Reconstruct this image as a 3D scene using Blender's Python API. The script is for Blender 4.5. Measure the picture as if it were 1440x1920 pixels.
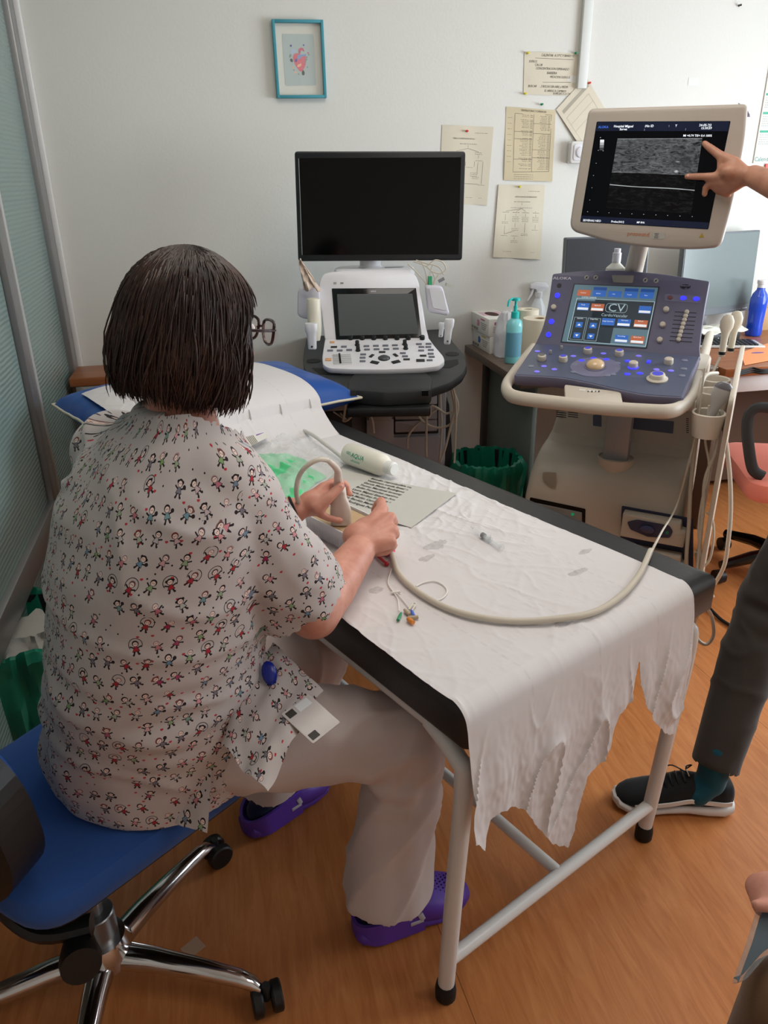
import bpy, bmesh, math, random
from mathutils import Vector, Matrix, noise
from mathutils.geometry import tessellate_polygon
R = math.radians
PI = math.pi
rnd = random.Random(7)
for o in list(bpy.data.objects): bpy.data.objects.remove(o)
SC = bpy.context.scene
COL = SC.collection

# ---------------------------------------------------------------- camera
CAMP = Vector((0, 0, 1.48)); FOC = 1420.0
_g = Vector((45, 3190, 1420)).normalized(); _up = -_g
_f = Vector((0, 0, 1)); _hd = (_f - _up * _f.dot(_up)).normalized(); _rt = _g.cross(_hd).normalized()
_y = R(12)
_Y = _hd * math.cos(_y) - _rt * math.sin(_y)
_X = _rt * math.cos(_y) + _hd * math.sin(_y)
WM = Matrix((_X, _Y, _up))            # camera (right, down, forward) -> world
cd_ = bpy.data.cameras.new('camera'); cam = bpy.data.objects.new('camera', cd_); COL.objects.link(cam)
cd_.sensor_fit = 'VERTICAL'; cd_.sensor_height = 36; cd_.sensor_width = 27; cd_.lens = FOC / 1920 * 36
cd_.clip_start = 0.05
_m = Matrix((WM @ Vector((1, 0, 0)), WM @ Vector((0, -1, 0)), WM @ Vector((0, 0, -1)))).transposed().to_4x4()
_m.translation = CAMP; cam.matrix_world = _m
SC.camera = cam

# ---------------------------------------------------------------- light
SC.view_settings.view_transform = 'Standard'; SC.view_settings.look = 'None'
SC.view_settings.gamma = 1; SC.view_settings.use_curve_mapping = False
SC.view_settings.exposure = 0.0
wd = bpy.data.worlds.new('sky'); SC.world = wd; wd.use_nodes = True
wb = wd.node_tree.nodes['Background']; wb.inputs[0].default_value = (0.80, 0.91, 1.0, 1); wb.inputs[1].default_value = 3.0
def area(name, loc, rot, sx, sy, power, col):
    l = bpy.data.lights.new(name, 'AREA'); l.shape = 'RECTANGLE'; l.size = sx; l.size_y = sy; l.energy = power; l.color = col
    o = bpy.data.objects.new(name, l); COL.objects.link(o); o.location = loc; o.rotation_euler = rot; return o
# daylight at the big window of the right-hand wall, and two added overhead fill lights out of view
area('window_daylight', (3.44, 1.62, 1.35), (0, R(90), 0), 0.95, 1.9, 76, (0.84, 0.93, 1.0))
area('overhead_fill_light', (0.55, 1.7, 2.66), (0, 0, 0), 1.2, 1.0, 12, (1.0, 0.95, 0.90))
area('rear_fill_light', (2.2, -0.2, 2.66), (0, 0, 0), 1.2, 1.0, 13, (0.93, 0.96, 1.0))

# ---------------------------------------------------------------- pixel rays onto real planes (world units, metres)
def ray(x, y): return WM @ Vector((x - 720, y - 960, FOC))
def pz(x, y, z):
    r = ray(x, y); return CAMP + r * ((z - CAMP.z) / r.z)
def py_(x, y, Y):
    r = ray(x, y); return CAMP + r * (Y / r.y)
def px_(x, y, X):
    r = ray(x, y); return CAMP + r * (X / r.x)
class Plane:                          # origin o, axis a (right), axis b (up along the plane)
    def __init__(s, o, a, b):
        s.o = Vector(o); s.a = Vector(a).normalized(); s.n = s.a.cross(Vector(b)).normalized(); s.b = s.n.cross(s.a)
        s.M = Matrix((s.a, s.b, s.n)).transposed().to_4x4(); s.M.translation = s.o
    def w(s, x, y):
        r = ray(x, y); return CAMP + r * ((s.o - CAMP).dot(s.n) / r.dot(s.n))
    def q(s, x, y):
        d = s.w(x, y) - s.o; return (d.dot(s.a), d.dot(s.b))
    def T(s, a, b, h=0, rz=0):        # frame standing on the plane at (a, b)
        return s.M @ Matrix.Translation((a, b, h)) @ Matrix.Rotation(rz, 4, 'Z')
    def Q(s, x, y, h=0, rz=0): return s.T(*s.q(x, y), h, rz)

# ---------------------------------------------------------------- mesh helper
def catmull(P, n=6, closed=False):
    P = [Vector(p) for p in P]; out = []; N = len(P)
    for i in range(N if closed else N - 1):
        if closed: p0, p1, p2, p3 = P[(i - 1) % N], P[i], P[(i + 1) % N], P[(i + 2) % N]
        else: p0, p1, p2, p3 = P[max(i - 1, 0)], P[i], P[i + 1], P[min(i + 2, N - 1)]
        for k in range(n):
            t = k / n
            out.append(0.5 * ((2 * p1) + (p2 - p0) * t + (2 * p0 - 5 * p1 + 4 * p2 - p3) * t * t + (3 * p1 - p0 - 3 * p2 + p3) * t ** 3))
    if not closed: out.append(P[-1])
    return out
def rrect(w, h, r, n=5):
    r = min(r, w / 2 - 1e-5, h / 2 - 1e-5); pts = []
    for cx, cy, a0 in ((w / 2 - r, h / 2 - r, 0), (-w / 2 + r, h / 2 - r, 90), (-w / 2 + r, -h / 2 + r, 180), (w / 2 - r, -h / 2 + r, 270)):
        for k in range(n + 1):
            a = R(a0 + 90 * k / n); pts.append((cx + r * math.cos(a), cy + r * math.sin(a)))
    return pts
def roundpoly(pts, r, n=4):
    out = []; N = len(pts)
    for i in range(N):
        p = Vector(pts[i][:2]); a = Vector(pts[i - 1][:2]) - p; b = Vector(pts[(i + 1) % N][:2]) - p
        rr = r[i] if isinstance(r, (list, tuple)) else r
        d = min(rr, a.length * 0.45, b.length * 0.45); a.normalize(); b.normalize()
        for k in range(n + 1):
            t = k / n; q = p + a * d * (1 - t) ** 2 + b * d * t ** 2; out.append((q.x, q.y))
    return out
def circ(r, n=20, ry=None, cx=0, cy=0):
    ry = r if ry is None else ry
    return [(cx + r * math.cos(2 * PI * k / n), cy + ry * math.sin(2 * PI * k / n)) for k in range(n)]
def inset(pts, d):
    N = len(pts); A = sum(pts[i][0] * pts[(i + 1) % N][1] - pts[(i + 1) % N][0] * pts[i][1] for i in range(N)); s = 1 if A > 0 else -1
    out = []
    for i in range(N):
        p = Vector(pts[i]); a = (p - Vector(pts[i - 1])); b = (Vector(pts[(i + 1) % N]) - p)
        if a.length < 1e-9: a = b
        if b.length < 1e-9: b = a
        a.normalize(); b.normalize()
        n = Vector((-a.y - b.y, a.x + b.x)) * s
        if n.length < 1e-6: out.append(pts[i]); continue
        n.normalize(); c = max(0.5, n.dot(Vector((-a.y, a.x)) * s)); q = p + n * (d / c); out.append((q.x, q.y))
    return out
I4 = Matrix.Identity(4)
class MB:
    def __init__(s): s.v = []; s.f = []; s.m = []
    def add(s, V, F, M=None, mi=0):
        b = len(s.v); M = M or I4
        s.v += [M @ Vector(p) for p in V]; s.f += [tuple(b + i for i in f) for f in F]; s.m += [mi] * len(F); return s
    def rings(s, rs, M=None, mi=0, cap=(True, True), closed=False):
        n = len(rs[0]); V = [p for r in rs for p in r]; F = []
        K = len(rs)
        for j in range(K if closed else K - 1):
            for i in range(n):
                a = j * n + i; b = j * n + (i + 1) % n; c = ((j + 1) % K) * n + (i + 1) % n; d = ((j + 1) % K) * n + i
                F.append((a, b, c, d))
        if not closed:
            if cap[0]: F.append(tuple(reversed(range(n))))
            if cap[1]: F.append(tuple((K - 1) * n + i for i in range(n)))
        return s.add(V, F, M, mi)
    def box(s, w, d, h, c=(0, 0, 0), M=None, mi=0, bev=0.0):   # centred box
        return s.prism(rrect(w, d, max(bev, 0.0004), 2 if bev else 1), c[2] - h / 2, c[2] + h / 2, (M or I4) @ Matrix.Translation((c[0], c[1], 0)), mi, bev)
    def prism(s, pts, z0, z1, M=None, mi=0, bev=0.0, bot=True):
        rs = []; 
        if bev > 0:
            i1 = inset(pts, bev); i2 = inset(pts, bev * 0.3)
            if bot: rs += [[(x, y, z0) for x, y in i1], [(x, y, z0 + bev * 0.3) for x, y in i2]]
            rs += [[(x, y, z0 + (bev if bot else 0)) for x, y in pts], [(x, y, z1 - bev) for x, y in pts], [(x, y, z1 - bev * 0.3) for x, y in i2], [(x, y, z1) for x, y in i1]]
        else: rs = [[(x, y, z0) for x, y in pts], [(x, y, z1) for x, y in pts]]
        n = len(pts); V = [p for r in rs for p in r]; F = []
        A = sum(pts[i][0] * pts[(i + 1) % n][1] - pts[(i + 1) % n][0] * pts[i][1] for i in range(n))
        for j in range(len(rs) - 1):
            for i in range(n):
                a = j * n + i; b = j * n + (i + 1) % n; F.append((a, b, b + n, a + n) if A > 0 else (a, a + n, b + n, b))
        tri = tessellate_polygon([[Vector((x, y, 0)) for x, y, _ in rs[0]]])
        top = (len(rs) - 1) * n
        for t in tri:
            a, b, c = [Vector(rs[0][i]).to_2d() for i in t]; cr = (b - a).cross(c - a)
            t = t if cr > 0 else t[::-1]
            F.append(tuple(reversed(t)))
        tri = tessellate_polygon([[Vector((x, y, 0)) for x, y, _ in rs[-1]]])
        for t in tri:
            a, b, c = [Vector(rs[-1][i]).to_2d() for i in t]; cr = (b - a).cross(c - a)
            t = t if cr > 0 else t[::-1]
            F.append(tuple(top + i for i in t))
        return s.add(V, F, M, mi)
    def lathe(s, prof, M=None, mi=0, n=24, cap=(True, True), sx=1, sy=1):
        return s.rings([[(r * sx * math.cos(2 * PI * k / n), r * sy * math.sin(2 * PI * k / n), z) for k in range(n)] for r, z in prof], M, mi, cap)
    def cyl(s, p, q, r, n=14, r2=None, mi=0): return s.tube([p, q], r, n, radii=[r, r if r2 is None else r2], mi=mi)
    def tube(s, P, r, n=8, radii=None, mi=0, closed=False, flat=None):
        P = [Vector(p) for p in P]; N = len(P); rs = []; prev = None
        for i in range(N):
            if closed: t = P[(i + 1) % N] - P[i - 1]
            else: t = P[min(i + 1, N - 1)] - P[max(i - 1, 0)]
            if t.length < 1e-9: t = Vector((0, 0, 1))
            t.normalize()
            if prev is None:
                a = Vector((0, 0, 1)) if abs(t.z) < 0.9 else Vector((1, 0, 0)); u = (a - t * a.dot(t)).normalized()
            else:
                u = prev - t * prev.dot(t)
                u = u.normalized() if u.length > 1e-6 else t.orthogonal().normalized()
            prev = u; w = t.cross(u); rr = radii[i] if radii else r
            fl = flat or 1
            rs.append([P[i] + u * (rr * fl * math.cos(2 * PI * k / n)) + w * (rr * math.sin(2 * PI * k / n)) for k in range(n)])
        return s.rings(rs, None, mi, closed=closed)
    def ell(s, c, rx, ry, rz, M=None, mi=0, n=16, m=10, z0=-90, z1=90):
        rs = []
        for j in range(m + 1):
            a = R(z0 + (z1 - z0) * j / m); k_ = max(math.cos(a), 0.002)
            rs.append([(c[0] + rx * k_ * math.cos(2 * PI * k / n), c[1] + ry * k_ * math.sin(2 * PI * k / n), c[2] + rz * math.sin(a)) for k in range(n)])
        return s.rings(rs, M, mi)
    def cone(s, a, b, ra, rb, n=14, mi=0):     # capsule with tapered radius and round ends
        a = Vector(a); b = Vector(b); t = (b - a).normalized(); P = []; rr = []
        for k in range(5): th = PI / 2 * k / 5; P.append(a - t * ra * math.cos(th)); rr.append(max(ra * math.sin(th), 1e-4))
        P += [a, b]; rr += [ra, rb]
        for k in range(4, -1, -1): th = PI / 2 * k / 5; P.append(b + t * rb * math.cos(th)); rr.append(max(rb * math.sin(th), 1e-4))
        return s.tube(P, 0, n, radii=rr, mi=mi)
    def grid(s, fn, nu, nv, mi=0, M=None, keep=None):
        V = [fn(i / nu, j / nv) for j in range(nv + 1) for i in range(nu + 1)]; F = []
        for j in range(nv):
            for i in range(nu):
                if keep and not keep((i + .5) / nu, (j + .5) / nv): continue
                a = j * (nu + 1) + i; F.append((a, a + 1, a + nu + 2, a + nu + 1))
        return s.add(V, F, M, mi)
    def text(s, txt, size, M, mi=0, align='CENTER', ext=0.0002, space=1.0, sx=1.0, bold=0.0, shear=0.0):
        c = bpy.data.curves.new('lettering', 'FONT'); c.body = txt; c.size = size; c.align_x = align; c.align_y = 'CENTER'; c.extrude = ext
        c.resolution_u = 2; c.space_character = space; c.offset = bold; c.shear = shear
        o = bpy.data.objects.new('lettering', c); COL.objects.link(o)
        dg = bpy.context.evaluated_depsgraph_get(); dg.update(); me = bpy.data.meshes.new_from_object(o.evaluated_get(dg))
        s.add([(v.co.x * sx, v.co.y, v.co.z) for v in me.vertices], [tuple(p.vertices) for p in me.polygons], M, mi)
        bpy.data.objects.remove(o); bpy.data.curves.remove(c); bpy.data.meshes.remove(me); return s
    def build(s, name, mats, parent=None, sharp=35, smooth=True, local=True):
        me = bpy.data.meshes.new(name); V = s.v
        if parent is not None and local:
            inv = wmat(parent).inverted(); V = [inv @ p for p in V]
        me.from_pydata([tuple(p) for p in V], [], s.f)
        if not isinstance(mats, (list, tuple)): mats = [mats]
        for m in mats: me.materials.append(m)
        me.polygons.foreach_set('material_index', s.m)
        me.update(); 
        if smooth:
            me.polygons.foreach_set('use_smooth', [True] * len(me.polygons)); me.set_sharp_from_angle(angle=R(sharp))
        o = bpy.data.objects.new(name, me); COL.objects.link(o)
        if parent is not None: o.parent = parent
        return o
def wmat(o):
    m = o.matrix_basis.copy()
    return wmat(o.parent) @ m if o.parent else m
def tag(o, label=None, cat=None, group=None, kind=None):
    if label: o['label'] = label
    if cat: o['category'] = cat
    if group: o['group'] = group
    if kind: o['kind'] = kind
    return o
def thing(name, label, cat, loc=(0, 0, 0), rz=0, group=None, M=None):
    o = bpy.data.objects.new(name, None); COL.objects.link(o); o.empty_display_size = 0.05
    if M is not None: o.matrix_basis = M
    else: o.matrix_basis = Matrix.Translation(loc) @ Matrix.Rotation(rz, 4, 'Z')
    return tag(o, label, cat, group)
def solo(name, mb, mats, label, cat, group=None, kind=None, **k): return tag(mb.build(name, mats, **k), label, cat, group, kind)
def inst(src, name, M, parent):           # a copy sharing mesh data, M = world matrix
    o = src.copy(); o.name = name; COL.objects.link(o); o.parent = parent
    o.matrix_basis = (wmat(parent).inverted() @ M) if parent else M
    return o
def protobuild(mb, mats, sharp=35):        # mesh kept for instancing
    o = mb.build('proto', mats, sharp=sharp); me = o.data; bpy.data.objects.remove(o); return me
def put(me, name, M, parent, mat=None):
    o = bpy.data.objects.new(name, me); COL.objects.link(o); o.parent = parent
    o.matrix_basis = (wmat(parent).inverted() @ M) if parent else M
    return o
def remesh(mb, name, mats, voxel, smooth=4, parent=None, disp=None):
    t = mb.build('tmp', [], smooth=False); md = t.modifiers.new('r', 'REMESH'); md.mode = 'VOXEL'; md.voxel_size = voxel; md.use_smooth_shade = True
    if smooth: sm = t.modifiers.new('s', 'SMOOTH'); sm.iterations = smooth; sm.factor = 0.5
    dg = bpy.context.evaluated_depsgraph_get(); dg.update(); me = bpy.data.meshes.new_from_object(t.evaluated_get(dg))
    old = t.data; bpy.data.objects.remove(t); bpy.data.meshes.remove(old)
    me.name = name; me.materials.clear()
    for m in mats: me.materials.append(m)
    if disp:
        ns = [v.normal.copy() for v in me.vertices]
        for v, n in zip(me.vertices, ns): v.co += disp(v.co, n)
    if parent is not None: me.transform(wmat(parent).inverted())
    o = bpy.data.objects.new(name, me); COL.objects.link(o)
    if parent is not None: o.parent = parent
    me.polygons.foreach_set('use_smooth', [True] * len(me.polygons))
    return o
def cutfaces(o, test):                     # delete faces whose world centre passes the test
    bm = bmesh.new(); bm.from_mesh(o.data); M = wmat(o)
    kill = [f for f in bm.faces if test(M @ f.calc_center_median(), f.normal)]
    bmesh.ops.delete(bm, geom=kill, context='FACES'); bm.to_mesh(o.data); bm.free()
def solidify(o, t, off=-1):
    bm = bmesh.new(); bm.from_mesh(o.data)
    for e in bm.edges:
        if len(e.link_faces) == 1: e.smooth = False
    bm.to_mesh(o.data); bm.free(); m = o.modifiers.new('thickness', 'SOLIDIFY'); m.thickness = t; m.offset = off; return o

# ---------------------------------------------------------------- materials
def lin(c):
    if isinstance(c, str): c = tuple(int(c[i:i + 2], 16) / 255 for i in (0, 2, 4))
    return tuple(((x + 0.055) / 1.055) ** 2.4 if x > 0.04045 else x / 12.92 for x in c) + (1,)
_mats = {}
def mat(name, col, rough=0.5, metal=0, spec=0.5, noise_=0.0, nscale=40, bump=0, bscale=200, emit=None, estr=1, alpha=1, trans=0, coat=0, sheen=0, sss=0, ior=1.45):
    m = bpy.data.materials.new(name); m.use_nodes = True; nt = m.node_tree; b = nt.nodes['Principled BSDF']
    c = lin(col); b.inputs['Base Color'].default_value = c; b.inputs['Roughness'].default_value = rough; b.inputs['Metallic'].default_value = metal
    b.inputs['Specular IOR Level'].default_value = spec; b.inputs['Alpha'].default_value = alpha; b.inputs['Transmission Weight'].default_value = trans
    b.inputs['IOR'].default_value = ior
    b.inputs['Coat Weight'].default_value = coat; b.inputs['Sheen Weight'].default_value = sheen
    if sss: b.inputs['Subsurface Weight'].default_value = sss; b.inputs['Subsurface Radius'].default_value = (0.02, 0.008, 0.005)
    if emit: b.inputs['Emission Color'].default_value = lin(emit); b.inputs['Emission Strength'].default_value = estr
    tc = nt.nodes.new('ShaderNodeTexCoord')
    nz = nt.nodes.new('ShaderNodeTexNoise'); nz.inputs['Scale'].default_value = nscale; nz.inputs['Detail'].default_value = 5
    nt.links.new(tc.outputs['Object'], nz.inputs['Vector'])
    k = noise_ if noise_ else 0.03
    mx = nt.nodes.new('ShaderNodeMix'); mx.data_type = 'RGBA'; nt.links.new(nz.outputs[0], mx.inputs[0])
    mx.inputs[6].default_value = tuple(x * (1 - k) for x in c[:3]) + (1,); mx.inputs[7].default_value = tuple(min(1, x * (1 + k)) for x in c[:3]) + (1,)
    nt.links.new(mx.outputs[2], b.inputs['Base Color'])
    if bump:
        n2 = nt.nodes.new('ShaderNodeTexNoise'); n2.inputs['Scale'].default_value = bscale; n2.inputs['Detail'].default_value = 4; nt.links.new(tc.outputs['Object'], n2.inputs['Vector'])
        bp = nt.nodes.new('ShaderNodeBump'); bp.inputs['Strength'].default_value = bump; bp.inputs['Distance'].default_value = 0.002
        nt.links.new(n2.outputs[0], bp.inputs['Height']); nt.links.new(bp.outputs[0], b.inputs['Normal'])
    return m
class E:                                  # tiny expression builder over math nodes
    nt = None
    def __init__(s, v): s.s = v
    @staticmethod
    def op(o, *a):
        n = E.nt.nodes.new('ShaderNodeMath'); n.operation = o
        for i, x in enumerate(a):
            if isinstance(x, E): E.nt.links.new(x.s, n.inputs[i])
            else: n.inputs[i].default_value = x
        return E(n.outputs[0])
    def __add__(s, o): return E.op('ADD', s, o)
    __radd__ = __add__
    def __sub__(s, o): return E.op('SUBTRACT', s, o)
    def __rsub__(s, o): return E.op('SUBTRACT', o, s)
    def __mul__(s, o): return E.op('MULTIPLY', s, o)
    __rmul__ = __mul__
    def __truediv__(s, o): return E.op('DIVIDE', s, o)
    def lt(s, o): return E.op('LESS_THAN', s, o)
    def gt(s, o): return E.op('GREATER_THAN', s, o)
    def abs(s): return E.op('ABSOLUTE', s)
    def floor(s): return E.op('FLOOR', s)
    def fract(s): return E.op('FRACT', s)
    def min(s, o): return E.op('MINIMUM', s, o)
    def max(s, o): return E.op('MAXIMUM', s, o)
    def sqrt(s): return E.op('SQRT', s)
    def sin(s): return E.op('SINE', s)
    def cos(s): return E.op('COSINE', s)
    def clamp(s):
        return s.max(0.0).min(1.0)
def mixc(fac, a, b):
    n = E.nt.nodes.new('ShaderNodeMix'); n.data_type = 'RGBA'
    for i, x in ((0, fac), (6, a), (7, b)):
        x = x.s if isinstance(x, E) else x
        if isinstance(x, bpy.types.NodeSocket): E.nt.links.new(x, n.inputs[i])
        else: n.inputs[i].default_value = x
    return n.outputs[2]
def base(name):
    m = bpy.data.materials.new(name); m.use_nodes = True; E.nt = m.node_tree; return m, m.node_tree, m.node_tree.nodes['Principled BSDF']
def coords(nt, kind='Object', scale=(1, 1, 1), rot=(0, 0, 0)):
    tc = nt.nodes.new('ShaderNodeTexCoord'); mp = nt.nodes.new('ShaderNodeMapping'); mp.inputs['Scale'].default_value = scale; mp.inputs['Rotation'].default_value = rot
    nt.links.new(tc.outputs[kind], mp.inputs['Vector']); return mp.outputs[0]
def nznode(nt, vec, scale, detail=4, rough=0.5, dist=0):
    n = nt.nodes.new('ShaderNodeTexNoise'); n.inputs['Scale'].default_value = scale; n.inputs['Detail'].default_value = detail; n.inputs['Roughness'].default_value = rough
    n.inputs['Distortion'].default_value = dist
    nt.links.new(vec, n.inputs['Vector']); return n.outputs[0]
def ramp(nt, fac, stops):
    n = nt.nodes.new('ShaderNodeValToRGB'); e = n.color_ramp.elements
    while len(e) < len(stops): e.new(0.5)
    for i, (p, c) in enumerate(stops): e[i].position = p; e[i].color = lin(c) if not (isinstance(c, tuple) and len(c) == 4) else c
    nt.links.new(fac, n.inputs[0]); return n.outputs[0]
def bumpn(nt, h, strength, dist, b):
    n = nt.nodes.new('ShaderNodeBump'); n.inputs['Strength'].default_value = strength; n.inputs['Distance'].default_value = dist
    nt.links.new(h, n.inputs['Height']); nt.links.new(n.outputs[0], b.inputs['Normal']); return n
def m_floor():
    m, nt, b = base('orange_wood_floor')
    v = coords(nt, 'Object', (9, 1.1, 1), (0, 0, R(3)))
    n1 = nznode(nt, v, 5, 8, 0.62, 1.2)
    v2 = coords(nt, 'Object', (60, 5, 1), (0, 0, R(3))); n2 = nznode(nt, v2, 4, 4, 0.6)
    c = ramp(nt, n1, [(0.25, 'a86434'), (0.5, 'be7843'), (0.72, 'cb8850')])
    c2 = mixc((E(n2).gt(0.66)) * 0.3, c, lin('9c5a2e'))
    p = nt.nodes.new('ShaderNodeSeparateXYZ'); nt.links.new(coords(nt), p.inputs[0]); X, Y = E(p.outputs[0]), E(p.outputs[1])
    xr = (X + Y * 0.064 + 0.16)
    line = ((xr / 1.13).fract() - 0.5).abs().lt(0.0008) 
    c3 = mixc(line * 0.8, c2, lin('4a2a18'))
    big = nznode(nt, coords(nt), 1.3, 3)
    c4 = mixc(E(big) * 0.22, c3, lin('9a5c34'))
    nt.links.new(c4, b.inputs['Base Color']); b.inputs['Roughness'].default_value = 0.36; b.inputs['Specular IOR Level'].default_value = 0.45
    bumpn(nt, n2, 0.12, 0.001, b); return m
def m_wall():
    m, nt, b = base('painted_plaster')
    v = coords(nt); n1 = nznode(nt, v, 90, 6, 0.6); n2 = nznode(nt, v, 1.2, 3)
    c = mixc(E(n2) * 0.5, lin('dad8d1'), lin('d1cfc8')); nt.links.new(c, b.inputs['Base Color'])
    vo = nt.nodes.new('ShaderNodeTexVoronoi'); vo.inputs['Scale'].default_value = 14; nt.links.new(v, vo.inputs['Vector'])
    bb = E(n1) * 0.6 + (E(vo.outputs[0]).lt(0.06)) * 0.15
    b.inputs['Roughness'].default_value = 0.62; bumpn(nt, bb.s, 0.35, 0.002, b); return m
def m_fluted():
    m, nt, b = base('fluted_glass')
    v = coords(nt, 'Object', (1, 0.12, 1), (R(0), 0, 0)); n1 = nznode(nt, v, 70, 3, 0.6, 0.4)
    w = nt.nodes.new('ShaderNodeTexWave'); w.wave_type = 'BANDS'; w.bands_direction = 'Z'; w.inputs['Scale'].default_value = 22; w.inputs['Distortion'].default_value = 1.5
    nt.links.new(coords(nt), w.inputs['Vector'])
    b.inputs['Base Color'].default_value = lin('7b8f8b'); b.inputs['Roughness'].default_value = 0.22; b.inputs['Alpha'].default_value = 0.92
    bumpn(nt, w.outputs[1], 0.35, 0.003, b); return m
def m_laminate(name, a, b_, rough=0.35, s=(1, 18, 18)):
    m, nt, b = base(name); n = nznode(nt, coords(nt, 'Object', s), 3, 6, 0.6, 0.8)
    nt.links.new(ramp(nt, n, [(0.3, a), (0.7, b_)]), b.inputs['Base Color']); b.inputs['Roughness'].default_value = rough; return m
def m_leather():
    m, nt, b = base('black_leatherette')
    v = coords(nt); vo = nt.nodes.new('ShaderNodeTexVoronoi'); vo.inputs['Scale'].default_value = 420; nt.links.new(v, vo.inputs['Vector'])
    b.inputs['Base Color'].default_value = lin('202020'); b.inputs['Roughness'].default_value = 0.38; b.inputs['Specular IOR Level'].default_value = 0.55
    bumpn(nt, vo.outputs[0], 0.25, 0.001, b); return m
STAINS = [(.325, .470, .030, .016), (.272, .438, .022, .010), (.21, .485, .016, .012), (.30, .09, .018, .010), (.47, .20, .024, .008), (.55, .25, .020, .007), (.11, .395, .016, .012)]
def m_paper_sheet():
    m, nt, b = base('couch_roll_paper')
    uv = nt.nodes.new('ShaderNodeTexCoord').outputs['UV']; sp = nt.nodes.new('ShaderNodeSeparateXYZ'); nt.links.new(uv, sp.inputs[0]); U, V = E(sp.outputs[0]), E(sp.outputs[1])
    emb = ((U * 2200.0).sin() * (V * 2200.0).sin())
    dash = (((U - 0.06) * 5.9).fract() - 0.5).abs().lt(0.012) * ((V * 40).fract()).lt(0.62)
    n = nznode(nt, coords(nt), 55, 6, 0.65)
    h = emb * 0.03 + dash * 0.15 + E(n) * 0.3
    wob = (E(nznode(nt, uv, 28, 5, 0.7)) - 0.5) * 0.10; st = None
    for cx_, cy_, rx_, ry_ in STAINS:
        ex = (U - cx_) / rx_; ey = (V - cy_) / ry_; t_ = ((ex * ex + ey * ey).sqrt() + wob * 24.0).lt(1.0); st = t_ if st is None else st.max(t_)
    col = mixc(dash * 0.3, lin('d9d5d5'), lin('bfbcbc')); col = mixc(st * (E(nznode(nt, uv, 90, 4, 0.6)) * 0.9), col, lin('9b9698')); nt.links.new(col, b.inputs['Base Color'])
    b.inputs['Roughness'].default_value = 0.7; b.inputs['Specular IOR Level'].default_value = 0.25
    bumpn(nt, h.s, 0.35, 0.0012, b); return m
def m_shirt():
    m, nt, b = base('children_print_cotton'); 
    uv = nt.nodes.new('ShaderNodeTexCoord').outputs['UV']; sp = nt.nodes.new('ShaderNodeSeparateXYZ'); nt.links.new(uv, sp.inputs[0])
    U, V = E(sp.outputs[0]), E(sp.outputs[1])
    def cellrand(cx, cy, seed):
        cb = nt.nodes.new('ShaderNodeCombineXYZ'); nt.links.new(cx.s, cb.inputs[0]); nt.links.new(cy.s, cb.inputs[1]); cb.inputs[2].default_value = seed
        wn = nt.nodes.new('ShaderNodeTexWhiteNoise'); nt.links.new(cb.outputs[0], wn.inputs['Vector'])
        q = nt.nodes.new('ShaderNodeSeparateXYZ'); nt.links.new(wn.outputs['Color'], q.inputs[0]); return E(q.outputs[0]), E(q.outputs[1]), E(q.outputs[2]), E(wn.outputs['Value'])
    def lay(cw, ch, seed, jit):
        y = V / ch; cy = y.floor(); off = (cy * 0.5).fract()
        x = U / cw + off; cx = x.floor(); r = cellrand(cx, cy, seed)
        lx = (x.fract() - 0.5 + (r[0] - 0.5) * jit) * cw; ly = (y.fract() - 0.5 + (r[1] - 0.5) * jit) * ch
        return lx, ly, r, cx, cy
    col = lin('c2bab8')
    lx, ly, r, cx, cy = lay(0.0285, 0.0300, 1.3, 0.20)
    a = (r[2] - 0.5) * 1.5; ca, sa = a.cos(), a.sin(); s = 84.0
    X = (lx * ca - ly * sa) * s; Y = (lx * sa + ly * ca) * s       # figure about 2 units tall
    def seg(x0, y0, x1, y1, w):
        dx, dy = x1 - x0, y1 - y0; L = dx * dx + dy * dy
        t = (((X - x0) * dx + (Y - y0) * dy) / L).clamp(); ex = X - x0 - t * dx; ey = Y - y0 - t * dy
        return (ex * ex + ey * ey).lt(w * w)
    def disc(x0, y0, rr, sy=1.0): 
        ex = X - x0; ey = (Y - y0) * sy; return (ex * ex + ey * ey).lt(rr * rr)
    def ring(x0, y0, rr, w):
        ex = X - x0; ey = Y - y0; return ((ex * ex + ey * ey).sqrt() - rr).abs().lt(w)
    rr2 = cellrand(cx, cy, 7.7)
    ink = lin('2c2224')
    limbs = seg(-.2, -.1, -.62, .12, .085).max(seg(.2, -.1, .62, .05, .085)).max(seg(-.14, -.4, -.26, -.86, .1)).max(seg(.14, -.4, .28, -.82, .1)).max(disc(-.3, -.88, .13)).max(disc(.33, -.84, .13))
    limbs = limbs.max(disc(.68, .16, .22) * rr2[0].gt(0.62)).max(ring(0, .35, .80, .045) * rr2[0].lt(0.13) * Y.gt(-0.1))
    body = (X.abs() - (0.36 - (Y + 0.48) * 0.42)).lt(0.0) * Y.gt(-0.48) * Y.lt(0.12)
    bodyo = (X.abs() - (0.42 - (Y + 0.48) * 0.42)).lt(0.0) * Y.gt(-0.54) * Y.lt(0.16)
    hair = disc(0, .46, .40).max(disc(-.36, .56, .17) * rr2[1].gt(0.6)).max(disc(.36, .56, .17) * rr2[1].gt(0.6))
    face = disc(0, .38, .28)
    fig = limbs.max(bodyo).max(hair)
    dress = ramp(nt, rr2[3].s, [(0.0, 'a8303a'), (0.17, 'a8303a'), (0.19, '98285c'), (0.30, 'd8969a'), (0.42, 'bdb6ba'), (0.66, '7aa060'), (0.74, '6f93ae'), (0.82, '77727c')])
    hairc = ramp(nt, rr2[2].s, [(0.0, '241c1e'), (0.5, '241c1e'), (0.55, '6b6065'), (0.75, '8d3a2c'), (0.9, 'c9bfc0')])
    present = r[3].gt(0.1)
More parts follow.
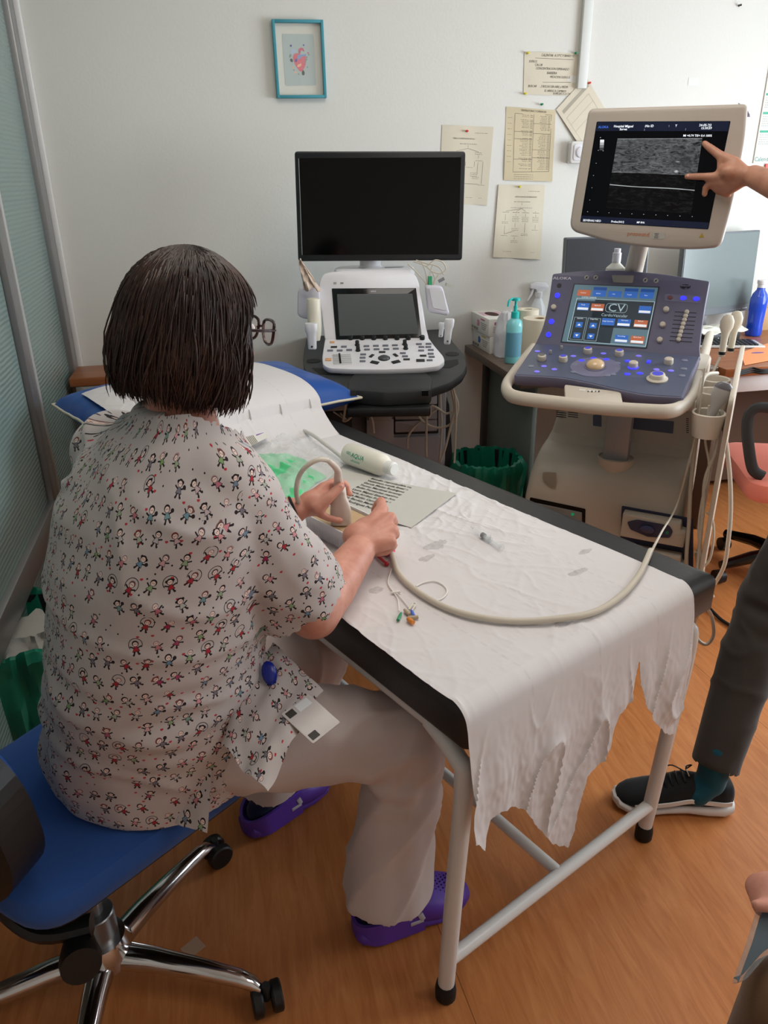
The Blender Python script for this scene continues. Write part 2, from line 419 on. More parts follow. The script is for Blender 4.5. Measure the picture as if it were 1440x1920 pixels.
    c = mixc(limbs.max(bodyo) * present, col, ink); c = mixc(body * present, c, dress); c = mixc(hair * present, c, hairc)
    c = mixc((disc(0, .40, .33) - disc(0, .40, .27)).clamp() * present, c, ink)
    c = mixc(face * present, c, lin('e6cdc4')); c = mixc(disc(-.1, .4, .05).max(disc(.1, .4, .05)) * present, c, ink)
    # small hearts and dots between the figures
    l2, m2, q, _, _ = lay(0.0205, 0.0195, 5.1, 0.7)
    d = (l2 * l2 + m2 * m2).sqrt(); free = 1.0 - fig * present
    c = mixc(d.lt(0.00135) * q[3].gt(0.6) * free, c, lin('2b2830'))
    hx = l2.abs(); he = ((hx - 0.0009) * (hx - 0.0009) + m2 * m2).sqrt().lt(0.0014).max((hx + m2 * -0.9).lt(0.0022) * m2.lt(0.0004) * (m2.gt(-0.0024)) * (hx - m2 * 0.9 - 0.0021).lt(0.0))
    c = mixc(he * q[3].lt(0.30) * free, c, lin('b8323f'))
    nt.links.new(c, b.inputs['Base Color']); b.inputs['Roughness'].default_value = 0.85; b.inputs['Sheen Weight'].default_value = 0.1; b.inputs['Specular IOR Level'].default_value = 0.2
    bumpn(nt, nznode(nt, coords(nt), 900, 2), 0.1, 0.0005, b); return m
def m_hair():
    m, nt, b = base('dark_brown_hair'); n = nznode(nt, coords(nt, 'Object', (1, 1, 0.08)), 160, 4, 0.7)
    n2 = nznode(nt, coords(nt), 9, 3); f = E(n) * 0.7 + E(n2) * 0.45
    nt.links.new(ramp(nt, f.s, [(0.35, '150e0c'), (0.60, '33211b'), (0.80, '5a3a2e')]), b.inputs['Base Color'])
    b.inputs['Roughness'].default_value = 0.42; b.inputs['Specular IOR Level'].default_value = 0.4; bumpn(nt, n, 0.5, 0.002, b); return m
def m_skin(name, a, b_):
    m, nt, b = base(name); n = nznode(nt, coords(nt), 26, 4, 0.6); n2 = nznode(nt, coords(nt), 420, 3, 0.6)
    nt.links.new(ramp(nt, n, [(0.3, a), (0.7, b_)]), b.inputs['Base Color']); b.inputs['Roughness'].default_value = 0.48
    b.inputs['Subsurface Weight'].default_value = 0.12; b.inputs['Subsurface Radius'].default_value = (0.012, 0.005, 0.003); b.inputs['Subsurface Scale'].default_value = 0.6
    bumpn(nt, n2, 0.22, 0.001, b); return m
def m_fabric(name, col, s=900, rough=0.9, k=0.12):
    m, nt, b = base(name); n = nznode(nt, coords(nt), s, 3); n2 = nznode(nt, coords(nt), 12, 3); c = lin(col)
    f = E(n) * 0.5 + E(n2) * 0.5
    nt.links.new(mixc(f, tuple(x * (1 - k) for x in c[:3]) + (1,), tuple(min(1, x * (1 + k)) for x in c[:3]) + (1,)), b.inputs['Base Color'])
    b.inputs['Roughness'].default_value = rough; b.inputs['Sheen Weight'].default_value = 0.15; b.inputs['Specular IOR Level'].default_value = 0.2
    bumpn(nt, n, 0.3, 0.001, b); return m
def m_scan():
    m, nt, b = base('ultrasound_image')
    uv = nt.nodes.new('ShaderNodeTexCoord').outputs['UV']; sp = nt.nodes.new('ShaderNodeSeparateXYZ'); nt.links.new(uv, sp.inputs[0]); U, V = E(sp.outputs[0]), E(sp.outputs[1])
    mp = nt.nodes.new('ShaderNodeMapping'); mp.inputs['Scale'].default_value = (9, 22, 1); nt.links.new(uv, mp.inputs[0])
    n1 = E(nznode(nt, mp.outputs[0], 1.0, 7, 0.72, 1.6)); mp2 = nt.nodes.new('ShaderNodeMapping'); mp2.inputs['Scale'].default_value = (3, 5, 1); nt.links.new(uv, mp2.inputs[0])
    n2 = E(nznode(nt, mp2.outputs[0], 1.0, 3, 0.5))
    up = V.gt(0.52)
    tis = ((n1 - 0.36) * 1.5).max(0.0) * (n2 + 0.15) * up * 1.15
    low = ((n1 - 0.5) * 0.35).max(0.0) * (1.0 - up) * 0.6
    wob = (U * 6.0).sin() * 0.006
    l1 = ((0.4 - (V - 0.345 + U * 0.03 + wob).abs() * 48.0).max(0.0)) * 3.2 * U.lt(1.0) * ((n2 * 2.0).clamp())
    l0 = (0.3 - (V - 0.995).abs() * 80.0).max(0.0) * 3.0
    l2 = (0.4 - (V - 0.525 - wob).abs() * 60.0).max(0.0) * 1.0 * n1
    ex = U - 0.76; ey = (V - 0.56) * 1.3; sp1 = (0.032 - (ex * ex + ey * ey).sqrt()).max(0.0) * 40.0
    ey2 = (V - 0.69) * 3.0; sp2 = (0.035 - (ex * ex + ey2 * ey2).sqrt()).max(0.0) * 22.0
    t = tis + low + l1 + l0 + l2 + sp1 + sp2
    c = nt.nodes.new('ShaderNodeCombineColor')
    for i, k in enumerate((0.93, 0.98, 1.0)): nt.links.new((t * k * 0.5).s, c.inputs[i])
    b.inputs['Base Color'].default_value = (0.002, 0.002, 0.003, 1); b.inputs['Roughness'].default_value = 0.3; b.inputs['Specular IOR Level'].default_value = 0.2
    nt.links.new(c.outputs[0], b.inputs['Emission Color']); b.inputs['Emission Strength'].default_value = 1.0; return m
M_ = {}
def K(k, *a, **kw):
    if k not in M_: M_[k] = mat(k, *a, **kw)
    return M_[k]
FLOOR = m_floor(); WALL = m_wall(); FLUTED = m_fluted(); LEATHER = m_leather(); SHEET = m_paper_sheet(); SHIRT = m_shirt(); HAIR = m_hair()
SKIN = m_skin('fair_skin', 'c4826e', 'd89c87'); SKIN2 = m_skin('tanned_skin', 'a8745c', 'bf8a70'); SCAN = m_scan()
ALU = K('brushed_aluminium', '9a9a9a', .38, metal=.75); ALUL = K('light_aluminium', 'bdbdba', .4, metal=.4)
WHITE = K('white_plastic', 'dfdee2', .38, bump=.03); WPAINT = K('white_enamel', 'd9d7d4', .35, coat=.2); BLACK = K('black_plastic', '161718', .42, bump=.1, bscale=600)
BLACKG = K('black_gloss', '060708', .12); DARKG = K('charcoal_plastic', '26282a', .5, bump=.12, bscale=700); RUBBER = K('black_rubber', '141414', .7)
BEIGE = K('ivory_plastic', 'cbbfb0', .42, bump=.04, bscale=500); IVORY = K('cream_cable', 'c9c0b0', .45); CREAM = K('cream_plastic', 'e2dacb', .42)
SLATE = K('slate_violet_plastic', '66647a', .42, bump=.05, bscale=700); SLATED = K('slate_dark_panel', '555c72', .35); SLATEL = K('slate_lilac_panel', '76748f', .4)
CHROME = K('polished_aluminium', 'cfcfcf', .14, metal=1); STEEL = K('dull_steel', '8d8f92', .35, metal=.9)
BLUEGLOW = K('blue_lit_button', '3a3ad0', .35, emit='2a2cff', estr=1.6); VIOLETGLOW = K('violet_lit_button', '7d74d8', .4, emit='6c66e8', estr=.45)
KEYG = K('grey_key', '6b6d78', .5); KEYD = K('dark_key', '2c2d2f', .45); PEACH = K('peach_key', 'cf9f72', .5)
INK = K('black_ink', '24211f', .7); INKG = K('grey_ink', '8b8478', .8); REDM = K('red_plastic', 'b5202c', .3); PINK = K('pink_rubber', 'f0507c', .4, sss=.2)
YELLOW = K('yellow_plastic', 'd9c63c', .4); GREEN = K('green_plastic', '2f8f62', .4); GREENBAG = K('green_bin_liner', '0f6a52', .32, bump=.5, bscale=30)
TEAL = K('teal_frame', '3a8d9c', .45); BLUEVINYL = K('blue_vinyl', '1d4f9e', .36, bump=.1, bscale=300); CLEAR = K('clear_plastic', 'e9eeee', .12, alpha=.28)
CLEARB = K('clear_film', 'f4f6f6', .12, alpha=.34, coat=.5, bump=.5, bscale=45); WOOD = m_laminate('cherry_wood_laminate', '8a4f2c', 'a8673a'); DWOOD = m_laminate('dark_oak_laminate', '5a4a3f', '6f5e50')
PAPERC = K('aged_paper', 'cbbd9e', .8, noise_=.06, nscale=8); PAPERW = K('cream_paper', 'd3cab6', .8, noise_=.04, nscale=9); PAPERN = K('white_paper', 'e6e3dc', .8)
TROUSER = m_fabric('white_uniform_cotton', 'c9bdba', 500, .85, .04); NAVY = m_fabric('navy_sock', '1c2140', 800); PURPLE = K('purple_clog_foam', '5d3aa6', .45, bump=.08, bscale=400)
BLUEFAB = m_fabric('blue_upholstery', '2f569c', 1200, .95, .12); DENIM = m_fabric('charcoal_denim', '3a3531', 900, .9, .12); PINKFAB = m_fabric('salmon_upholstery', 'd87a68', 900)
# ================================================================ the room
def struct(name, mb, mats, **k): return tag(mb.build(name, mats, **k), kind='structure')
struct('floor', MB().box(6.0, 5.9, .06, (1.4, .75, -.03)), FLOOR)
struct('wall_back', MB().box(6.0, .1, 2.8, (1.4, 3.48, 1.4)), WALL)
struct('wall_front', MB().box(6.0, .1, 2.8, (1.4, -2.15, 1.4)), WALL)
struct('wall_left', MB().box(.1, 5.8, 2.8, (-1.65, .7, 1.4)), WALL)
struct('ceiling', MB().box(6.0, 5.9, .08, (1.4, .75, 2.8)), K('ceiling_white', 'e2e0da', .8))
w = MB()
for c, s in (((3.55, .7, .42), (5.8, .84)), ((3.55, .7, 2.68), (5.8, .2)), ((3.55, -.7, 1.7), (3.0, 1.76)), ((3.55, 3.38, 1.7), (.16, 1.76))): w.box(.1, s[0], s[1], c)
struct('wall_right', w, WALL)
wf = MB()
for y in (.85, 2.06, 3.26): wf.box(.06, .06, 1.72, (3.52, y, 1.71), bev=.004)
for z in (.87, 2.55): wf.box(.06, 2.47, .06, (3.52, 2.06, z), bev=.004)
win = struct('window_1', wf, ALUL)
MB().box(.006, 2.36, 1.64, (3.53, 2.06, 1.71)).build('pane', mat('window_glass', 'ffffff', .02, trans=1, alpha=.35), win)
MB().box(.22, 2.5, .03, (3.42, 2.06, .83), bev=.006).build('sill', WPAINT, win)
# glass partition of the left side: the fixed leaf runs to the back wall, the sliding leaf hangs in front of it
a = MB()
a.box(.05, .09, 2.76, (-.625, 3.375, 1.38), bev=.006); a.box(.05, 2.9, .05, (-.625, 1.95, 2.72)); a.box(.05, 2.9, .06, (-.625, 1.95, .03))
tr = struct('trim_1', a, ALU)
MB().box(.022, .02, 2.76, (-.592, 3.419, 1.38), bev=.004).build('corner_bead', WPAINT, tr)
pa = struct('wall_partition', MB().box(.012, 1.9, 2.64, (-.63, 2.4, 1.38)), FLUTED)
dr = MB(); Yb = 2.56
dr.box(.04, .075, 2.25, (-.60, Yb - .055, 1.56), bev=.004); dr.box(.04, 1.75, .085, (-.60, Yb - .95, .475), bev=.004); dr.box(.04, 1.75, .07, (-.60, Yb - .95, 2.66), bev=.004)
door = struct('door_1', dr, ALU)
MB().box(.05, .022, 2.3, (-.602, Yb - .008, 1.55), bev=.004).build('edge_strip', ALUL, door)
MB().box(.01, 1.66, 2.15, (-.605, Yb - .93, 1.56)).build('pane', FLUTED, door)
# cable conduit on the back wall
struct('trim_2', MB().box(.042, .022, 1.0, (1.612, 3.419, 2.305), bev=.003), K('conduit_white', 'd6d7d2', .5))
# added glowing fittings, out of view, that house the two fill lights
for lx, ly, lab in ((.55, 1.7, 'unseen fill light added as a square ceiling fitting above the examination couch'), (2.2, -.2, 'unseen fill light added as a square ceiling fitting behind the camera')):
    cl = thing('fill_light_fitting', lab, 'added fill light', (lx, ly, 2.70))
    MB().box(1.3, 1.1, .05, (lx, ly, 2.735), bev=.008).build('frame', WPAINT, cl)
    MB().box(1.2, 1.0, .006, (lx, ly, 2.706)).build('fill_diffuser', K('fill_diffuser', 'f4efe4', .6, emit='fff0dc', estr=1.2), cl)

# ================================================================ things on the back wall
WB = Plane((0, 3.43, 0), (1, 0, 0), (0, 0, 1))
def flatmesh(pl, pix, th, h0=0.0015):      # sheet with the outline of the given pixels lying on a plane
    return MB().prism([pl.q(*p) for p in pix], h0, h0 + th, pl.M)
def bow(pl, pix, nu, nv, fn, th=.0007, ext=None):   # curved sheet from 4 corner pixels, fn(u,v) -> distance off the wall
    c = [Vector(pl.q(*p)) for p in pix]          # tl, tr, br, bl
    def P(u, v):
        q = (c[0] * (1 - u) + c[1] * u) * v + (c[3] * (1 - u) + c[2] * u) * (1 - v)
        return pl.M @ Vector((q.x, q.y, fn(u, v)))
    m = MB(); m.grid(P, nu, nv); return m, P
def frame_on(P, u, v, lift=.0012):
    p = P(u, v); e = .004; a = (P(u + e, v) - P(u - e, v)).normalized(); b = (P(u, v + e) - P(u, v - e)); n = a.cross(b).normalized(); b = n.cross(a)
    M = Matrix((a, b, n)).transposed().to_4x4(); M.translation = p + n * lift; return M
def pin(x, y, col, label, M=None):
    T = M or WB.Q(x, y)
    m = MB(); m.lathe([(.0004, 0), (.0005, .004), (.0042, .0045), (.0046, .007), (.003, .009), (.0028, .015), (.0046, .018), (.0042, .020), (.0001, .0205)], T, n=12)
    solo('pushpin', m, K(col + '_pin', {'yellow': 'd6cb3a', 'green': '2c8a5e', 'red': 'c8372f', 'blue': '2b4f8c', 'black': '222222'}[col], .3), label, 'pushpin')
def wl(m, P, u0, v0, u1, v1, t=.0012, mi=1):   # thin printed stroke on a sheet
    a = P(u0, v0); b = P(u1, v1); d = (b - a)
    if d.length < 1e-6: return
    n = Vector((0, -1, 0)); s = d.normalized().cross(n).normalized() * t * .5; o = n * .0009
    m.add([a + s + o, b + s + o, b - s + o, a - s + o], [(0, 1, 2, 3)], None, mi)
def words(m, P, u0, v, u1, t=.002, mi=1, seed=0, gap=.3):
    r = random.Random(seed); u = u0
    while u < u1:
        du = r.uniform(.015, .05); wl(m, P, u, v, min(u + du, u1), v, t, mi); u += du + r.uniform(.006, .014)
# picture frame with the floral heart
T0 = WB.Q(561, 113); cx, cy = WB.q(561, 113); wq = WB.q(607, 113)[0] - WB.q(513, 113)[0]; hq = WB.q(561, 40)[1] - WB.q(561, 186)[1]
pf = thing('picture_frame', 'teal framed picture of a pink flowered heart hanging on the back wall', 'picture', M=T0 @ Matrix.Rotation(R(.6), 4, 'Z'))
Mp = wmat(pf)
fr = MB(); fw = .0105
for sx in (-1, 1): fr.box(fw, hq, .026, (sx * (wq / 2 - fw / 2), 0, .014), Mp, bev=.001)
for sy in (-1, 1): fr.box(wq - 2 * fw + .001, fw, .026, (0, sy * (hq / 2 - fw / 2), .014), Mp, bev=.001)
fr.build('frame', TEAL, pf)
MB().box(wq - .02, hq - .02, .003, (0, 0, .004), Mp).build('mount', K('mount_cream', 'd8d4c6', .7), pf)
MB().prism([(x, y) for x, y in rrect(wq * .62, hq * .66, .006)], .0058, .0066, Mp).build('print', K('print_grey', 'aeb9b4', .7), pf)
hr = MB()
def blob(m, pts, h, mi, r=.01): m.prism(roundpoly([(x * .001, y * .001 - .004) for x, y in pts], r, 5), .0066, h, Mp, mi)
blob(hr, [(-26, 14), (-18, 27), (0, 26), (8, 22), (22, 24), (29, 10), (22, -16), (8, -36), (-2, -34), (-18, -14)], .0071, 0)
blob(hr, [(-2, 26), (-2, 40), (8, 46), (18, 44), (22, 34), (18, 32), (12, 38), (6, 34), (6, 24)], .0072, 1, .004)
blob(hr, [(-8, 6), (-6, 22), (2, 22), (28, 24), (28, 18), (10, 16), (2, 6)], .0074, 2, .005)
blob(hr, [(-32, 24), (-30, 38), (-20, 44), (-10, 38), (-8, 28), (-16, 30), (-22, 24)], .0073, 3, .005)
blob(hr, [(-38, 4), (-32, 10), (-26, 6), (-26, -4), (-34, -2)], .0075, 4, .004)
blob(hr, [(8, -48), (6, -40), (12, -28), (18, -38), (16, -48)], .0075, 4, .004)
blob(hr, [(-18, 4), (-12, 10), (-8, 4), (-12, -4), (-18, -2)], .0076, 5, .003)
blob(hr, [(-12, -20), (-6, -10), (2, -10), (4, -4), (8, -14), (-2, -20)], .0076, 6, .003)
for k, (x, y) in enumerate([(-30, 52), (36, 28), (30, 14), (28, 6), (24, -2), (-24, -30), (-18, -38), (-6, -44), (20, 54), (4, 34), (4, 30), (38, 22), (-36, 16), (30, -20), (-28, -22), (-34, 20)]):
    hr.prism(circ(.0032 if k % 3 else .0042, 8, cx=x * .001, cy=y * .001 - .004), .0066, .0073, Mp, (5, 1, 7, 7, 7, 7, 6, 7)[k % 8])
hr.build('heart_drawing', [K('art_coral', 'd8606c', .7), K('art_rose', 'c9566a', .7), K('art_blue', '7f97c2', .7), K('art_sky', 'a9bdd0', .7), K('art_dark_green', '23352c', .7), K('art_indigo', '4a4592', .7), K('art_peach', 'f0b08a', .7), K('art_sage', '7a9a88', .7)], pf)
MB().box(wq - .02, hq - .02, .0015, (0, 0, .020), Mp).build('glass', K('picture_glass', 'ffffff', .04, alpha=.07), pf)

# papers
INKB = [PAPERC, INK, INKG]
def handnote():
    m, P = bow(WB, [(983, 97), (1083, 100), (1079, 180), (981, 177)], 12, 8, lambda u, v: .002 + .003 * math.sin(u * 5) * math.sin(v * 4) ** 2)
    ink = MB()
    for t, u, v, s in (('CALENTAR  A 37ºC Y BAÑO 15', .62, .93, .013), ('SUEROS', .16, .78, .0125), ('CALOR', .27, .70, .0125), ('CONCENTRACION ESPERANDO', .53, .62, .0125), ('BARBERA', .52, .52, .0135), ('MEDICION SUERO BUENO', .74, .43, .0125),
                       ('BUSCAR', .16, .2, .0125), ('2 BOLSAS SIN AIRE y MEDIR', .58, .2, .0125), ('EL ARRAS A CAMBIOS', .60, .1, .0125), ('BURBUJAS A LA CAMA', .75, .04, .011)):
        ink.text(t, s, frame_on(P, u, v), 0, ext=.0001, sx=.82, shear=.25, bold=-.0001)
    wl(ink, P, .2, .86, .92, .85, .0012, 0); wl(ink, P, .35, .30, .9, .32, .0012, 0)
    o = solo('handwritten_note', m, PAPERW, 'handwritten note on cream paper pinned at its corners, uppermost on the back wall', 'note')
    solidify(o, .0005, 1); ink.build('handwriting', INK, o, smooth=False)
handnote()
def table_sheet():
    m, P = bow(WB, [(949, 200), (1041, 207), (1034, 340), (944, 338)], 12, 10, lambda u, v: .003 + .006 * u ** 4 * (1 - v) + .002 * math.sin(v * 6 + u * 3))
    ink = MB(); L = lambda *a: wl(ink, P, *a, .0014, 0)
    L(.18, .92, .92, .93); L(.18, .12, .92, .14); L(.18, .12, .18, .92); L(.92, .14, .92, .93); L(.56, .13, .56, .925)
    for v in (.68, .58, .30): L(.18, v, .56, v + .005)
    for v in (.80, .665, .44, .33): L(.56, v, .92, v + .003)
    ink.text('TEMPERATURAS Y SUPERFICIES', .0105, frame_on(P, .55, .965), 0, sx=.8, ext=.0001)
    r = random.Random(3)
    for c0, c1 in ((.2, .54), (.58, .9)):
        v = .905
        while v > .15:
            if r.random() > .14: words(ink, P, c0 + r.uniform(.08, .16), v, c1 - .07, .0014, 0, r.random()); wl(ink, P, c1 - .05, v, c1, v, .0016, 0)
            v -= .021
    for k in range(9): words(ink, P, .04, .86 - k * .075, .13, .0012, 0, k)
    for k in range(3): words(ink, P, .2, .085 - k * .03, .6, .0012, 0, k)
    o = solo('table_sheet', m, PAPERC, 'yellowed sheet with a printed two-column table, pinned under the handwritten note', 'paper sheet'); solidify(o, .0005, 1); ink.build('printed_table', K('printed_grey', '6b6256', .8), o, smooth=False)
table_sheet()
def flow_sheet(pix, fn, label, variant):
    m, P = bow(WB, pix, 14, 12, fn)
    ink = MB(); L = lambda *a: wl(ink, P, *a, .0011, 0)
    words(ink, P, .65, .915, .9, .0014, 0, 1); ink.text('TABLA ' + ('II' if variant else 'I') + '. CLASIFICACION DE LAS MEDICIONES', .0078, frame_on(P, .52, .84), 0, ext=.0001, sx=.85)
    words(ink, P, .36, .775, .7, .0018, 0, 2); L(.53, .76, .53, .73)
    if variant:
        words(ink, P, .3, .695, .75, .0014, 0, 3)
        for x in (.2, .42, .62, .84): L(.53, .685, x, .645); words(ink, P, x - .07, .63, x + .07, .0016, 0, x)
        L(.2, .6, .2, .52); L(.2, .45, .2, .33); L(.2, .33, .42, .38); L(.42, .61, .42, .58); L(.62, .61, .62, .58); L(.84, .61, .84, .58); L(.42, .49, .42, .43); L(.62, .49, .62, .36); L(.84, .47, .84, .41); L(.42, .3, .42, .26)
        for x, v, k in ((.42, .57, 4), (.62, .57, 4), (.84, .57, 4), (.2, .5, 2), (.42, .41, 2), (.84, .4, 1), (.62, .34, 2), (.2, .31, 1), (.42, .31, 1), (.42, .24, 2)):
            for j in range(k): words(ink, P, x - .07, v - j * .02, x + .07, .0013, 0, x + v + j)
        words(ink, P, .2, .09, .38, .0012, 0, 8); words(ink, P, .78, .09, .86, .0012, 0, 8)
    else:
        L(.53, .72, .75, .68); L(.53, .72, .3, .68); L(.75, .64, .75, .6); L(.75, .55, .75, .4); L(.85, .56, .85, .27); L(.45, .27, .78, .27); L(.68, .56, .68, .49); L(.5, .55, .5, .5); L(.3, .6, .3, .3)
        for x, v, k in ((.75, .67, 2), (.77, .57, 1), (.58, .48, 1), (.68, .41, 3), (.72, .36, 2), (.3, .65, 3), (.3, .25, 2), (.85, .26, 1)):
            for j in range(k): words(ink, P, x - .07, v - j * .02, x + .07, .0013, 0, x + v + j)
        words(ink, P, .55, .09, .68, .0012, 0, 8); words(ink, P, .82, .09, .88, .0012, 0, 8)
    o = solo('flowchart_sheet', m, PAPERW, label, 'paper sheet'); solidify(o, .0005, 1); ink.build('printed_flowchart', K('printed_grey', '6b6256', .8), o, smooth=False)
flow_sheet([(829, 234), (925, 238), (912, 385), (822, 380)], lambda u, v: .002 + .010 * max(0, u - .7) ** 1.0 * (1 - v) + .002 * math.sin(u * 7), 'flowchart sheet hanging partly behind the big black monitor, held by one red pin', 0)
flow_sheet([(934, 346), (1021, 347), (1012, 486), (923, 482)], lambda u, v: .004 + .004 * math.cos(u * 9) * (1 - v * .6) + .006 * u * (1 - v), 'creased flowchart sheet, lowest of the pinned papers, below the yellowed table sheet', 1)
def tilted():
    m, P = bow(WB, [(1098, 144), (1150, 232), (1095, 290), (1042, 206)], 10, 10, lambda u, v: .004 + .012 * (1 - v) * u)
    ink = MB()
    def band(u0, v0, u1, v1, mi): ink.add([P(u0, v0) + Vector((0, -.001, 0)), P(u1, v0) + Vector((0, -.001, 0)), P(u1, v1) + Vector((0, -.001, 0)), P(u0, v1) + Vector((0, -.001, 0))], [(0, 3, 2, 1)], None, mi)
    band(.10, .10, .16, .95, 0)
    for v in (.1, .85): wl(ink, P, .25, v, .85, v, .001, 0)
    for u in (.25, .85, .4, .55): wl(ink, P, u, .1, u, .85, .001, 0)
    o = solo('tilted_sheet', m, PAPERW, 'tilted cream sheet on one red pin, tucked behind the beige monitor', 'paper sheet'); solidify(o, .0005, 1); ink.build('printed_form', K('printed_pale', 'a9a292', .8), o, smooth=False)
tilted()
pin(988, 100, 'yellow', 'yellow pushpin at the upper left corner of the handwritten note'); pin(983, 176, 'yellow', 'yellow pushpin at the lower left corner of the handwritten note')
pin(1078, 100, 'green', 'green pushpin at the upper right corner of the handwritten note'); pin(1014, 196, 'green', 'green pushpin above the yellowed table sheet')
pin(1103, 156, 'red', 'red pushpin through the tilted sheet by the beige monitor'); pin(874, 246, 'red', 'red pushpin through the flowchart behind the black monitor')
pin(973, 350, 'yellow', 'yellow pushpin through the lowest flowchart sheet'); pin(1384, 11, 'black', 'dark pushpin alone in the bare wall near the top right corner')
# switch / socket box
T1 = WB.Q(1080, 286); wc = thing('wall_switch', 'white surface-mounted rotary switch half hidden behind the beige monitor', 'switch', M=T1); 
MB().prism(rrect(.088, .088, .012), 0, .042, T1, 0, .006).build('box', WPAINT, wc); MB().prism(rrect(.064, .064, .01), .042, .046, T1, 0, .0015).build('plate', WHITE, wc)
MB().lathe([(.021, .046), (.021, .052), (.017, .054), (.0001, .054)], T1).build('knob', WHITE, wc)
# calendar on the right of the back wall, green and red tag
cq = WB.q(1436, 112); cq2 = WB.q(1411, 306); x0 = cq2[0] + .0; M2 = WB.T(x0 + .16, (cq[1] + cq2[1]) / 2); H = cq[1] - cq2[1]
cal = thing('wall_calendar', 'white wall calendar with green month bars at the right edge of the picture', 'calendar', M=M2)
MB().box(.32, H, .004, (0, 0, .003), M2, bev=.001).build('sheet', PAPERN, cal)
bars = MB(); num = MB(); r = random.Random(5)
for row in range(4):
    for c in range(4):
        bx = -.12 + c * .078; by = H / 2 - .06 - row * .075
        bars.box(.066, .009, .0006, (bx, by, .0055), M2)
        for i in range(5):
            for j in range(7): num.box(.004, .0035, .0003, (bx - .027 + j * .009, by - .014 - i * .0095, .0053), M2)
bars.build('month_bars', K('calendar_green', '3fa98a', .6), cal); num.build('dates', K('calendar_grey', '9fb0ac', .7), cal)
MB().text('Calendario', .026, M2 @ Matrix.Translation((-.10, -H / 2 + .016, .0054)), 0, ext=.0001).build('lettering', K('calendar_teal', '3c8f86', .6), cal, smooth=False)
Tt = WB.Q(1432, 314); tg = thing('paper_tag', 'small yellow and red tag pinned below the calendar', 'tag', M=Tt)
MB().box(.06, .012, .002, (-.03, -.002, .003), Tt @ Matrix.Rotation(R(4), 4, 'Z')).build('strip', YELLOW, tg); MB().box(.02, .03, .006, (.012, 0, .005), Tt, bev=.002).build('clip', K('tag_red', 'e0453c', .4), tg)
# faint square stain of old tape
solo('tape_patch', MB().box(.05, .03, .0006, (0, 0, .0008), WB.Q(1300, 153)), K('old_tape', 'd9dfd4', .5), 'faint square of old tape on the wall above the beige monitor', 'tape')

# ================================================================ small table at the back left
t = thing('side_table', 'small wooden-topped table with grey metal legs in the back left corner', 'table', (-.33, 3.30, 0))
MB().box(.56, .225, .035, (-.325, 3.30, .733), bev=.004).build('table_top', WOOD, t)
for sx in (-.57, -.065):
    for sy in (3.205, 3.385): MB().box(.03, .03, .715, (sx, sy, .3575), bev=.003).build('leg', ALU, t)
MB().box(.50, .025, .035, (-.325, 3.205, .697), bev=.002).build('rail', ALUL, t)

# ================================================================ desks
DZ = .742
d = thing('desk', 'dark oak desk against the back wall with a grey side panel, carrying the glove boxes', 'desk', (1.5, 3.1, 0))
MB().box(.86, .71, .034, (1.56, 3.072, DZ - .017), bev=.002).build('desk_top', DWOOD, d)
MB().box(.03, .045, .70, (1.20, 3.30, .355), bev=.002).build('upright', K('dark_oak_edge', '453a33', .5), d)
MB().box(.02, .52, .68, (1.215, 3.02, .36), bev=.002).build('side_panel', K('grey_green_panel', '79827c', .5), d)
d2 = thing('desk', 'orange-brown desk with white apron under the grey computer monitor at the right', 'desk', (2.6, 3.0, 0))
MB().box(1.46, .75, .034, (2.725, 3.05, DZ - .017), bev=.002).build('desk_top', WOOD, d2)
MB().box(1.40, .02, .07, (2.725, 2.70, DZ - .07), bev=.002).build('apron', WPAINT, d2)
MB().box(1.40, .02, .62, (2.725, 3.15, .35), bev=.002).build('modesty_panel', K('brown_panel', '6a5548', .6), d2)
for x in (2.03, 3.42): MB().box(.03, .66, .70, (x, 3.05, .355), bev=.002).build('leg_panel', K('brown_panel', '6a5548', .6), d2)
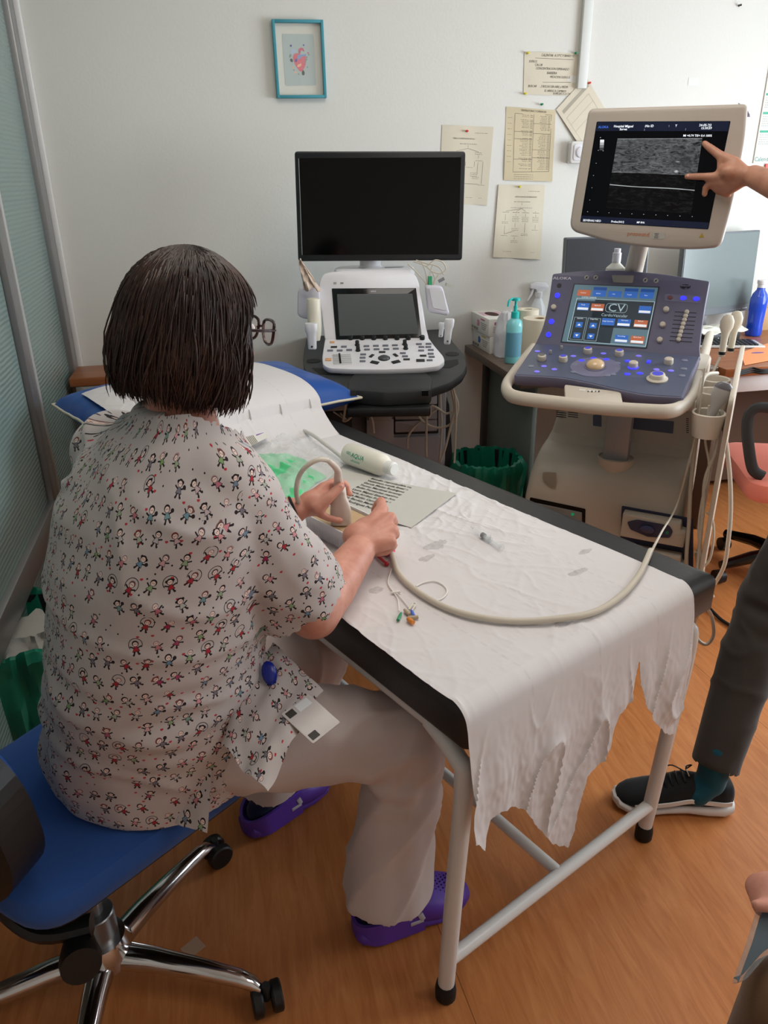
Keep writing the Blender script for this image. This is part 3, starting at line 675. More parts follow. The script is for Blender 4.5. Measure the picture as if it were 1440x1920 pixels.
# glove boxes
A = pz(876, 640, DZ); B = pz(917, 664, DZ); C = pz(934, 661, DZ)
ang = math.atan2((B - A).y, (B - A).x); Lb = (B - A).length
def glove(z, dx, colr, label, pr):
    ctr = B + (A - B).normalized() * .118 ; nrm = Vector((-(A - B).y, (A - B).x, 0)).normalized()
    if nrm.x < 0: nrm = -nrm
    ctr = ctr + nrm * (.062 + dx); ctr.z = z
    M = Matrix.Translation(ctr) @ Matrix.Rotation(ang, 4, 'Z')
    g = thing('glove_box', label, 'box', M=M)
    MB().box(.236, .122, .076, (0, 0, .038), M, bev=.002).build('carton', PAPERN, g)
    side = 1 if (M.to_3x3() @ Vector((0, 1, 0))).dot(nrm) < 0 else -1
    lab = MB(); S = M @ Matrix.Translation((0, side * .0612, .038)) @ Matrix.Rotation(R(90 if side < 0 else -90), 4, 'X') 
    if side > 0: S = S @ Matrix.Rotation(PI, 4, 'Z')
    lab.prism(roundpoly([(-.03, -.012), (-.03, .016), (-.006, .016), (.004, .002), (-.006, -.012)], .004), 0, .0006, S, 0)
    lab.box(.05, .006, .0006, (.04, .024, .0003), S, 1)
    for k in range(4): lab.box(.08 - k * .012, .0025, .0005, (.055, .008 - k * .008, .0003), S, 2)
    for k in range(3): lab.box(.022, .012, .0005, (-.09 + k * .03, -.026, .0003), S, 2)
    E_ = M @ Matrix.Translation((.1182, 0, .038)) @ Matrix.Rotation(R(90), 4, 'Z') @ Matrix.Rotation(R(90), 4, 'X')
    lab.box(.07, .012, .0006, (0, .018, .0003), E_, 1); 
    for k in range(4): lab.box(.08, .002, .0005, (0, .002 - k * .007, .0003), E_, 2)
    lab.box(.09, .10, .0006, (-.02, 0, .0765), M, 3) if pr else None
    lab.build('printing', [K('box_' + colr, {'pink': 'd58aa8', 'blue': '3f6cb0'}[colr], .6), K('box_a' + colr, {'pink': 'c86a8a', 'blue': 'c7b85a'}[colr], .6), INKG, K('box_lilac', 'dcb8c6', .6)], g)
    if pr: MB().prism(circ(.055, 24, .028), .0765, .0772, M @ Matrix.Translation((-.01, 0, 0))).build('opening', K('opening_brown', '4a2f28', .8), g)
    return g
glove(DZ, 0, 'blue', 'white and blue glove box on the dark desk, under the pink one', False)
glove(DZ + .0765, -.008, 'pink', 'white and pink glove box lying open on top of the blue one', True)
# crumpled white bag
def crumple(c, rx, ry, h, seed, amp=.35, nu=28, nv=14):
    m = MB()
    def P(u, v):
        a = u * 2 * PI; k = math.sin(max(.02, v) * PI * .5) if v < 1 else 1
        n = noise.noise(Vector((math.cos(a) * 2 + seed, math.sin(a) * 2, v * 3))); n2 = noise.noise(Vector((math.cos(a) * 6 + seed, math.sin(a) * 6, v * 9)))
        s = 1 + amp * (n * .6 + n2 * .35); vv = 1 - v
        return Vector(c) + Vector((math.cos(a) * rx * s * (1 - .5 * vv ** 3 * 1), math.sin(a) * ry * s * (1 - .5 * vv ** 3), h * vv * (1 + .1 * n)))
    m.grid(P, nu, nv)
    top = [P(i / nu, 0) for i in range(nu)]; m.add(top, [tuple(range(nu))]); return m
bp = pz(941, 672, DZ); solo('paper_bag', crumple((bp.x + .03, bp.y + .05, DZ + .001), .045, .06, .19, 3), K('white_bag', 'dcdce0', .45, bump=.4, bscale=60), 'crinkled white bag standing between the glove boxes and the teal pump bottle', 'bag')
def at_desk(x, y): p = pz(x, y, DZ); return Matrix.Translation((p.x, p.y, DZ + .0005))
# sanitizer
T = at_desk(961, 680); sb = thing('pump_bottle', 'clear teal sanitizer bottle with a turquoise pump on the dark desk', 'bottle', M=T)
MB().lathe([(.001, 0), (.033, .001), (.036, .006), (.036, .155), (.03, .175), (.016, .186), (.014, .196), (.0001, .197)], T, sy=.8).build('bottle_body', K('teal_liquid', '86d2d6', .12, alpha=.85), sb)
pm = MB(); pm.lathe([(.017, .188), (.017, .212), (.008, .214), (.008, .236), (.0001, .237)], T); pm.lathe([(.005, .236), (.005, .256), (.017, .257), (.017, .268), (.0001, .270)], T)
pm.tube(catmull([T @ Vector(p) for p in ((.0, 0, .263), (-.022, -.006, .265), (-.034, -.01, .258), (-.038, -.012, .236))], 4), .0045); pm.build('pump', K('turquoise', '28b8b4', .35), sb)
lb = MB(); 
for k in range(9): pass
lb.rings([[(.0366 * math.cos(a), .0366 * .8 * math.sin(a), z) for a in [R(190 + i * 12) for i in range(13)]] for z in (.03, .13)], T, cap=(False, False)); o = lb.build('label', K('label_blue', '5d93a8', .5), sb); solidify(o, .0004, 1)
# paper roll
T = at_desk(1004, 704); rl = thing('paper_roll', 'large upright roll of white couch paper behind the ultrasound console', 'paper roll', M=T)
MB().lathe([(.022, .001), (.062, .001), (.063, .004), (.063, .222), (.062, .224), (.021, .224), (.0205, .16)], T, n=40, cap=(True, False)).build('roll', PAPERW, rl); MB().lathe([(.0205, .1), (.0205, .2235), (.018, .2235), (.018, .1)], T, n=24).build('core', K('cardboard', 'a88a68', .8), rl)
T = at_desk(983, 676); solo('paper_roll', MB().lathe([(.02, .001), (.048, .001), (.048, .216), (.02, .216), (.02, .1)], T, n=32), PAPERW, 'narrower white paper roll just left of the large one', 'paper roll')
# spray bottle
T = at_desk(1004, 640); sp = thing('spray_bottle', 'white trigger spray bottle standing behind the paper roll', 'bottle', M=T)
sz = (py_(1008, 528, T.translation.y).z - DZ) / .275
Ts = T @ Matrix.Scale(sz, 4)
MB().lathe([(.001, 0), (.038, .002), (.04, .01), (.04, .12), (.034, .16), (.02, .19), (.0135, .205), (.0135, .215), (.0001, .216)], Ts, sy=.75).build('bottle_body', K('milky_plastic', 'e6eaec', .3, alpha=.9), sp)
tg_ = MB(); tg_.lathe([(.017, .205), (.018, .228), (.012, .231)], Ts); tg_.prism(roundpoly([(-.045, .245), (-.045, .262), (-.02, .272), (.03, .27), (.046, .25), (.03, .24), (.012, .228), (-.012, .228), (-.018, .242)], .006), -.011, .011, Ts @ Matrix.Rotation(R(90), 4, 'X'), 0, .003); tg_.build('sprayer_head', WHITE, sp)
MB().prism(roundpoly([(-.032, .246), (-.024, .246), (-.034, .215), (-.052, .19), (-.058, .19), (-.042, .216)], .003), -.005, .005, Ts @ Matrix.Rotation(R(90), 4, 'X'), 0, .001).build('trigger', WHITE, sp)
# computer monitors on the desks
def monitor(plane, q0, q1, label, scr):   # q0 = lower left, q1 = upper right in plane units
    W = q1[0] - q0[0]; H = q1[1] - q0[1]; M = plane.T((q0[0] + q1[0]) / 2, (q0[1] + q1[1]) / 2)
    g = thing('computer_monitor', label, 'monitor', M=Matrix.Translation((M.translation.x, M.translation.y, DZ)))
    MB().prism(rrect(W, H, .006), -.028, 0, M, 0, .003).build('housing', K('monitor_grey', '5f6468', .45), g)
    MB().box(W - .012, H - .04, .002, (0, .013, .001), M).build('screen', scr, g)
    k = MB()
    for i in range(5): k.box(.008, .002, .001, (W / 2 - .14 + i * .016, -H / 2 + .013, .001), M)
    k.box(.035, .006, .001, (W / 2 - .04, -H / 2 + .014, .001), M); k.build('buttons', K('button_silver', 'a9adb0', .4), g)
    c = M @ Vector((0, -H * .1, -.03)); s = MB(); s.box(.05, .03, c.z - DZ - .006, (c.x, c.y + .05, (c.z + DZ) / 2), bev=.004); s.box(.20, .16, .012, (c.x, c.y + .09, DZ + .0065), bev=.004); s.build('stand', ALU, g)
MONSCR = K('idle_screen', '454b50', .28)
PL = Plane(Vector((py_(1140, 560, 3.12))), (1, -.05, 0), (0, .06, 1)); a0 = PL.q(1052, 600); a1 = PL.q(1220, 441)
monitor(PL, (a0[0], a0[1]), (a1[0], a1[1] + .0), 'dark computer monitor on the left of the desk pair, behind the white lotion bottle', K('dark_screen', '34373c', .3))
PR = Plane(pz(1370, 582, .86), (.96, .28, 0), (0, .05, 1)); a0 = PR.q(1300, 594); a1 = PR.q(1426, 431); a0 = (a1[0] - .50, PR.q(1415, 580)[1])
monitor(PR, a0, a1, 'wide grey-green computer monitor behind the beige ultrasound screen', K('grey_green_screen', '66706f', .22))
# mini computer, papers, keyboard, bottle, folder, cables
T = at_desk(1352, 640) @ Matrix.Rotation(R(8), 4, 'Z'); mc = thing('mini_computer', 'flat black mini computer under a white cloth on the right desk', 'computer', M=T)
MB().box(.2, .15, .036, (0, .065, .019), T, bev=.003).build('case', BLACK, mc); pt = MB(); pt.lathe([(.003, 0), (.003, .001), (.0001, .001)], T @ Matrix.Translation((-.03, -.0102, .018)) @ Matrix.Rotation(R(90), 4, 'X')); 
for i in range(3): pt.box(.008, .001, .003, (.01 + i * .016, -.0105, .018), T)
pt.build('ports', ALUL, mc)
def cloth(u, v): return T @ Vector((-.12 + .26 * u, -.012 + .16 * v, .04 + .008 * noise.noise(Vector((u * 5, v * 5, 1))) + .012 * math.sin(v * PI) + .004 * math.sin(u * 20)))
o = solo('white_cloth', MB().grid(cloth, 20, 16), K('bright_cloth', 'eeece0', .8), 'white folded cloth lying on the black mini computer', 'cloth'); solidify(o, .004, 1)
T = at_desk(1390, 648) @ Matrix.Rotation(R(-18), 4, 'Z'); kb = thing('keyboard', 'grey keyboard with black keys beside the blue bottle', 'keyboard', M=T)
MB().box(.42, .14, .012, (-.13, .0, .007), T, bev=.003).build('base', ALUL, kb); kk = MB()
for i in range(18):
    for j in range(5): kk.box(.017, .019, .006, (-.32 + i * .0215, -.05 + j * .025, .016), T, bev=.001)
kk.build('keys', BLACK, kb)
T = at_desk(1411, 629); bb = thing('water_bottle', 'transparent blue water bottle with a white cap at the right edge', 'bottle', M=T)
bs = (py_(1427, 526, T.translation.y).z - DZ) / .27; Tb = T @ Matrix.Scale(max(.8, min(1.25, bs)), 4)
MB().lathe([(.001, 0), (.036, .002), (.04, .01), (.038, .06), (.04, .12), (.041, .18), (.034, .205), (.02, .225), (.018, .238)], Tb, n=28, cap=(True, False)).build('bottle_body', K('blue_glass', '1a4fd0', .08, alpha=.82), bb)
MB().lathe([(.0185, .236), (.0185, .252), (.022, .254), (.023, .268), (.02, .272), (.0001, .272)], Tb).build('cap', WHITE, bb)
f = [pz(1388, 662, DZ + .004), pz(1452, 640, DZ + .004), pz(1480, 668, DZ + .004), pz(1396, 684, DZ + .004)]
fo = MB(); PT = Plane((0, 0, DZ), (1, 0, 0), (0, 1, 0)); fo.prism([(p.x, p.y) for p in f], .002, .006, PT.M); fol = solo('folder', fo, K('orange_folder', 'e8925c', .6), 'orange paper folder on the desk at the right edge', 'folder')
MB().prism(circ(.03, 20, .012), 0, .0006, PT.T(*PT.q(1420, 664), .0062)).build('round_print', K('violet_print', '7b5a90', .6), fol)
bc = MB(); 
for k in range(3): bc.tube(catmull([pz(1386, 697 + k * 3, DZ + .006), pz(1410, 690 + k * 4, DZ + .008), pz(1430, 694 + k * 3, DZ + .006), pz(1460, 688 + k * 4, DZ + .006)], 5), .004)
solo('cable_bundle', bc, RUBBER, 'black cables lying along the front edge of the right desk', 'cable')
T = at_desk(1405, 600); solo('wooden_box', MB().box(.16, .06, .11, (0, 0, .055), Matrix.Translation((2.72, 3.38, DZ)), bev=.002).box(.16, .06, .02, (0, 0, .12), Matrix.Translation((2.72, 3.38, DZ)), bev=.002), K('pine', 'c9a376', .6), 'pale wooden box on the desk behind the blue bottle', 'box')
# pink office chair
pc = thing('armchair', 'salmon pink office chair with black arm loops tucked in at the right', 'chair', (2.02, 2.25, 0))
def seatpad(name, cx, cy, rz, w_, d_, z0, z1, m_, par, r=.07): 
    T = Matrix.Translation((cx, cy, 0)) @ Matrix.Rotation(rz, 4, 'Z'); return MB().prism(rrect(w_, d_, r, 7), z0, z1, T, 0, .022).build(name, m_, par)
pa_ = pz(1366, 862, .47); seatpad('seat', pa_.x + .235, pa_.y - .12, R(-22), .5, .5, .40, .475, PINKFAB, pc)
pcx, pcy = pa_.x + .235, pa_.y - .12
def arm(px0, py0):
    T = Matrix.Translation((pcx, pcy, 0)) @ Matrix.Rotation(R(-22), 4, 'Z')
    return T
Tc = arm(0, 0); V = lambda x, y, z: Tc @ Vector((x, y, z))
m = MB(); Ar = [pz(1420, 895, .50), ]
PA = Plane(pz(1405, 900, .47), (.92, -.38, 0), (0, 0, 1)); loop = [PA.w(1430, 893), PA.w(1412, 880), PA.w(1404, 840), PA.w(1401, 800), PA.w(1407, 774), PA.w(1425, 764), PA.w(1460, 768)]
m.tube(catmull(loop, 6), .013, 10, flat=1.5); m.build('arm', DARKG, pc)
m = MB(); off = V(0, 0, 0) - V(.46, .0, 0); L2 = [p - off for p in loop]; m.tube(catmull(L2, 6), .013, 10, flat=1.5); m.build('arm', DARKG, pc)
MB().prism(rrect(.42, .5, .1, 7), -.03, .03, Tc @ Matrix.Translation((.30, .0, .78)) @ Matrix.Rotation(R(90), 4, 'Y') @ Matrix.Rotation(R(90), 4, 'Z'), 0, .02).build('backrest', PINKFAB, pc)
MB().cyl(V(0, 0, .1), V(0, 0, .4), .03).build('gas_lift', STEEL, pc); MB().tube(catmull([V(.05, 0, .38), V(.29, 0, .38), V(.31, 0, .6)], 5), .02).build('back_bracket', BLACK, pc)
fb = [px_(1350, 1062, 1.72), ]
for k in range(5):
    a_ = R(-22 + 72 * k + 150); e = V(.27 * math.cos(a_), .27 * math.sin(a_), .075); MB().tube([V(0, 0, .1), V(.14 * math.cos(a_), .14 * math.sin(a_), .098), e], 0, 10, radii=[.03, .024, .018]).build('base_leg', BLACKG, pc)
    MB().cyl(e + Vector((-.018, 0, -.047)), e + Vector((.018, 0, -.047)), .027).build('caster', BLACK, pc)
# power cable on the floor behind the dark trousers
cb = MB(); cb.tube(catmull([pz(1330, 1140, .012), pz(1350, 1160, .008), pz(1375, 1178, .008), pz(1410, 1215, .008), pz(1450, 1230, .008)], 6), .006); solo('power_cable', cb, RUBBER, 'thin black power cable on the floor behind the dark trouser leg', 'cable')
# bins with green liners
def bin_(cx, cy, r, h, label, seed, trash=False):
    b_ = thing('waste_bin', label, 'bin', (cx, cy, 0)); T = Matrix.Translation((cx, cy, 0))
    MB().lathe([(r * .78, .001), (r * .8, .004), (r, h), (r * .98, h), (r * .78, .012)], T, n=32, cap=(True, False)).build('bin_body', BLACK, b_)
    def P(u, v):
        a = u * 2 * PI; n1 = noise.noise(Vector((math.cos(a) * 3 + seed, math.sin(a) * 3, v * 2))); n2 = noise.noise(Vector((math.cos(a) * 11 + seed, math.sin(a) * 11, v * 2.5))); f = .004 * math.sin(a * 23 + 4 * n1)
        if v < .62: t = v / .62; rr = r * 1.05 + .012 + .022 * n1 + .012 * n2 + f; z = h * (.38 + .62 * t) + .012 * n1
        elif v < .75: t = (v - .62) / .13; rr = r * 1.05 + .012 - .03 * t + .015 * n1 + f; z = h + .012 * math.sin(t * PI) + .014 * n1 + .012 * n2 
        else: t = (v - .75) / .25; rr = r * (.98 - .15 * t) + .014 * n1 + f; z = h - .16 * t + .014 * n1
        return Vector((cx + rr * math.cos(a), cy + rr * math.sin(a), z))
    o = MB().grid(P, 96, 20).build('liner', GREENBAG, b_); solidify(o, .0012, 0)
    if trash:
        tr_ = crumple((cx + .02, cy - .02, h - .16), r * .75, r * .75, .17, seed + 3, .6, 40, 20); solo('crumpled_paper', tr_, K('crumpled_white', 'a9a7a0', .5, bump=.6, bscale=50), 'crumpled white paper and film filling the green-lined bin on the left', 'waste paper')
bin_(1.03, 2.80, .135, .40, 'waste bin with dark green liner between the dark oak desk and the beige cart', 2)
bin_(-.60, 1.92, .17, .38, 'waste bin with green liner beside the glass partition on the left', 9, True)
# paper scrap on the floor
sc = pz(362, 1777, 0); solo('paper_scrap', MB().box(.04, .034, .0006, (0, 0, .0006), Matrix.Translation(sc) @ Matrix.Rotation(R(35), 4, 'Z')), K('translucent_scrap', 'd6b49a', .4, alpha=.55), 'small translucent scrap on the floor beside the chrome chair base', 'scrap')
# ================================================================ exam couch
CO = Vector((.305, .885, 0)); ca = R(25)
CW = Vector((math.cos(ca), math.sin(ca), 0)); CL = Vector((-math.sin(ca), math.cos(ca), 0))
CM = Matrix((CW, CL, Vector((0, 0, 1)))).transposed().to_4x4(); CM.translation = CO
PW, PLEN, PT_, PB = .695, 1.86, .742, .655
cz = lambda x, y, z=PT_: (CM.inverted() @ pz(x, y, z))     # pixel -> couch coordinates at height z
couch = thing('examination_couch', 'black padded examination couch on a white tubular frame in the middle of the room', 'examination couch', M=CM)
m = MB(); sec = []
def padsec(l, s=1.0):
    r = .034; pts = []
    for cx, cy, a0 in ((PW - r, PT_ - r, 0), (r, PT_ - r, 90), (.012, PB + .012, 180), (PW - .012, PB + .012, 270)):
        rr = r if a0 < 180 else .012
        for k in range(7): a = R(a0 + 15 * k); pts.append(((cx + rr * math.cos(a) - PW / 2) * s + PW / 2, l, (cy + rr * math.sin(a) - .70) * s + .70))
    return pts
def padr(l, ins):
    b_ = padsec(l); return [(min(max(x, ins * .5), PW - ins * .5), y, max(min(z, PT_ - ins), PB + ins * .25)) for x, y, z in b_]
ends = [(R(90 * k / 6)) for k in range(7)]
m.rings([padr(-.012 + .034 * (1 - math.sin(t_)), .034 * (1 - math.cos(t_))) for t_ in reversed(ends)] + [padsec(.03 + (PLEN - .06) * k / 8) for k in range(9)] + [padr(PLEN + .012 - .034 * (1 - math.sin(t_)), .034 * (1 - math.cos(t_))) for t_ in ends], CM); m.build('pad', LEATHER, couch, sharp=50)
clip = MB().box(.014, .012, .035, (.022, -.012, .675), CM, bev=.002); clip.build('corner_clip', K('worn_brown', '5b4334', .4, metal=.3), couch)
RT = .0165
def cw(a, b, c): return CM @ Vector((a, b, c))
FL, FR = .012, PW - .045
for s0, lab in ((.0, 'front'), (1.66, 'rear')):
    for x, dx in ((.022, 0), (PW - .03, .02)):
        L = s0
        foot = cw(x - (.008 if x < .3 else -.0), L + .035, .03)
        if s0 == 0 and x > .3: foot = cw(*(CM.inverted() @ Vector((.887, 1.199, .03))))
        if s0 == 0 and x < .3: foot = cw(*(CM.inverted() @ Vector((.308, .931, .03))))
        top = cw(x + (.002 if x < .3 else -.02), L + (.10 if s0 == 0 else -.06), .640); mid = cw(x, L + (.012 if s0 == 0 else .03), .565)
        P = [foot, foot.lerp(mid, .5), mid, cw(x, L + (.03 if s0 == 0 else .01), .610), top]
        MB().tube(catmull(P, 6), RT, 14).build('leg', WPAINT, couch)
        c = MB(); c.tube([foot + Vector((0, 0, -.0295)), foot + Vector((0, 0, -.026)), foot + Vector((0, 0, -.005)), foot + Vector((0, 0, .012))], .02, 16, radii=[.018, .0205, .021, .0185]); c.build('rubber_foot', RUBBER, couch)
for x in (.024, PW - .05):
    MB().tube([cw(x, .08, .640), cw(x, 1.62, .640)], RT - .003, 12).build('side_rail', WPAINT, couch)
lo = CM.inverted() @ pz(850, 1740, .12)
zb = .155
fL = Vector((.308, .931, .03)).lerp(cw(.022, .012, .565), .15); fR = Vector((.887, 1.199, .03)).lerp(cw(PW - .03, .012, .565), .15)
MB().tube([fL, fR], .014, 12).build('cross_bar', WPAINT, couch)
mid = (fL + fR) / 2; endp = CM @ Vector((PW / 2, 1.66, .12)); MB().tube([mid, endp], .013, 12).build('spine_bar', WPAINT, couch)
MB().tube([cw(.02, 1.69, .12), cw(PW - .03, 1.69, .12)], .014, 12).build('cross_bar', WPAINT, couch)
MB().tube([cw(.03, .72, .640), cw(PW - .05, .72, .640)], .012, 10).build('cross_bar', WPAINT, couch)
# pillow: blue vinyl wedge cushion with cream piping
pil = thing('pillow', 'blue vinyl pillow with cream piping under the paper at the head of the couch', 'pillow', M=CM @ Matrix.Translation((PW / 2, 1.60, PT_)))
MP = CM @ Matrix.Translation((.355, 1.62, PT_ + .001)) @ Matrix.Rotation(R(-3), 4, 'Z')
PHW, PHL = .43, .27
def pilP(u, v, top):
    a, b = 2 * u - 1, 2 * v - 1; e = max(abs(a), abs(b)); k = max(0, (1 - abs(a) ** 4) * (1 - abs(b) ** 3)) ** .42
    pin = 1 - .07 * (1 - abs(b)) * abs(a) ; pin2 = 1 - .10 * (1 - abs(a))
    z = .062 + (.078 if top else -.060) * k + .004 * noise.noise(Vector((a * 4, b * 4, 2)))
    return MP @ Vector((a * PHW * pin, b * PHL * pin2, max(z, .001)))
m = MB(); m.grid(lambda u, v: pilP(u, v, True), 44, 28); m.grid(lambda u, v: pilP(1 - u, v, False), 44, 28); m.build('cushion', BLUEVINYL, pil)
edge = [pilP(i / 20, 0, True) for i in range(20)] + [pilP(1, i / 14, True) for i in range(14)] + [pilP(1 - i / 20, 1, True) for i in range(20)] + [pilP(0, 1 - i / 14, True) for i in range(14)]
MB().tube(edge, .0045, 8, closed=True).build('piping', K('cream_piping', 'd8d2bd', .5), pil)
# couch roll paper
L_END = 1.80
HB = [(-.006, .64), (.0, .50), (.007, .494), (.022, .47), (.040, .515), (.062, .52), (.09, .512), (.128, .485), (.155, .44), (.19, .385), (.215, .345), (.255, .315), (.268, .345), (.274, .40), (.288, .465), (.318, .475), (.351, .495), (.36, .54), (.372, .566), (.402, .575), (.412, .60), (.424, .655), (.431, .60), (.452, .548), (.492, .487), (.52, .455), (.545, .428), (.575, .412), (.580, .47), (.588, .58), (.60, .66)]
def hb(s):
    for (a, x), (b, y) in zip(HB, HB[1:]):
        if a <= s <= b: return x + (y - x) * (s - a) / (b - a)
    return .6
def zsurf(wd_, l):
    z = PT_ + .0018
    q = MP.inverted() @ (CM @ Vector((wd_, l, 0))); a, b = q.x / PHW, q.y / PHL
    if abs(b) < 1.35 and abs(a) < 1:
        bb = min(1, abs(b)); k = max(0, (1 - abs(a) ** 4) * (1 - bb ** 3)) ** .42
        h = .062 + .078 * k
        if b < -1: h = .062 * max(0, (1.35 + b) / .35) ** 1.3
        elif b < -.98: h = .066
        z = max(z, PT_ + h + .006)
    return z
def wr(wd_, l):
    p = Vector((wd_ * 7, l * 7, 0)); n = noise.noise(p * 1.0) ; r1 = 1 - abs(noise.noise(Vector((wd_ * 9 + l * 5, l * 4 - wd_ * 3, 3)))) * 2; r2 = 1 - abs(noise.noise(Vector((wd_ * 26, l * 17, 8)))) * 2
    r3 = 1 - abs(noise.noise(Vector((wd_ * 14 - l * 20, l * 6 + wd_ * 5, 13)))) * 2
    big = max(0, min(1, .55 + 1.3 * noise.noise(Vector((wd_ * 3.1, l * 2.3, 21)))))
    r4 = 1 - abs(noise.noise(Vector((wd_ * 5 + l * 9, l * 9 - wd_ * 12, 31)))) * 2
    return .0012 * (n + .6) + big * (.0030 * max(0, r1) ** 9 + .0011 * max(0, r2) ** 4 + .0026 * max(0, r3) ** 11 + .0022 * max(0, r4) ** 12)
W0, W1 = -.004, .598
def hbj(u): return (hb(u * .597) if u < 1 else .66) + .005 * noise.noise(Vector((u * 50, 1, 0))) + .0025 * noise.noise(Vector((u * 130, 4, 0)))
def zreg(v): return (PT_ - .036) - (1 - v / .27) * .415
def sheetP(u, v):                     # v<.3 : hanging, v>.3 : lying
    VS = .27; RB = .036; ARC = RB * PI / 2
    s = W0 + (W1 - W0) * u
    if v >= VS:
        l = (v - VS) / (1 - VS) * L_END
        ww = s + .004 * math.sin(l * 9) * (1 if u > .5 else -1) * abs(2 * u - 1)
        amp = 1.0 if l < 1.2 else max(.35, 1 - (l - 1.2) * 2)
        e = min(1, l / .08)
        z = zsurf(ww, l) + wr(ww, l) * amp 
        if l < ARC:
            an = PI / 2 * (1 - l / ARC); rr_ = RB + .0015
            return CM @ Vector((ww, .0205 - rr_ * math.sin(an), PT_ - RB + rr_ * math.cos(an) + wr(ww, 0) * .5 + .002))
        return CM @ Vector((ww, l - ARC + .0205, z))
    z = max(zreg(v), hbj(u))
    d = (PT_ - RB) - z
    fold = .016 * noise.noise(Vector((u * 5 + d * 1.0, d * 1.2, 5))) + .008 * noise.noise(Vector((u * 13 - d * 2, d * 2.5, 7))) + .008 * max(0, 1 - abs(noise.noise(Vector((u * 9 + d * 5, d * 5, 2)))) * 2) ** 6 + .0015 * noise.noise(Vector((u * 60, d * 60, 7)))
    fold = .5 * (fold + .010 + math.sqrt((fold + .010) ** 2 + .00008)) - .010
    k = min(1, d / .12)
    return CM @ Vector((s + .010 * k * noise.noise(Vector((u * 5, d * 4, 0))), -.0185 - .004 * k - (fold + .010) * k - .03 * d * d, z))
NU, NV = 220, 460
m = MB(); m.grid(sheetP, NU, NV, keep=lambda u, v: v > .27 or zreg(v + .5 / NV) > hbj(u) - .0005)
sheet = solo('paper_sheet', m, SHEET, 'creased white paper sheet covering the couch and hanging torn over its front end', 'paper sheet')
uvl = sheet.data.uv_layers.new(name='UVMap'); me = sheet.data
for lp in me.loops:
    i = lp.vertex_index % (NU + 1); j = lp.vertex_index // (NU + 1); v = j / NV
    uvl.data[lp.index].uv = (i / NU * .6, (v - .27) / .73 * L_END if v >= .27 else -(1 - v / .27) * .3)
solidify(sheet, .0006, 0)
# stains of gel on the paper: damp grey patches with a shape of their own
def couchpt(x, y, h=.004): q = cz(x, y); return cw(q.x, q.y, zsurf(q.x, q.y) + wr(q.x, q.y) + h)
# ================================================================ things lying on the paper
CPL = Plane(cw(0, 0, PT_ + .006), CW, CL)
doc_px = [(640, 872), (858, 927), (772, 990), (585, 960)]
q = [Vector(CPL.q(*p)) for p in ((628, 880), (856, 928), (771, 991), (560, 925))]
def docP(u, v):
    p = (q[0] * (1 - u) + q[1] * u) * v + (q[3] * (1 - u) + q[2] * u) * (1 - v)
    return CPL.T(p.x, p.y, .000 + .002 * math.sin(u * 4 + 1) ** 2 + .005 * max(0, u - .8) * 2 * v) .translation
m = MB(); m.grid(docP, 16, 12); doc = solo('document', m, K('grey_paper', 'c4c2ba', .75), 'printed sheet of black text lying on the couch under the gel bottle', 'document'); solidify(doc, .0006, 1)
ink = MB(); rr_ = random.Random(2); Wt = ['Estudio reproducible seguridad Esteban', 'Valdivieso sonda lineal neonatal López', 'García Mañas Rodríguez Calatayud', 'Torres Martínez investigadora del', 'Belén Fernández reanimación', 'Laura Miguel Esteban Anatomía', 'Gloria Arribas Freijanes colaborador', 'María Muñío Carrasco', 'Maite Berdún Marín', 'Nerea Rodríguez Pastor']
for i in range(10):
    v = .93 - i * .085; a = docP(.0 + .30, v); b = docP(.35, v); ax = (docP(.6, v) - docP(.2, v)).normalized(); n = Vector((0, 0, 1)); bx = n.cross(ax)
    M = Matrix((ax, bx, n)).transposed().to_4x4(); M.translation = docP(.34 - .004 * i, v) + n * .0016
    ink.text(Wt[i], .0132, M, 0, align='LEFT', ext=.00005, bold=.0002, sx=.95)
ink.build('printed_text', INK, doc, smooth=False)
# gel bottle lying
a_ = couchpt(652, 872, .034); b_ = couchpt(742, 903, .030); ax = (b_ - a_); Lg = ax.length + .018; axn = ax.normalized(); 
Zx = axn; Yx = Vector((0, 0, 1)).cross(Zx).normalized(); Xx = Yx.cross(Zx); MG = Matrix((Xx, Yx, Zx)).transposed().to_4x4(); MG.translation = a_
gb = thing('gel_bottle', 'milky white gel bottle with green lettering lying on the couch paper', 'bottle', M=MG)
Lg = .175
MB().lathe([(.001, 0), (.026, .002), (.0305, .010), (.0305, .125), (.029, .140), (.022, .152), (.017, .156), (.0001, .157)], MG, n=32).build('bottle_body', K('gel_white', 'e8e4d6', .35, alpha=.97), gb)
MB().lathe([(.0165, .152), (.0185, .153), (.0185, .176), (.015, .180), (.0001, .180)], MG, n=28).build('cap', K('cap_white', 'ecece8', .35, alpha=.95), gb)
side = (CAMP - a_); side = (side - axn * side.dot(axn)).normalized(); Sd = Matrix((axn, side.cross(axn), side)).transposed().to_4x4(); Sd.translation = a_ + axn * .065 + side * .0308
lt = MB(); lt.text('AQUA', .017, Sd @ Matrix.Rotation(0, 4, 'Z') @ Matrix.Translation((.005, -.002, 0)), 0, ext=.0001, bold=.0002); lt.text('ultrasonic', .009, Sd @ Matrix.Translation((.0, -.016, -.003)), 0, ext=.0001); lt.text('GEL', .011, Sd @ Matrix.Translation((-.03, .0, 0)), 0, ext=.0001)
lt.build('lettering', K('gel_green', '2f9c7c', .6), gb, smooth=False)
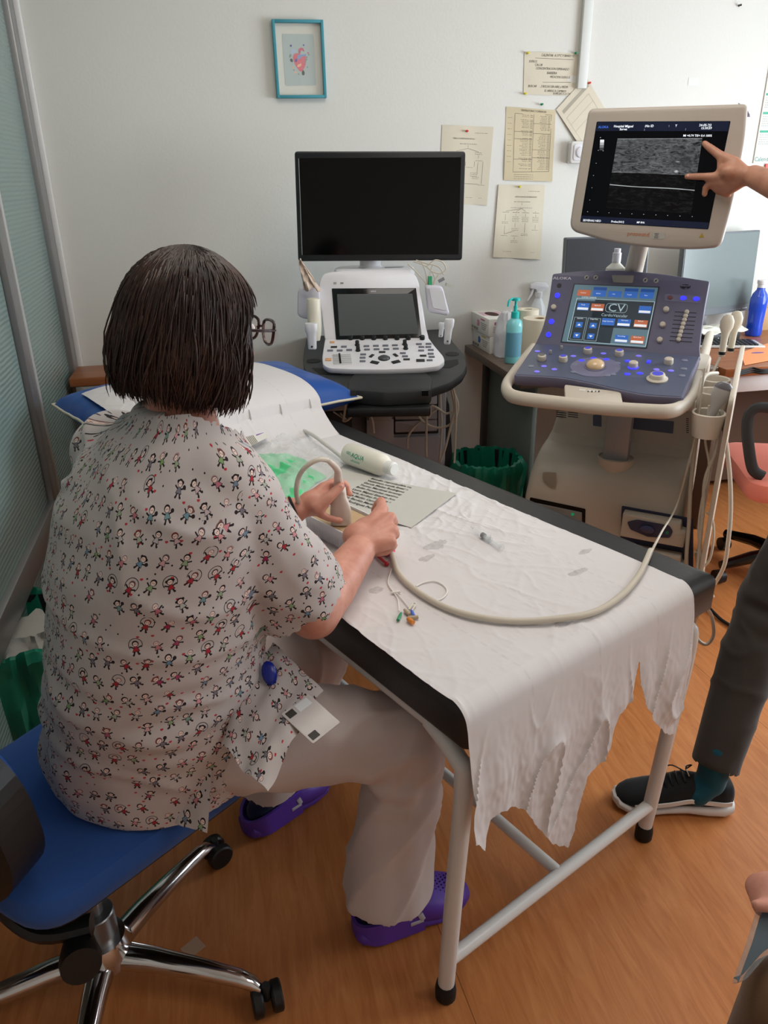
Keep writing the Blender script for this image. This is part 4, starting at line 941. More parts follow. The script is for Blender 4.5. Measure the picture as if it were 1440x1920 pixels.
# clear bag with green drape
bag = thing('clear_bag', 'clear plastic bag with a folded green film inside, on the couch beside the woman', 'bag', M=CM @ Matrix.Translation((.28, .95, PT_)))
PB4 = [(400, 862), (545, 800), (648, 872), (560, 955)]
def bagq(u, v): 
    qs = [Vector(CPL.q(*p)) for p in PB4]; return (qs[0] * (1 - u) + qs[1] * u) * v + (qs[3] * (1 - u) + qs[2] * u) * (1 - v)
def bagP(u, v, top=1):
    p = bagq(u, v); k = (math.sin(u * PI) * math.sin(v * PI)) ** .5
    return CPL.T(p.x, p.y, .003 + (top * (.012 + .02 * noise.noise(Vector((u * 6, v * 6, 1))) + .012 * abs(noise.noise(Vector((u * 15, v * 15, 4))))) * k)).translation
qs = [(440, 905), (470, 848), (560, 862), (600, 900), (585, 925), (556, 918), (520, 960)]
m = MB(); m.grid(lambda u, v: bagP(u, v, 1) + Vector((0, 0, .004)), 34, 34); o = m.build('film', CLEARB, bag); 
gq = [Vector(CPL.q(*p)) for p in ((440, 862), (540, 850), (612, 898), (545, 950))]
def grP(u, v):
    p = (gq[0] * (1 - u) + gq[1] * u) * v + (gq[3] * (1 - u) + gq[2] * u) * (1 - v); c = (gq[0] + gq[1] + gq[2] + gq[3]) / 4; d = p - c
    a = math.atan2(d.y, d.x); p = c + d * (1 + .06 * math.sin(a * 5) + .05 * math.sin(a * 3 + 1))
    k = (math.sin(max(.02, min(.98, u)) * PI) * math.sin(max(.02, min(.98, v)) * PI)) ** .4
    return CPL.T(p.x, p.y, .0035 + k * (.008 + .006 * math.sin(u * 14 + v * 5) ** 2 + .006 * noise.noise(Vector((u * 8, v * 8, 2))))).translation
m = MB(); m.grid(grP, 40, 40); o = m.build('green_film', K('mint_green', '57cf8c', .4, sss=.1), bag); solidify(o, .001, 1)
def bagpt(x, y, h): qq = CPL.q(x, y); return CPL.T(qq[0], qq[1], h).translation
fq = [bagpt(455, 835, .03), bagpt(495, 822, .032), bagpt(505, 838, .032), bagpt(470, 856, .03)]
m = MB(); m.add(fq, [(3, 2, 1, 0)], None, 0); a0, b0, c0, d0 = fq
n_ = Vector((0, 0, .0008)); m.add([a0.lerp(b0, .55) + n_, a0.lerp(b0, .95) + n_, d0.lerp(c0, .95).lerp(a0.lerp(b0, .95), .55) + n_, d0.lerp(c0, .55).lerp(a0.lerp(b0, .55), .55) + n_], [(3, 2, 1, 0)], None, 1)
for k in range(5):
    s0 = .12 + k * .07; m.add([a0.lerp(b0, s0) + n_, a0.lerp(b0, s0 + .03) + n_, d0.lerp(c0, s0 + .03) + n_, d0.lerp(c0, s0) + n_], [(3, 2, 1, 0)], None, 2)
o = m.build('label', [PAPERN, K('label_violet', '7d4aa6', .5), INKG], bag); solidify(o, .0006, -1)
tube_ = MB(); tube_.tube(catmull([bagpt(540, 806, .012), bagpt(580, 822, .018), bagpt(612, 845, .018), bagpt(638, 862, .012), bagpt(648, 870, .008)], 6), .006, 8); tube_.build('rolled_edge', K('milky_film', 'd8d6d0', .3, alpha=.9), bag)
# phantom block in its white tray
ta, tb, tc_ = Vector(CPL.q(588, 1000)), Vector(CPL.q(650, 1040)), None
Q = lambda x, y, z: (CM.inverted() @ pz(x, y, z))
c1 = Q(655, 1010, PT_ + .045); c2 = Q(573, 968, PT_ + .045)   # top edge of the near long side
dirp = (c1 - c2); dirp.z = 0; dirp.normalize(); angp = math.atan2(dirp.y, dirp.x)
MT = CM @ Matrix.Translation((c2.x, c2.y, PT_ + .006)) @ Matrix.Rotation(angp, 4, 'Z')
TLn, TWd = .17, .105
MT = MT @ Matrix.Translation((TLn / 2 - .012, TWd / 2, 0))
tray = thing('phantom_tray', 'white plastic tray holding a tan gel training block between the woman\'s hands', 'tray', M=MT)
m = MB(); ro = rrect(TLn, TWd, .012); ri = inset(ro, .003); ro2 = inset(ro, .006)
m.rings([[(x, y, 0) for x, y in ro2], [(x, y, .003) for x, y in inset(ro, .004)], [(x, y, .040) for x, y in ro], [(x, y, .044) for x, y in ro], [(x, y, .0445) for x, y in ri], [(x, y, .03) for x, y in inset(ro, .005)]], MT, cap=(True, False))
for k in range(24): m.box(.0016, .0016, .036, (-TLn / 2 + .015 + k * .0061, -TWd / 2 + .0012, .02), MT)
m.build('tray_body', WHITE, tray)
blk = solo('gel_block', MB().prism(inset(ro, .0065), .004, .040, MT, 0, .002), K('tan_gel', 'c7aa82', .55, noise_=.12, nscale=60, sss=.1), 'tan gel block filling the white tray', 'training block')
# held linear probe and its cable
def ppx(x, y, z): return pz(x, y, z)
tip = ppx(640, 985, PT_ + .048); topb = Vector((tip.x + .002, tip.y + .018, PT_ + .135))
target = ray(635, 915); 
# choose the top so that it projects at (635,915) with 0.125 m of height
topb = pz(636, 913, PT_ + .128)
axp = (topb - tip).normalized(); sideP = Vector((math.cos(R(-22)), math.sin(R(-22)), 0)); sideP = (sideP - axp * sideP.dot(axp)).normalized(); fp = axp.cross(sideP)
MPb = Matrix((sideP, fp, axp)).transposed().to_4x4(); MPb.translation = tip
pr = thing('linear_probe', 'ivory ultrasound probe held upright on the gel block by the woman', 'ultrasound probe', M=MPb)
Lp = (topb - tip).length
m = MB(); prof = [(.021, .006, 0), (.0225, .0075, .003), (.023, .009, .03), (.021, .0105, .045), (.0155, .0115, .06), (.014, .0125, .075), (.0145, .0135, Lp * .86), (.0135, .0128, Lp * .98), (.0125, .012, Lp)]
m.rings([[(a * c_[0], b * c_[1], c_[2]) for a, b in rrect(2, 2, .8, 5)] for c_ in prof], MPb); m.build('housing', K('probe_ivory', 'd9ccc0', .4), pr)
m = MB(); m.lathe([(.0128, 0), (.0128, .003)], MPb @ Matrix.Translation((0, 0, Lp))); m.build('blue_ring', K('ring_blue', '4a4f9c', .4), pr)
# strain relief + arc of cable behind the hand
a1 = pz(632, 880, PT_ + .175); a2 = pz(615, 863, PT_ + .205); 
m = MB(); m.tube(catmull([topb + axp * .003, topb.lerp(a1, .5) , a1, a2], 5), 0, 12, radii=[.0115 - .0063 * k / 15 for k in range(16)]); m.build('strain_relief', K('probe_ivory', 'd9ccc0', .4), pr)
hang = [a2, pz(597, 862, PT_ + .215), pz(575, 874, PT_ + .205), pz(560, 895, PT_ + .18), pz(556, 925, PT_ + .145), pz(562, 950, PT_ + .10)]
back = [pz(600, 965, PT_ + .02) + Vector((-.03, .05, 0)), couchpt(640, 965, .008)]
MB().tube(catmull(hang, 8), .0052, 10).build('cable', IVORY, pr)
# thick cable sweeping over the couch to the beige cart
cp = [(700, 1000), (728, 1015), (736, 1050), (748, 1085), (785, 1120), (840, 1150), (900, 1168), (970, 1175), (1050, 1173), (1115, 1158), (1165, 1125), (1198, 1085), (1218, 1040)]
P = [couchpt(x, y, .008) for x, y in cp]; P[-1] = pz(1220, 1032, PT_ + .012)
AEND = pz(1258, 960, .80)
cabl = thing('probe_cable', 'thick ivory probe cable sweeping across the paper to the beige cart', 'cable', M=Matrix.Translation(P[6]))
MB().tube(catmull(P, 7), .0062, 12).build('cable_sleeve', IVORY, cabl)
# syringe
sa = couchpt(888, 1001, .008); sb_ = couchpt(938, 1036, .008); d = (sb_ - sa).normalized(); Yx = Vector((0, 0, 1)).cross(d).normalized(); MS = Matrix((Yx.cross(d), Yx, d)).transposed().to_4x4(); MS.translation = sa; Ls = (sb_ - sa).length
sy = thing('syringe', 'clear plastic syringe with a black plunger seal lying on the paper', 'syringe', M=MS)
MB().lathe([(.0015, -.012), (.002, 0), (.0065, .001), (.0068, Ls * .6), (.0075, Ls * .6), (.0075, Ls * .62), (.006, Ls * .62)], MS, n=18, cap=(True, False)).build('barrel', CLEAR, sy); MB().lathe([(.0062, Ls * .33), (.0062, Ls * .40)], MS).build('seal', BLACK, sy)
m = MB(); m.box(.003, .009, Ls * .58, (0, 0, Ls * .69), MS); m.box(.009, .003, Ls * .58, (0, 0, Ls * .69), MS); m.lathe([(.009, Ls), (.009, Ls + .002)], MS); m.build('plunger', CLEAR, sy)
m = MB(); m.box(.024, .007, .002, (0, 0, Ls * .6), MS); m.build('flange', CLEAR, sy)
# catheter
ct = thing('catheter', 'thin white catheter with clips and green, blue and orange hubs on the paper', 'catheter', M=Matrix.Translation(couchpt(745, 1118)))
m = MB(); m.tube(catmull([couchpt(738, 1062, .005), couchpt(730, 1085, .003), couchpt(728, 1100, .003), couchpt(738, 1116, .004)], 6), .0014, 8); m.tube(catmull([couchpt(738, 1116, .004), couchpt(748, 1122, .004), couchpt(768, 1146, .004)], 6), .0012, 8); m.tube(catmull([couchpt(738, 1116, .004), couchpt(746, 1130, .004), couchpt(748, 1152, .004)], 6), .0012, 8)
m.build('line', K('line_white', 'e9e5df', .4), ct)
MB().tube(catmull([couchpt(780, 1104, .003), couchpt(795, 1097, .003), couchpt(815, 1095, .003), couchpt(832, 1103, .003), couchpt(838, 1115, .003), couchpt(828, 1127, .003), couchpt(808, 1133, .003)], 7), .0016, 8).build('loop_line', K('line_white', 'e9e5df', .4), ct)
def hub(x0, y0, x1, y1, r, mt, name='hub', r2=None): a = couchpt(x0, y0, r + .002); b = couchpt(x1, y1, r + .002); MB().tube([a, a.lerp(b, .3), b], r, 10, radii=[r * .6, r, r2 or r]).build(name, mt, ct)
hub(733, 1118, 750, 1116, .0028, K('line_white', 'e9e5df', .4), 'wing'); hub(752, 1156, 746, 1170, .003, GREEN); hub(771, 1150, 776, 1162, .003, K('hub_blue', '4a6fd0', .4)); hub(764, 1168, 775, 1176, .0045, K('hub_orange', 'd98a3c', .4)); hub(758, 1150, 768, 1160, .0035, K('clip_tan', 'b3a287', .5), 'clip'); hub(763, 1166, 784, 1164, .0035, K('clip_tan', 'b3a287', .5), 'clip')
MB().tube([couchpt(766, 1150, .006), couchpt(775, 1138, .006), couchpt(780, 1140, .006), couchpt(772, 1152, .006)], .0012, 8, closed=True).build('clamp', K('clamp_cream', 'e2dcc8', .4), ct)
# pink balloon and red stick
ba = couchpt(727, 1043, .012); bl = thing('balloon', 'small pink rubber balloon peeking out under the woman\'s right hand', 'balloon', M=Matrix.Translation(ba))
m = MB(); m.ell((0, 0, 0), .0165, .0145, .012, Matrix.Translation(ba)); m.build('bulb', PINK, bl); MB().tube(catmull([ba, couchpt(731, 1022, .012), couchpt(728, 1008, .014)], 4), .003, 8).build('neck', PINK, bl)
m = MB(); ra, rb = couchpt(703, 1044, .006), couchpt(725, 1064, .006); m.tube([ra, rb], .0032, 8); m.ell((0, 0, 0), .0052, .0052, .005, Matrix.Translation(rb)); solo('red_stick', m, REDM, 'red plastic stick with a ball end beside the pink balloon', 'stick')
# ================================================================ beige ultrasound cart (right)
at_ = R(38); AU = Vector((math.cos(at_), -math.sin(at_), 0)); AV = Vector((math.sin(at_), math.cos(at_), 0)); Z_ = Vector((0, 0, 1))
AO = Vector((1.15, 2.127, 0)); AM = Matrix((AU, AV, Z_)).transposed().to_4x4(); AM.translation = AO
al = thing('ultrasound_machine', 'ivory and slate-violet ultrasound cart with blue-lit keys and its screen switched on', 'ultrasound machine', M=AM)
A_ = lambda x, y, z: AM @ Vector((x, y, z))
def APl(v, tilt=90, z=0, u=0): return Plane(A_(u, v, z), AU, AV * math.cos(R(tilt)) + Z_ * math.sin(R(tilt)))
IV = K('machine_ivory', 'cdc2b2', .42, bump=.05, bscale=900)
def rr4(u0, u1, v0, v1, z, r=.03): return [((u0 + u1) / 2 + x, (v0 + v1) / 2 + y, z) for x, y in rrect(u1 - u0, v1 - v0, r, 5)]
bd = MB(); bd.rings([rr4(-.19, .27, .09, .50, .07), rr4(-.235, .29, .05, .53, .10), rr4(-.238, .295, .045, .54, .30), rr4(-.232, .295, .045, .54, .44), rr4(-.222, .293, .055, .54, .52), rr4(-.214, .292, .085, .54, .565, .035), rr4(-.208, .290, .13, .54, .59, .03), rr4(-.205, .290, .20, .54, .602), rr4(-.198, .290, .225, .54, .625), rr4(-.172, .288, .24, .54, .74), rr4(-.160, .285, .255, .53, .80), rr4(-.16, .285, .27, .53, .875), rr4(-.155, .28, .275, .525, .885)], AM)
bd.build('body', IV, al, sharp=28)
m = MB(); m.rings([rr4(.292, .378, .13, .53, .08, .02), rr4(.295, .380, .10, .53, .30, .02), rr4(.297, .382, .06, .53, .60, .02), rr4(.297, .384, .02, .53, .88, .02), rr4(.30, .380, .03, .525, .888, .02)], AM)
FP = APl(.0445); FU = APl(.236, 83, .70)
# side rack back wall with cups
rk = MB(); rk.prism(roundpoly([(-.05, .10), (-.10, .78), (-.13, .90), (.10, .935), (.42, .95), (.42, .10)], .03, 5), .372, .386, AM @ Matrix(((0, 0, 1, 0), (1, 0, 0, 0), (0, 1, 0, 0), (0, 0, 0, 1))), 0, .003)
rk.build('side_rail', IV, al)
def cup(u_, v_, z_, r, h, mt=None):
    T = AM @ Matrix.Translation((u_, v_, z_)); MB().lathe([(r * .45, -h), (r * .8, -h + .004), (r, -.01), (r * 1.02, 0), (r * .96, .003), (r * .86, .001), (r * .78, -h * .8)], T, n=32, cap=(True, False)).build('probe_cup', mt or CREAM, al)
cup(.318, .20, .875, .046, .07); cup(.325, .08, .865, .048, .075); cup(.325, -.055, .835, .047, .075)
# connectors along the rack
for k, (x, y) in enumerate([(1318, 688), (1310, 706), (1302, 726), (1294, 752)]):
    p = AM.inverted() @ pz(x, y, .86 - k * .004); MB().box(.035, .045, .03, (p.x - .0, p.y, p.z - .01), AM, bev=.003).build('connector_block', CREAM, al)
# front details
m = MB(); g = [FU.q(*p) for p in ((1112, 778), (1128, 776), (1128, 800), (1112, 798))]; m.prism(roundpoly(g, .004), 0, .003, FU.M); m.build('slate_strip', SLATED, al); m = MB(); g = [FU.q(*p) for p in ((1180, 782), (1264, 790), (1262, 813), (1178, 803))]; m.prism(roundpoly(g, .004), 0, .003, FU.M); m.build('slate_strip', SLATED, al)
vm = MB()
for x0, x1 in ((1043, 1062), (1065, 1084)):
    for k in range(7):
        q0 = FU.q(x0, 757 + k * 3.9); q1 = FU.q(x1, 758 + k * 3.9 + 1); vm.box(q1[0] - q0[0], .0028, .002, ((q0[0] + q1[0]) / 2, (q0[1] + q1[1]) / 2, .001), FU.M)
for x0 in (1292, 1306, 1320, 1334):
    for k in range(8): q0 = FU.q(x0, 780 + k * 3.6); vm.box(.008, .0024, .002, (q0[0], q0[1], .062), FU.M)
vm.build('vent', BLACK, al)
# badge recess on the bulge
gq_ = [FP.q(*p) for p in ((1018, 885), (1043, 886), (1042, 912), (1030, 910), (1018, 898))]; MB().prism(roundpoly(gq_, .006), 0, .002, FP.M).build('latch', K('latch_grey', '9f968a', .45), al)
# printer slot (left) and connector bay (right)
q0 = FP.q(994, 932); q1 = FP.q(1098, 990)
def panelbox(pl, pix, h0, h1, mt, name, r=.006, bev=0, par=None): return MB().prism(roundpoly([pl.q(*p) for p in pix], r), h0, h1, pl.M, 0, bev).build(name, mt, par or al)
panelbox(FP, ((994, 932), (1098, 954), (1096, 1040), (990, 1015)), .0005, .002, BLACKG, 'slot', .004)
panelbox(FP, ((1000, 941), (1092, 960), (1092, 1035), (998, 1012)), .002, .010, K('device_grey', '8f8a82', .45), 'recorder', .003, .001)
for x, y, c in ((1015, 946, 'lit_green'), (1075, 962, 'led_green')):
    q = FP.q(x, y); MB().prism(circ(.0055 if c == 'led_green' else .003, 12), .010, .0125, FP.T(*q)).build('indicator_light', K(c, {'lit_green': 'a8d84a', 'led_green': '1f9a6a'}[c], .4, emit={'lit_green': '9fdc3a', 'led_green': '0f8a5a'}[c], estr=.5), al)
m = MB(); 
for k in range(4): q = FP.q(1028 + k * 10, 951 + k * 2); m.box(.008, .003, .001, (q[0], q[1], .0105), FP.M)
m.build('printing', INKG, al)
panelbox(FP, ((1166, 948), (1300, 972), (1300, 1100), (1160, 1075)), .0005, .002, K('bay_slate', '3c3f58', .5), 'bay', .004)
def conn(yo):
    panelbox(FP, ((1172, 953 + yo), (1280, 972 + yo), (1280, 985 + yo), (1290, 988 + yo), (1284, 1018 + yo), (1166, 996 + yo)), .002, .045, IV, 'probe_connector', .006, .006)
    if yo == 0:
        P2 = APl(-.0015); panelbox(P2, ((1176, 978), (1195, 974), (1255, 985), (1262, 996), (1256, 1008), (1215, 1006), (1182, 992)), .0005, .003, K('bay_slate', '3c3f58', .5), 'dial_plate', .006)
        q = P2.q(1214, 991); MB().prism(circ(.024, 24, .013), .003, .014, P2.T(*q), 0, .004).build('dial', K('dial_slate', '4a4e70', .3), al); q = P2.q(1251, 998); MB().box(.009, .010, .002, (0, 0, .004), P2.T(*q)).build('green_mark', GREEN, al)
conn(0); conn(62)
# column with ivory socket and lift
CCu = AM.inverted() @ (APl(.11)).w(1152, 870)
MB().box(.082, .05, .34, (CCu.x, .125, .715), AM, bev=.006).build('column', K('column_grey', 'a6a6a8', .4, metal=.25), al)
MB().lathe([(.02, -.065), (.052, -.045), (.062, -.015), (.063, .0), (.057, .002), (.055, -.004)], AM @ Matrix.Translation((CCu.x, .125, .60)), n=28, sy=.85).build('column_socket', IV, al)
# casters
for u_ in (-.19, .28):
    for v_ in (.12, .48):
        m = MB(); m.cyl(A_(u_ - .02, v_, .045), A_(u_ + .02, v_, .045), .044, 20); m.build('caster', DARKG, al); 
# console: handle, slab, keys
CP = Plane(A_(0, -.17, .885), AU, AV * math.cos(R(11)) + Z_ * math.sin(R(11)))
HPz = .862
hp = [pz(x, y, HPz) for x, y in ((1010, 640), (985, 672), (962, 703), (950, 722), (953, 737), (972, 746), (1040, 755), (1120, 764), (1200, 770), (1255, 771), (1282, 760), (1298, 738), (1310, 700), (1322, 660), (1330, 630))]
h = MB(); h.tube(catmull(hp, 5), .017, 14, flat=1.25); 
h.build('handle', IV, al)
px4 = [(1058, 716), (1165, 730), (1170, 760), (1060, 752)]
MB().prism(roundpoly([CP.q(*p) for p in px4], .012), -.028, -.006, CP.M, 0, .006).build('handle_bridge', IV, al)
st = MB(); q = CP.q(1092, 728); st.box(.018, .012, .0006, (q[0], q[1], -.0055), CP.M); q = CP.q(1112, 730); st.box(.03, .013, .0006, (q[0], q[1], -.0055), CP.M, 0); st.build('sticker', K('sticker_white', 'dad5cc', .5), al)
m = MB(); 
for k, x in enumerate((1103, 1110, 1117, 1123)): q = CP.q(x, 731); m.box(.004, .006 + .003 * (k % 2), .0004, (q[0], q[1], -.0048), CP.M)
for x, y in ((966, 737), (977, 739), (985, 740)): m.box(.006, .0008, .005, (0, 0, 0), Matrix.Translation(APl(-.21).w(x, y)) @ Matrix.Rotation(-at_, 4, 'Z'))
m.build('marks', INK, al)
co_px = [(963, 704), (1004, 643), (1160, 655), (1313, 668), (1300, 700), (1281, 746), (1210, 742), (1165, 733), (1110, 720), (1060, 710), (1010, 706)]
cpo = [CP.q(*p) for p in co_px]
MB().prism(roundpoly(cpo, [.012, .004, .02, .004, .02, .012, .03, .03, .03, .03, .03]), -.034, 0, CP.M, 0, .004).build('console', SLATE, al)
MB().prism(inset(roundpoly(cpo, [.012, .004, .02, .004, .02, .012, .03, .03, .03, .03, .03]), .006), 0, .0012, CP.M).build('key_plate', SLATED, al)
# screen panel of the console
S0 = CP.w(1160, 655); s0 = AM.inverted() @ S0
SP = Plane(A_(0, s0.y, s0.z), AU, AV * math.cos(R(66)) + Z_ * math.sin(R(66)))
sp_px = [(1003, 646), (1018, 614), (1028, 570), (1036, 513), (1085, 508), (1160, 506), (1240, 513), (1331, 527), (1322, 575), (1316, 615), (1312, 650), (1313, 672)]
sb2 = MB(); so = roundpoly([SP.q(*p) for p in sp_px], [.004, .03, .03, .008, .02, .03, .03, .006, .02, .03, .01, .004]); sb2.prism(so, -.035, 0, SP.M, 0, .004); sb2.build('console_face', SLATE, al)
sc_px = [(1076, 532), (1237, 538), (1213, 654), (1051, 642)]
sco = [SP.q(*p) for p in sc_px]
MB().prism(roundpoly(sco, .002), 0, .0015, SP.M).build('touch_bezel', K('bezel_dark', '2e3440', .3), al)
def lcd(u_, v_):
    a, b, c, d = [Vector(p) for p in (sco[3], sco[2], sco[1], sco[0])]; return (a * (1 - u_) + b * u_) * (1 - v_) + (d * (1 - u_) + c * u_) * v_
def rectlcd(m, u0, v0, u1, v1, h, mi=0): m.prism([tuple(lcd(*p)) for p in ((u0, v0), (u1, v0), (u1, v1), (u0, v1))], h, h + .0002, SP.M, mi)
UIC = [mat('ui_' + n, c, .4, emit=c, estr=e) for n, c, e in (('back', '5b7784', .42), ('dark', '26343e', .3), ('blue', '2b62b4', .55), ('orange', 'b0603e', .55), ('white', 'dfe8ee', .55), ('line', '9fb6bf', .5), ('deep', '1f4f9a', .4))]
ui = MB(); rectlcd(ui, .015, .015, .985, .985, .0016, 0); rectlcd(ui, .075, .03, .985, .76, .0019, 5); rectlcd(ui, .083, .04, .975, .75, .0021, 0); rectlcd(ui, .083, .04, .58, .72, .0022, 1); rectlcd(ui, .3, .30, .975, .75, .0022, 1)
for k, (c1, c2) in enumerate(((0, 3), (6, 2), (0, 2), (6, 2), (6, 2))):
    a = .07 + k * .182; rectlcd(ui, a, .905, a + .155, .955, .0021, c1); rectlcd(ui, a, .80, a + .155, .90, .0021, c2)
def tile(u0, v0, u1, v1, c, lab=True):
    rectlcd(ui, u0, v0, u1, v1, .0024, c)
    if lab: rectlcd(ui, u0 + .006, v0 + .008, u1 - .006, v0 + .045, .0027, 4)
tile(.105, .56, .245, .68, 2); tile(.27, .56, .42, .68, 3); tile(.82, .56, .96, .68, 2)
tile(.43, .335, .58, .45, 2, 0); tile(.61, .335, .76, .45, 2); tile(.8, .335, .95, .45, 3); tile(.62, .07, .77, .19, 2); tile(.8, .07, .95, .19, 3)
for a in (.10, .265):
    rectlcd(ui, a, .06, a + .15, .44, .0023, 5); rectlcd(ui, a + .004, .065, a + .146, .435, .0024, 1); rectlcd(ui, a + .035, .27, a + .115, .36, .0026, 2); rectlcd(ui, a + .035, .09, a + .115, .18, .0026, 2)
    for v0, s in ((.30, 1), (.15, -1)): ui.prism([tuple(lcd(*p)) for p in ((a + .055, v0), (a + .095, v0), (a + .075, v0 + .035 * s))], .0028, .0030, SP.M, 4)
def lcdM(u_, v_, h=.003):
    p = lcd(u_, v_); ax = (lcd(u_ + .1, v_) - lcd(u_ - .1, v_)); return SP.T(p[0], p[1], h, math.atan2(ax.y, ax.x))
ui.text('CV', .036, lcdM(.565, .62), 5, sx=1.15, ext=.0001); ui.text('CardioVascular', .0135, lcdM(.56, .50), 5, ext=.0001)
for t, u_, v_, s in (('CV/PTEX SWEEP/B', .22, .775, .006), ('Focal', .17, .65, .006), ('Aplica B', .34, .65, .006), ('Gain/DG', .17, .42, .0055), ('Image Freq', .335, .42, .0055), ('Image Optimize', .5, .40, .0055), ('Harmonic', .69, .43, .0055), ('Refresh', .87, .43, .0055), ('Smoothing', .69, .17, .0055), ('Quick Scan', .87, .17, .0055), ('Control', .14, .85, .0055), ('Aplicar', .32, .85, .0055), ('Uso', .5, .85, .0055), ('Transf.', .68, .85, .0055), ('Scan', .87, .85, .0055)): ui.text(t, s, lcdM(u_, v_, .0033), 4, ext=.00005)
og = roundpoly([tuple(lcd(*p)) for p in ((.44, .55), (.69, .55), (.69, .70), (.44, .70))], .012, 5)
oi = inset(og, .0012); n_o = len(og)
ui.add([SP.M @ Vector((x, y, .0030)) for x, y in og + oi], [(i, (i + 1) % n_o, n_o + (i + 1) % n_o, n_o + i) for i in range(n_o)], None, 5)
ui.build('touch_screen', UIC, al, smooth=False)
# badges and lettering on the console face
lt = MB(); lt.text('ALOKA', .0125, SP.Q(1054, 522, .0008, R(1)), 0, sx=1.5, bold=.0002); lt.build('lettering', K('badge_silver', 'b9b7c4', .35, metal=.3), al, smooth=False)
bdg = MB(); bdg.prism(circ(.0155, 28, .0068), 0, .0012, SP.Q(1285, 537.5), 0); bdg.build('badge', K('badge_navy', '1c2238', .3), al); MB().text('prosound', .0065, SP.Q(1285, 536, .0018), 0).text('α7', .006, SP.Q(1286, 541, .0018), 0).build('badge_lettering', K('badge_silver', 'b9b7c4', .35, metal=.3), al, smooth=False)
MB().prism(roundpoly([SP.q(*p) for p in ((1147, 516), (1189, 517), (1186, 531), (1150, 530))], .004), 0, .002, SP.M, 0, .0006).build('release_tab', K('tab_grey', '9c968f', .4), al)
for x, y in ((1100, 520.5), (1117, 520.5), (1210, 525.5), (1230, 526.5)):
    T = SP.Q(x, y); o = MB().prism(circ(.0078, 20), 0, .0014, T, 0, .0004).build('round_label', K('label_grey', 'a9a6a0', .5), al); MB().box(.0012, .0135, .0002, (0, 0, .0016), T @ Matrix.Rotation(R(-38), 4, 'Z')).box(.004, .006, .0002, (0, 0, .0015), T).build('symbol', INK, o)
MB().prism(circ(.0075, 20), .0, .001, SP.Q(1048.5, 535.5)).build('speaker_hole', BLACK, al)
btn_round = protobuild(MB().lathe([(.0088, 0), (.0088, .002), (.0082, .0028), (.0001, .003)], n=20), [BLUEGLOW])
ring_ = protobuild(MB().lathe([(.0045, .0029), (.0045, .0033), (.0036, .0033), (.0036, .0029)], n=20, cap=(False, False)), [K('deep_blue', '12124a', .4)])
for x, y in ((1045, 554), (1034, 603), (1028.5, 627.5)): put(btn_round, 'lit_button', SP.Q(x, y), al); put(ring_, 'button_ring', SP.Q(x, y), al)
knob_s = protobuild(MB().lathe([(.0095, 0), (.0095, .003), (.0085, .009), (.006, .0115), (.0001, .012)], n=20), [K('knob_ivory', 'c9bfb0', .45)])
for x, y in ((1038.5, 576.5), (1249, 580.5), (1242.5, 609), (1237, 637.5)): put(knob_s, 'knob', SP.Q(x, y), al)
MB().prism(roundpoly([SP.q(*p) for p in ((1246, 551), (1317, 555), (1314, 569), (1246, 564))], .006), 0, .0006, SP.M).build('button_row_plate', SLATEL, al)
oval = protobuild(MB().prism(circ(.0098, 22, .0068), 0, .0022, None, 0, .0006), [BLUEGLOW])
put(oval, 'lit_button', SP.Q(1281, 559), al); put(oval, 'lit_button', SP.Q(1305.5, 560.5), al); o = MB().prism(circ(.0085, 22, .0062), 0, .0022, SP.Q(1256.5, 558), 0, .0006).build('red_button', K('dull_red_button', '7a4a48', .4), al)
sl = MB()
for k in range(8):
    a = SP.q(1265.5 - k * 1.5, 584.5 + k * 7.75); b = SP.q(1306 - k * 1.25, 587 + k * 7.75); sl.box(b[0] - a[0], .0022, .0008, ((a[0] + b[0]) / 2, (a[1] + b[1]) / 2, .0002), SP.M @ Matrix.Identity(4))
sl.build('slider_slots', BLACK, al)
cap_ = protobuild(MB().lathe([(.0035, 0), (.0075, .002), (.0075, .005), (.0045, .0095), (.0001, .010)], n=16), [K('knob_ivory', 'c9bfb0', .45)])
for k in range(8): put(cap_, 'slider_cap', SP.Q(1287.5 - k * 2.2, 585.5 + k * 7.35), al)
# keys on the lower plate
def CQ(x, y, h=.0012): return CP.Q(930 + x / 3.064, 480 + y / 3.064, h)
ov2 = protobuild(MB().prism(circ(.0092, 20, .0078), 0, .0014, None, 0, .0004), [VIOLETGLOW]); ov3 = protobuild(MB().prism(circ(.0092, 20, .0078), 0, .0014, None, 0, .0004), [BLUEGLOW]); og_ = protobuild(MB().prism(circ(.0095, 20, .0085), 0, .0012, None, 0, .0004), [K('clear_grey_key', '7d8092', .3)])
for x, y in ((238, 550), (275, 636), (235, 667), (335, 654), (444, 578)): put(ov2, 'lit_key', CQ(x, y), al)
for x, y in ((490, 603), (559, 590), (634, 597), (617, 563), (757, 606), (819, 577), (754, 681), (826, 677), (921, 655), (1004, 662)): put(ov3 if (x + y) % 2 else ov2, 'lit_key', CQ(x, y), al)
for x, y in ((1078, 650), (1069, 690), (1083, 602), (451, 624), (446, 668), (697, 618), (697, 650), (640, 688), (672, 682), (201, 636)): put(og_, 'plain_key', CQ(x, y), al)
MB().prism(circ(.076, 48, .074), 0, .0010, CQ(570, 640), 0).build('trackball_plate', SLATEL, al)
MB().lathe([(.031, 0), (.034, .002), (.03, .004), (.028, .003)], CQ(570, 640), n=36, cap=(False, False)).build('trackball_ring', SLATE, al)
MB().ell((0, 0, .006), .0285, .0285, .020, CQ(570, 640), n=28, m=14).build('trackball', K('trackball_tan', 'd9b98f', .2, coat=.6), al)
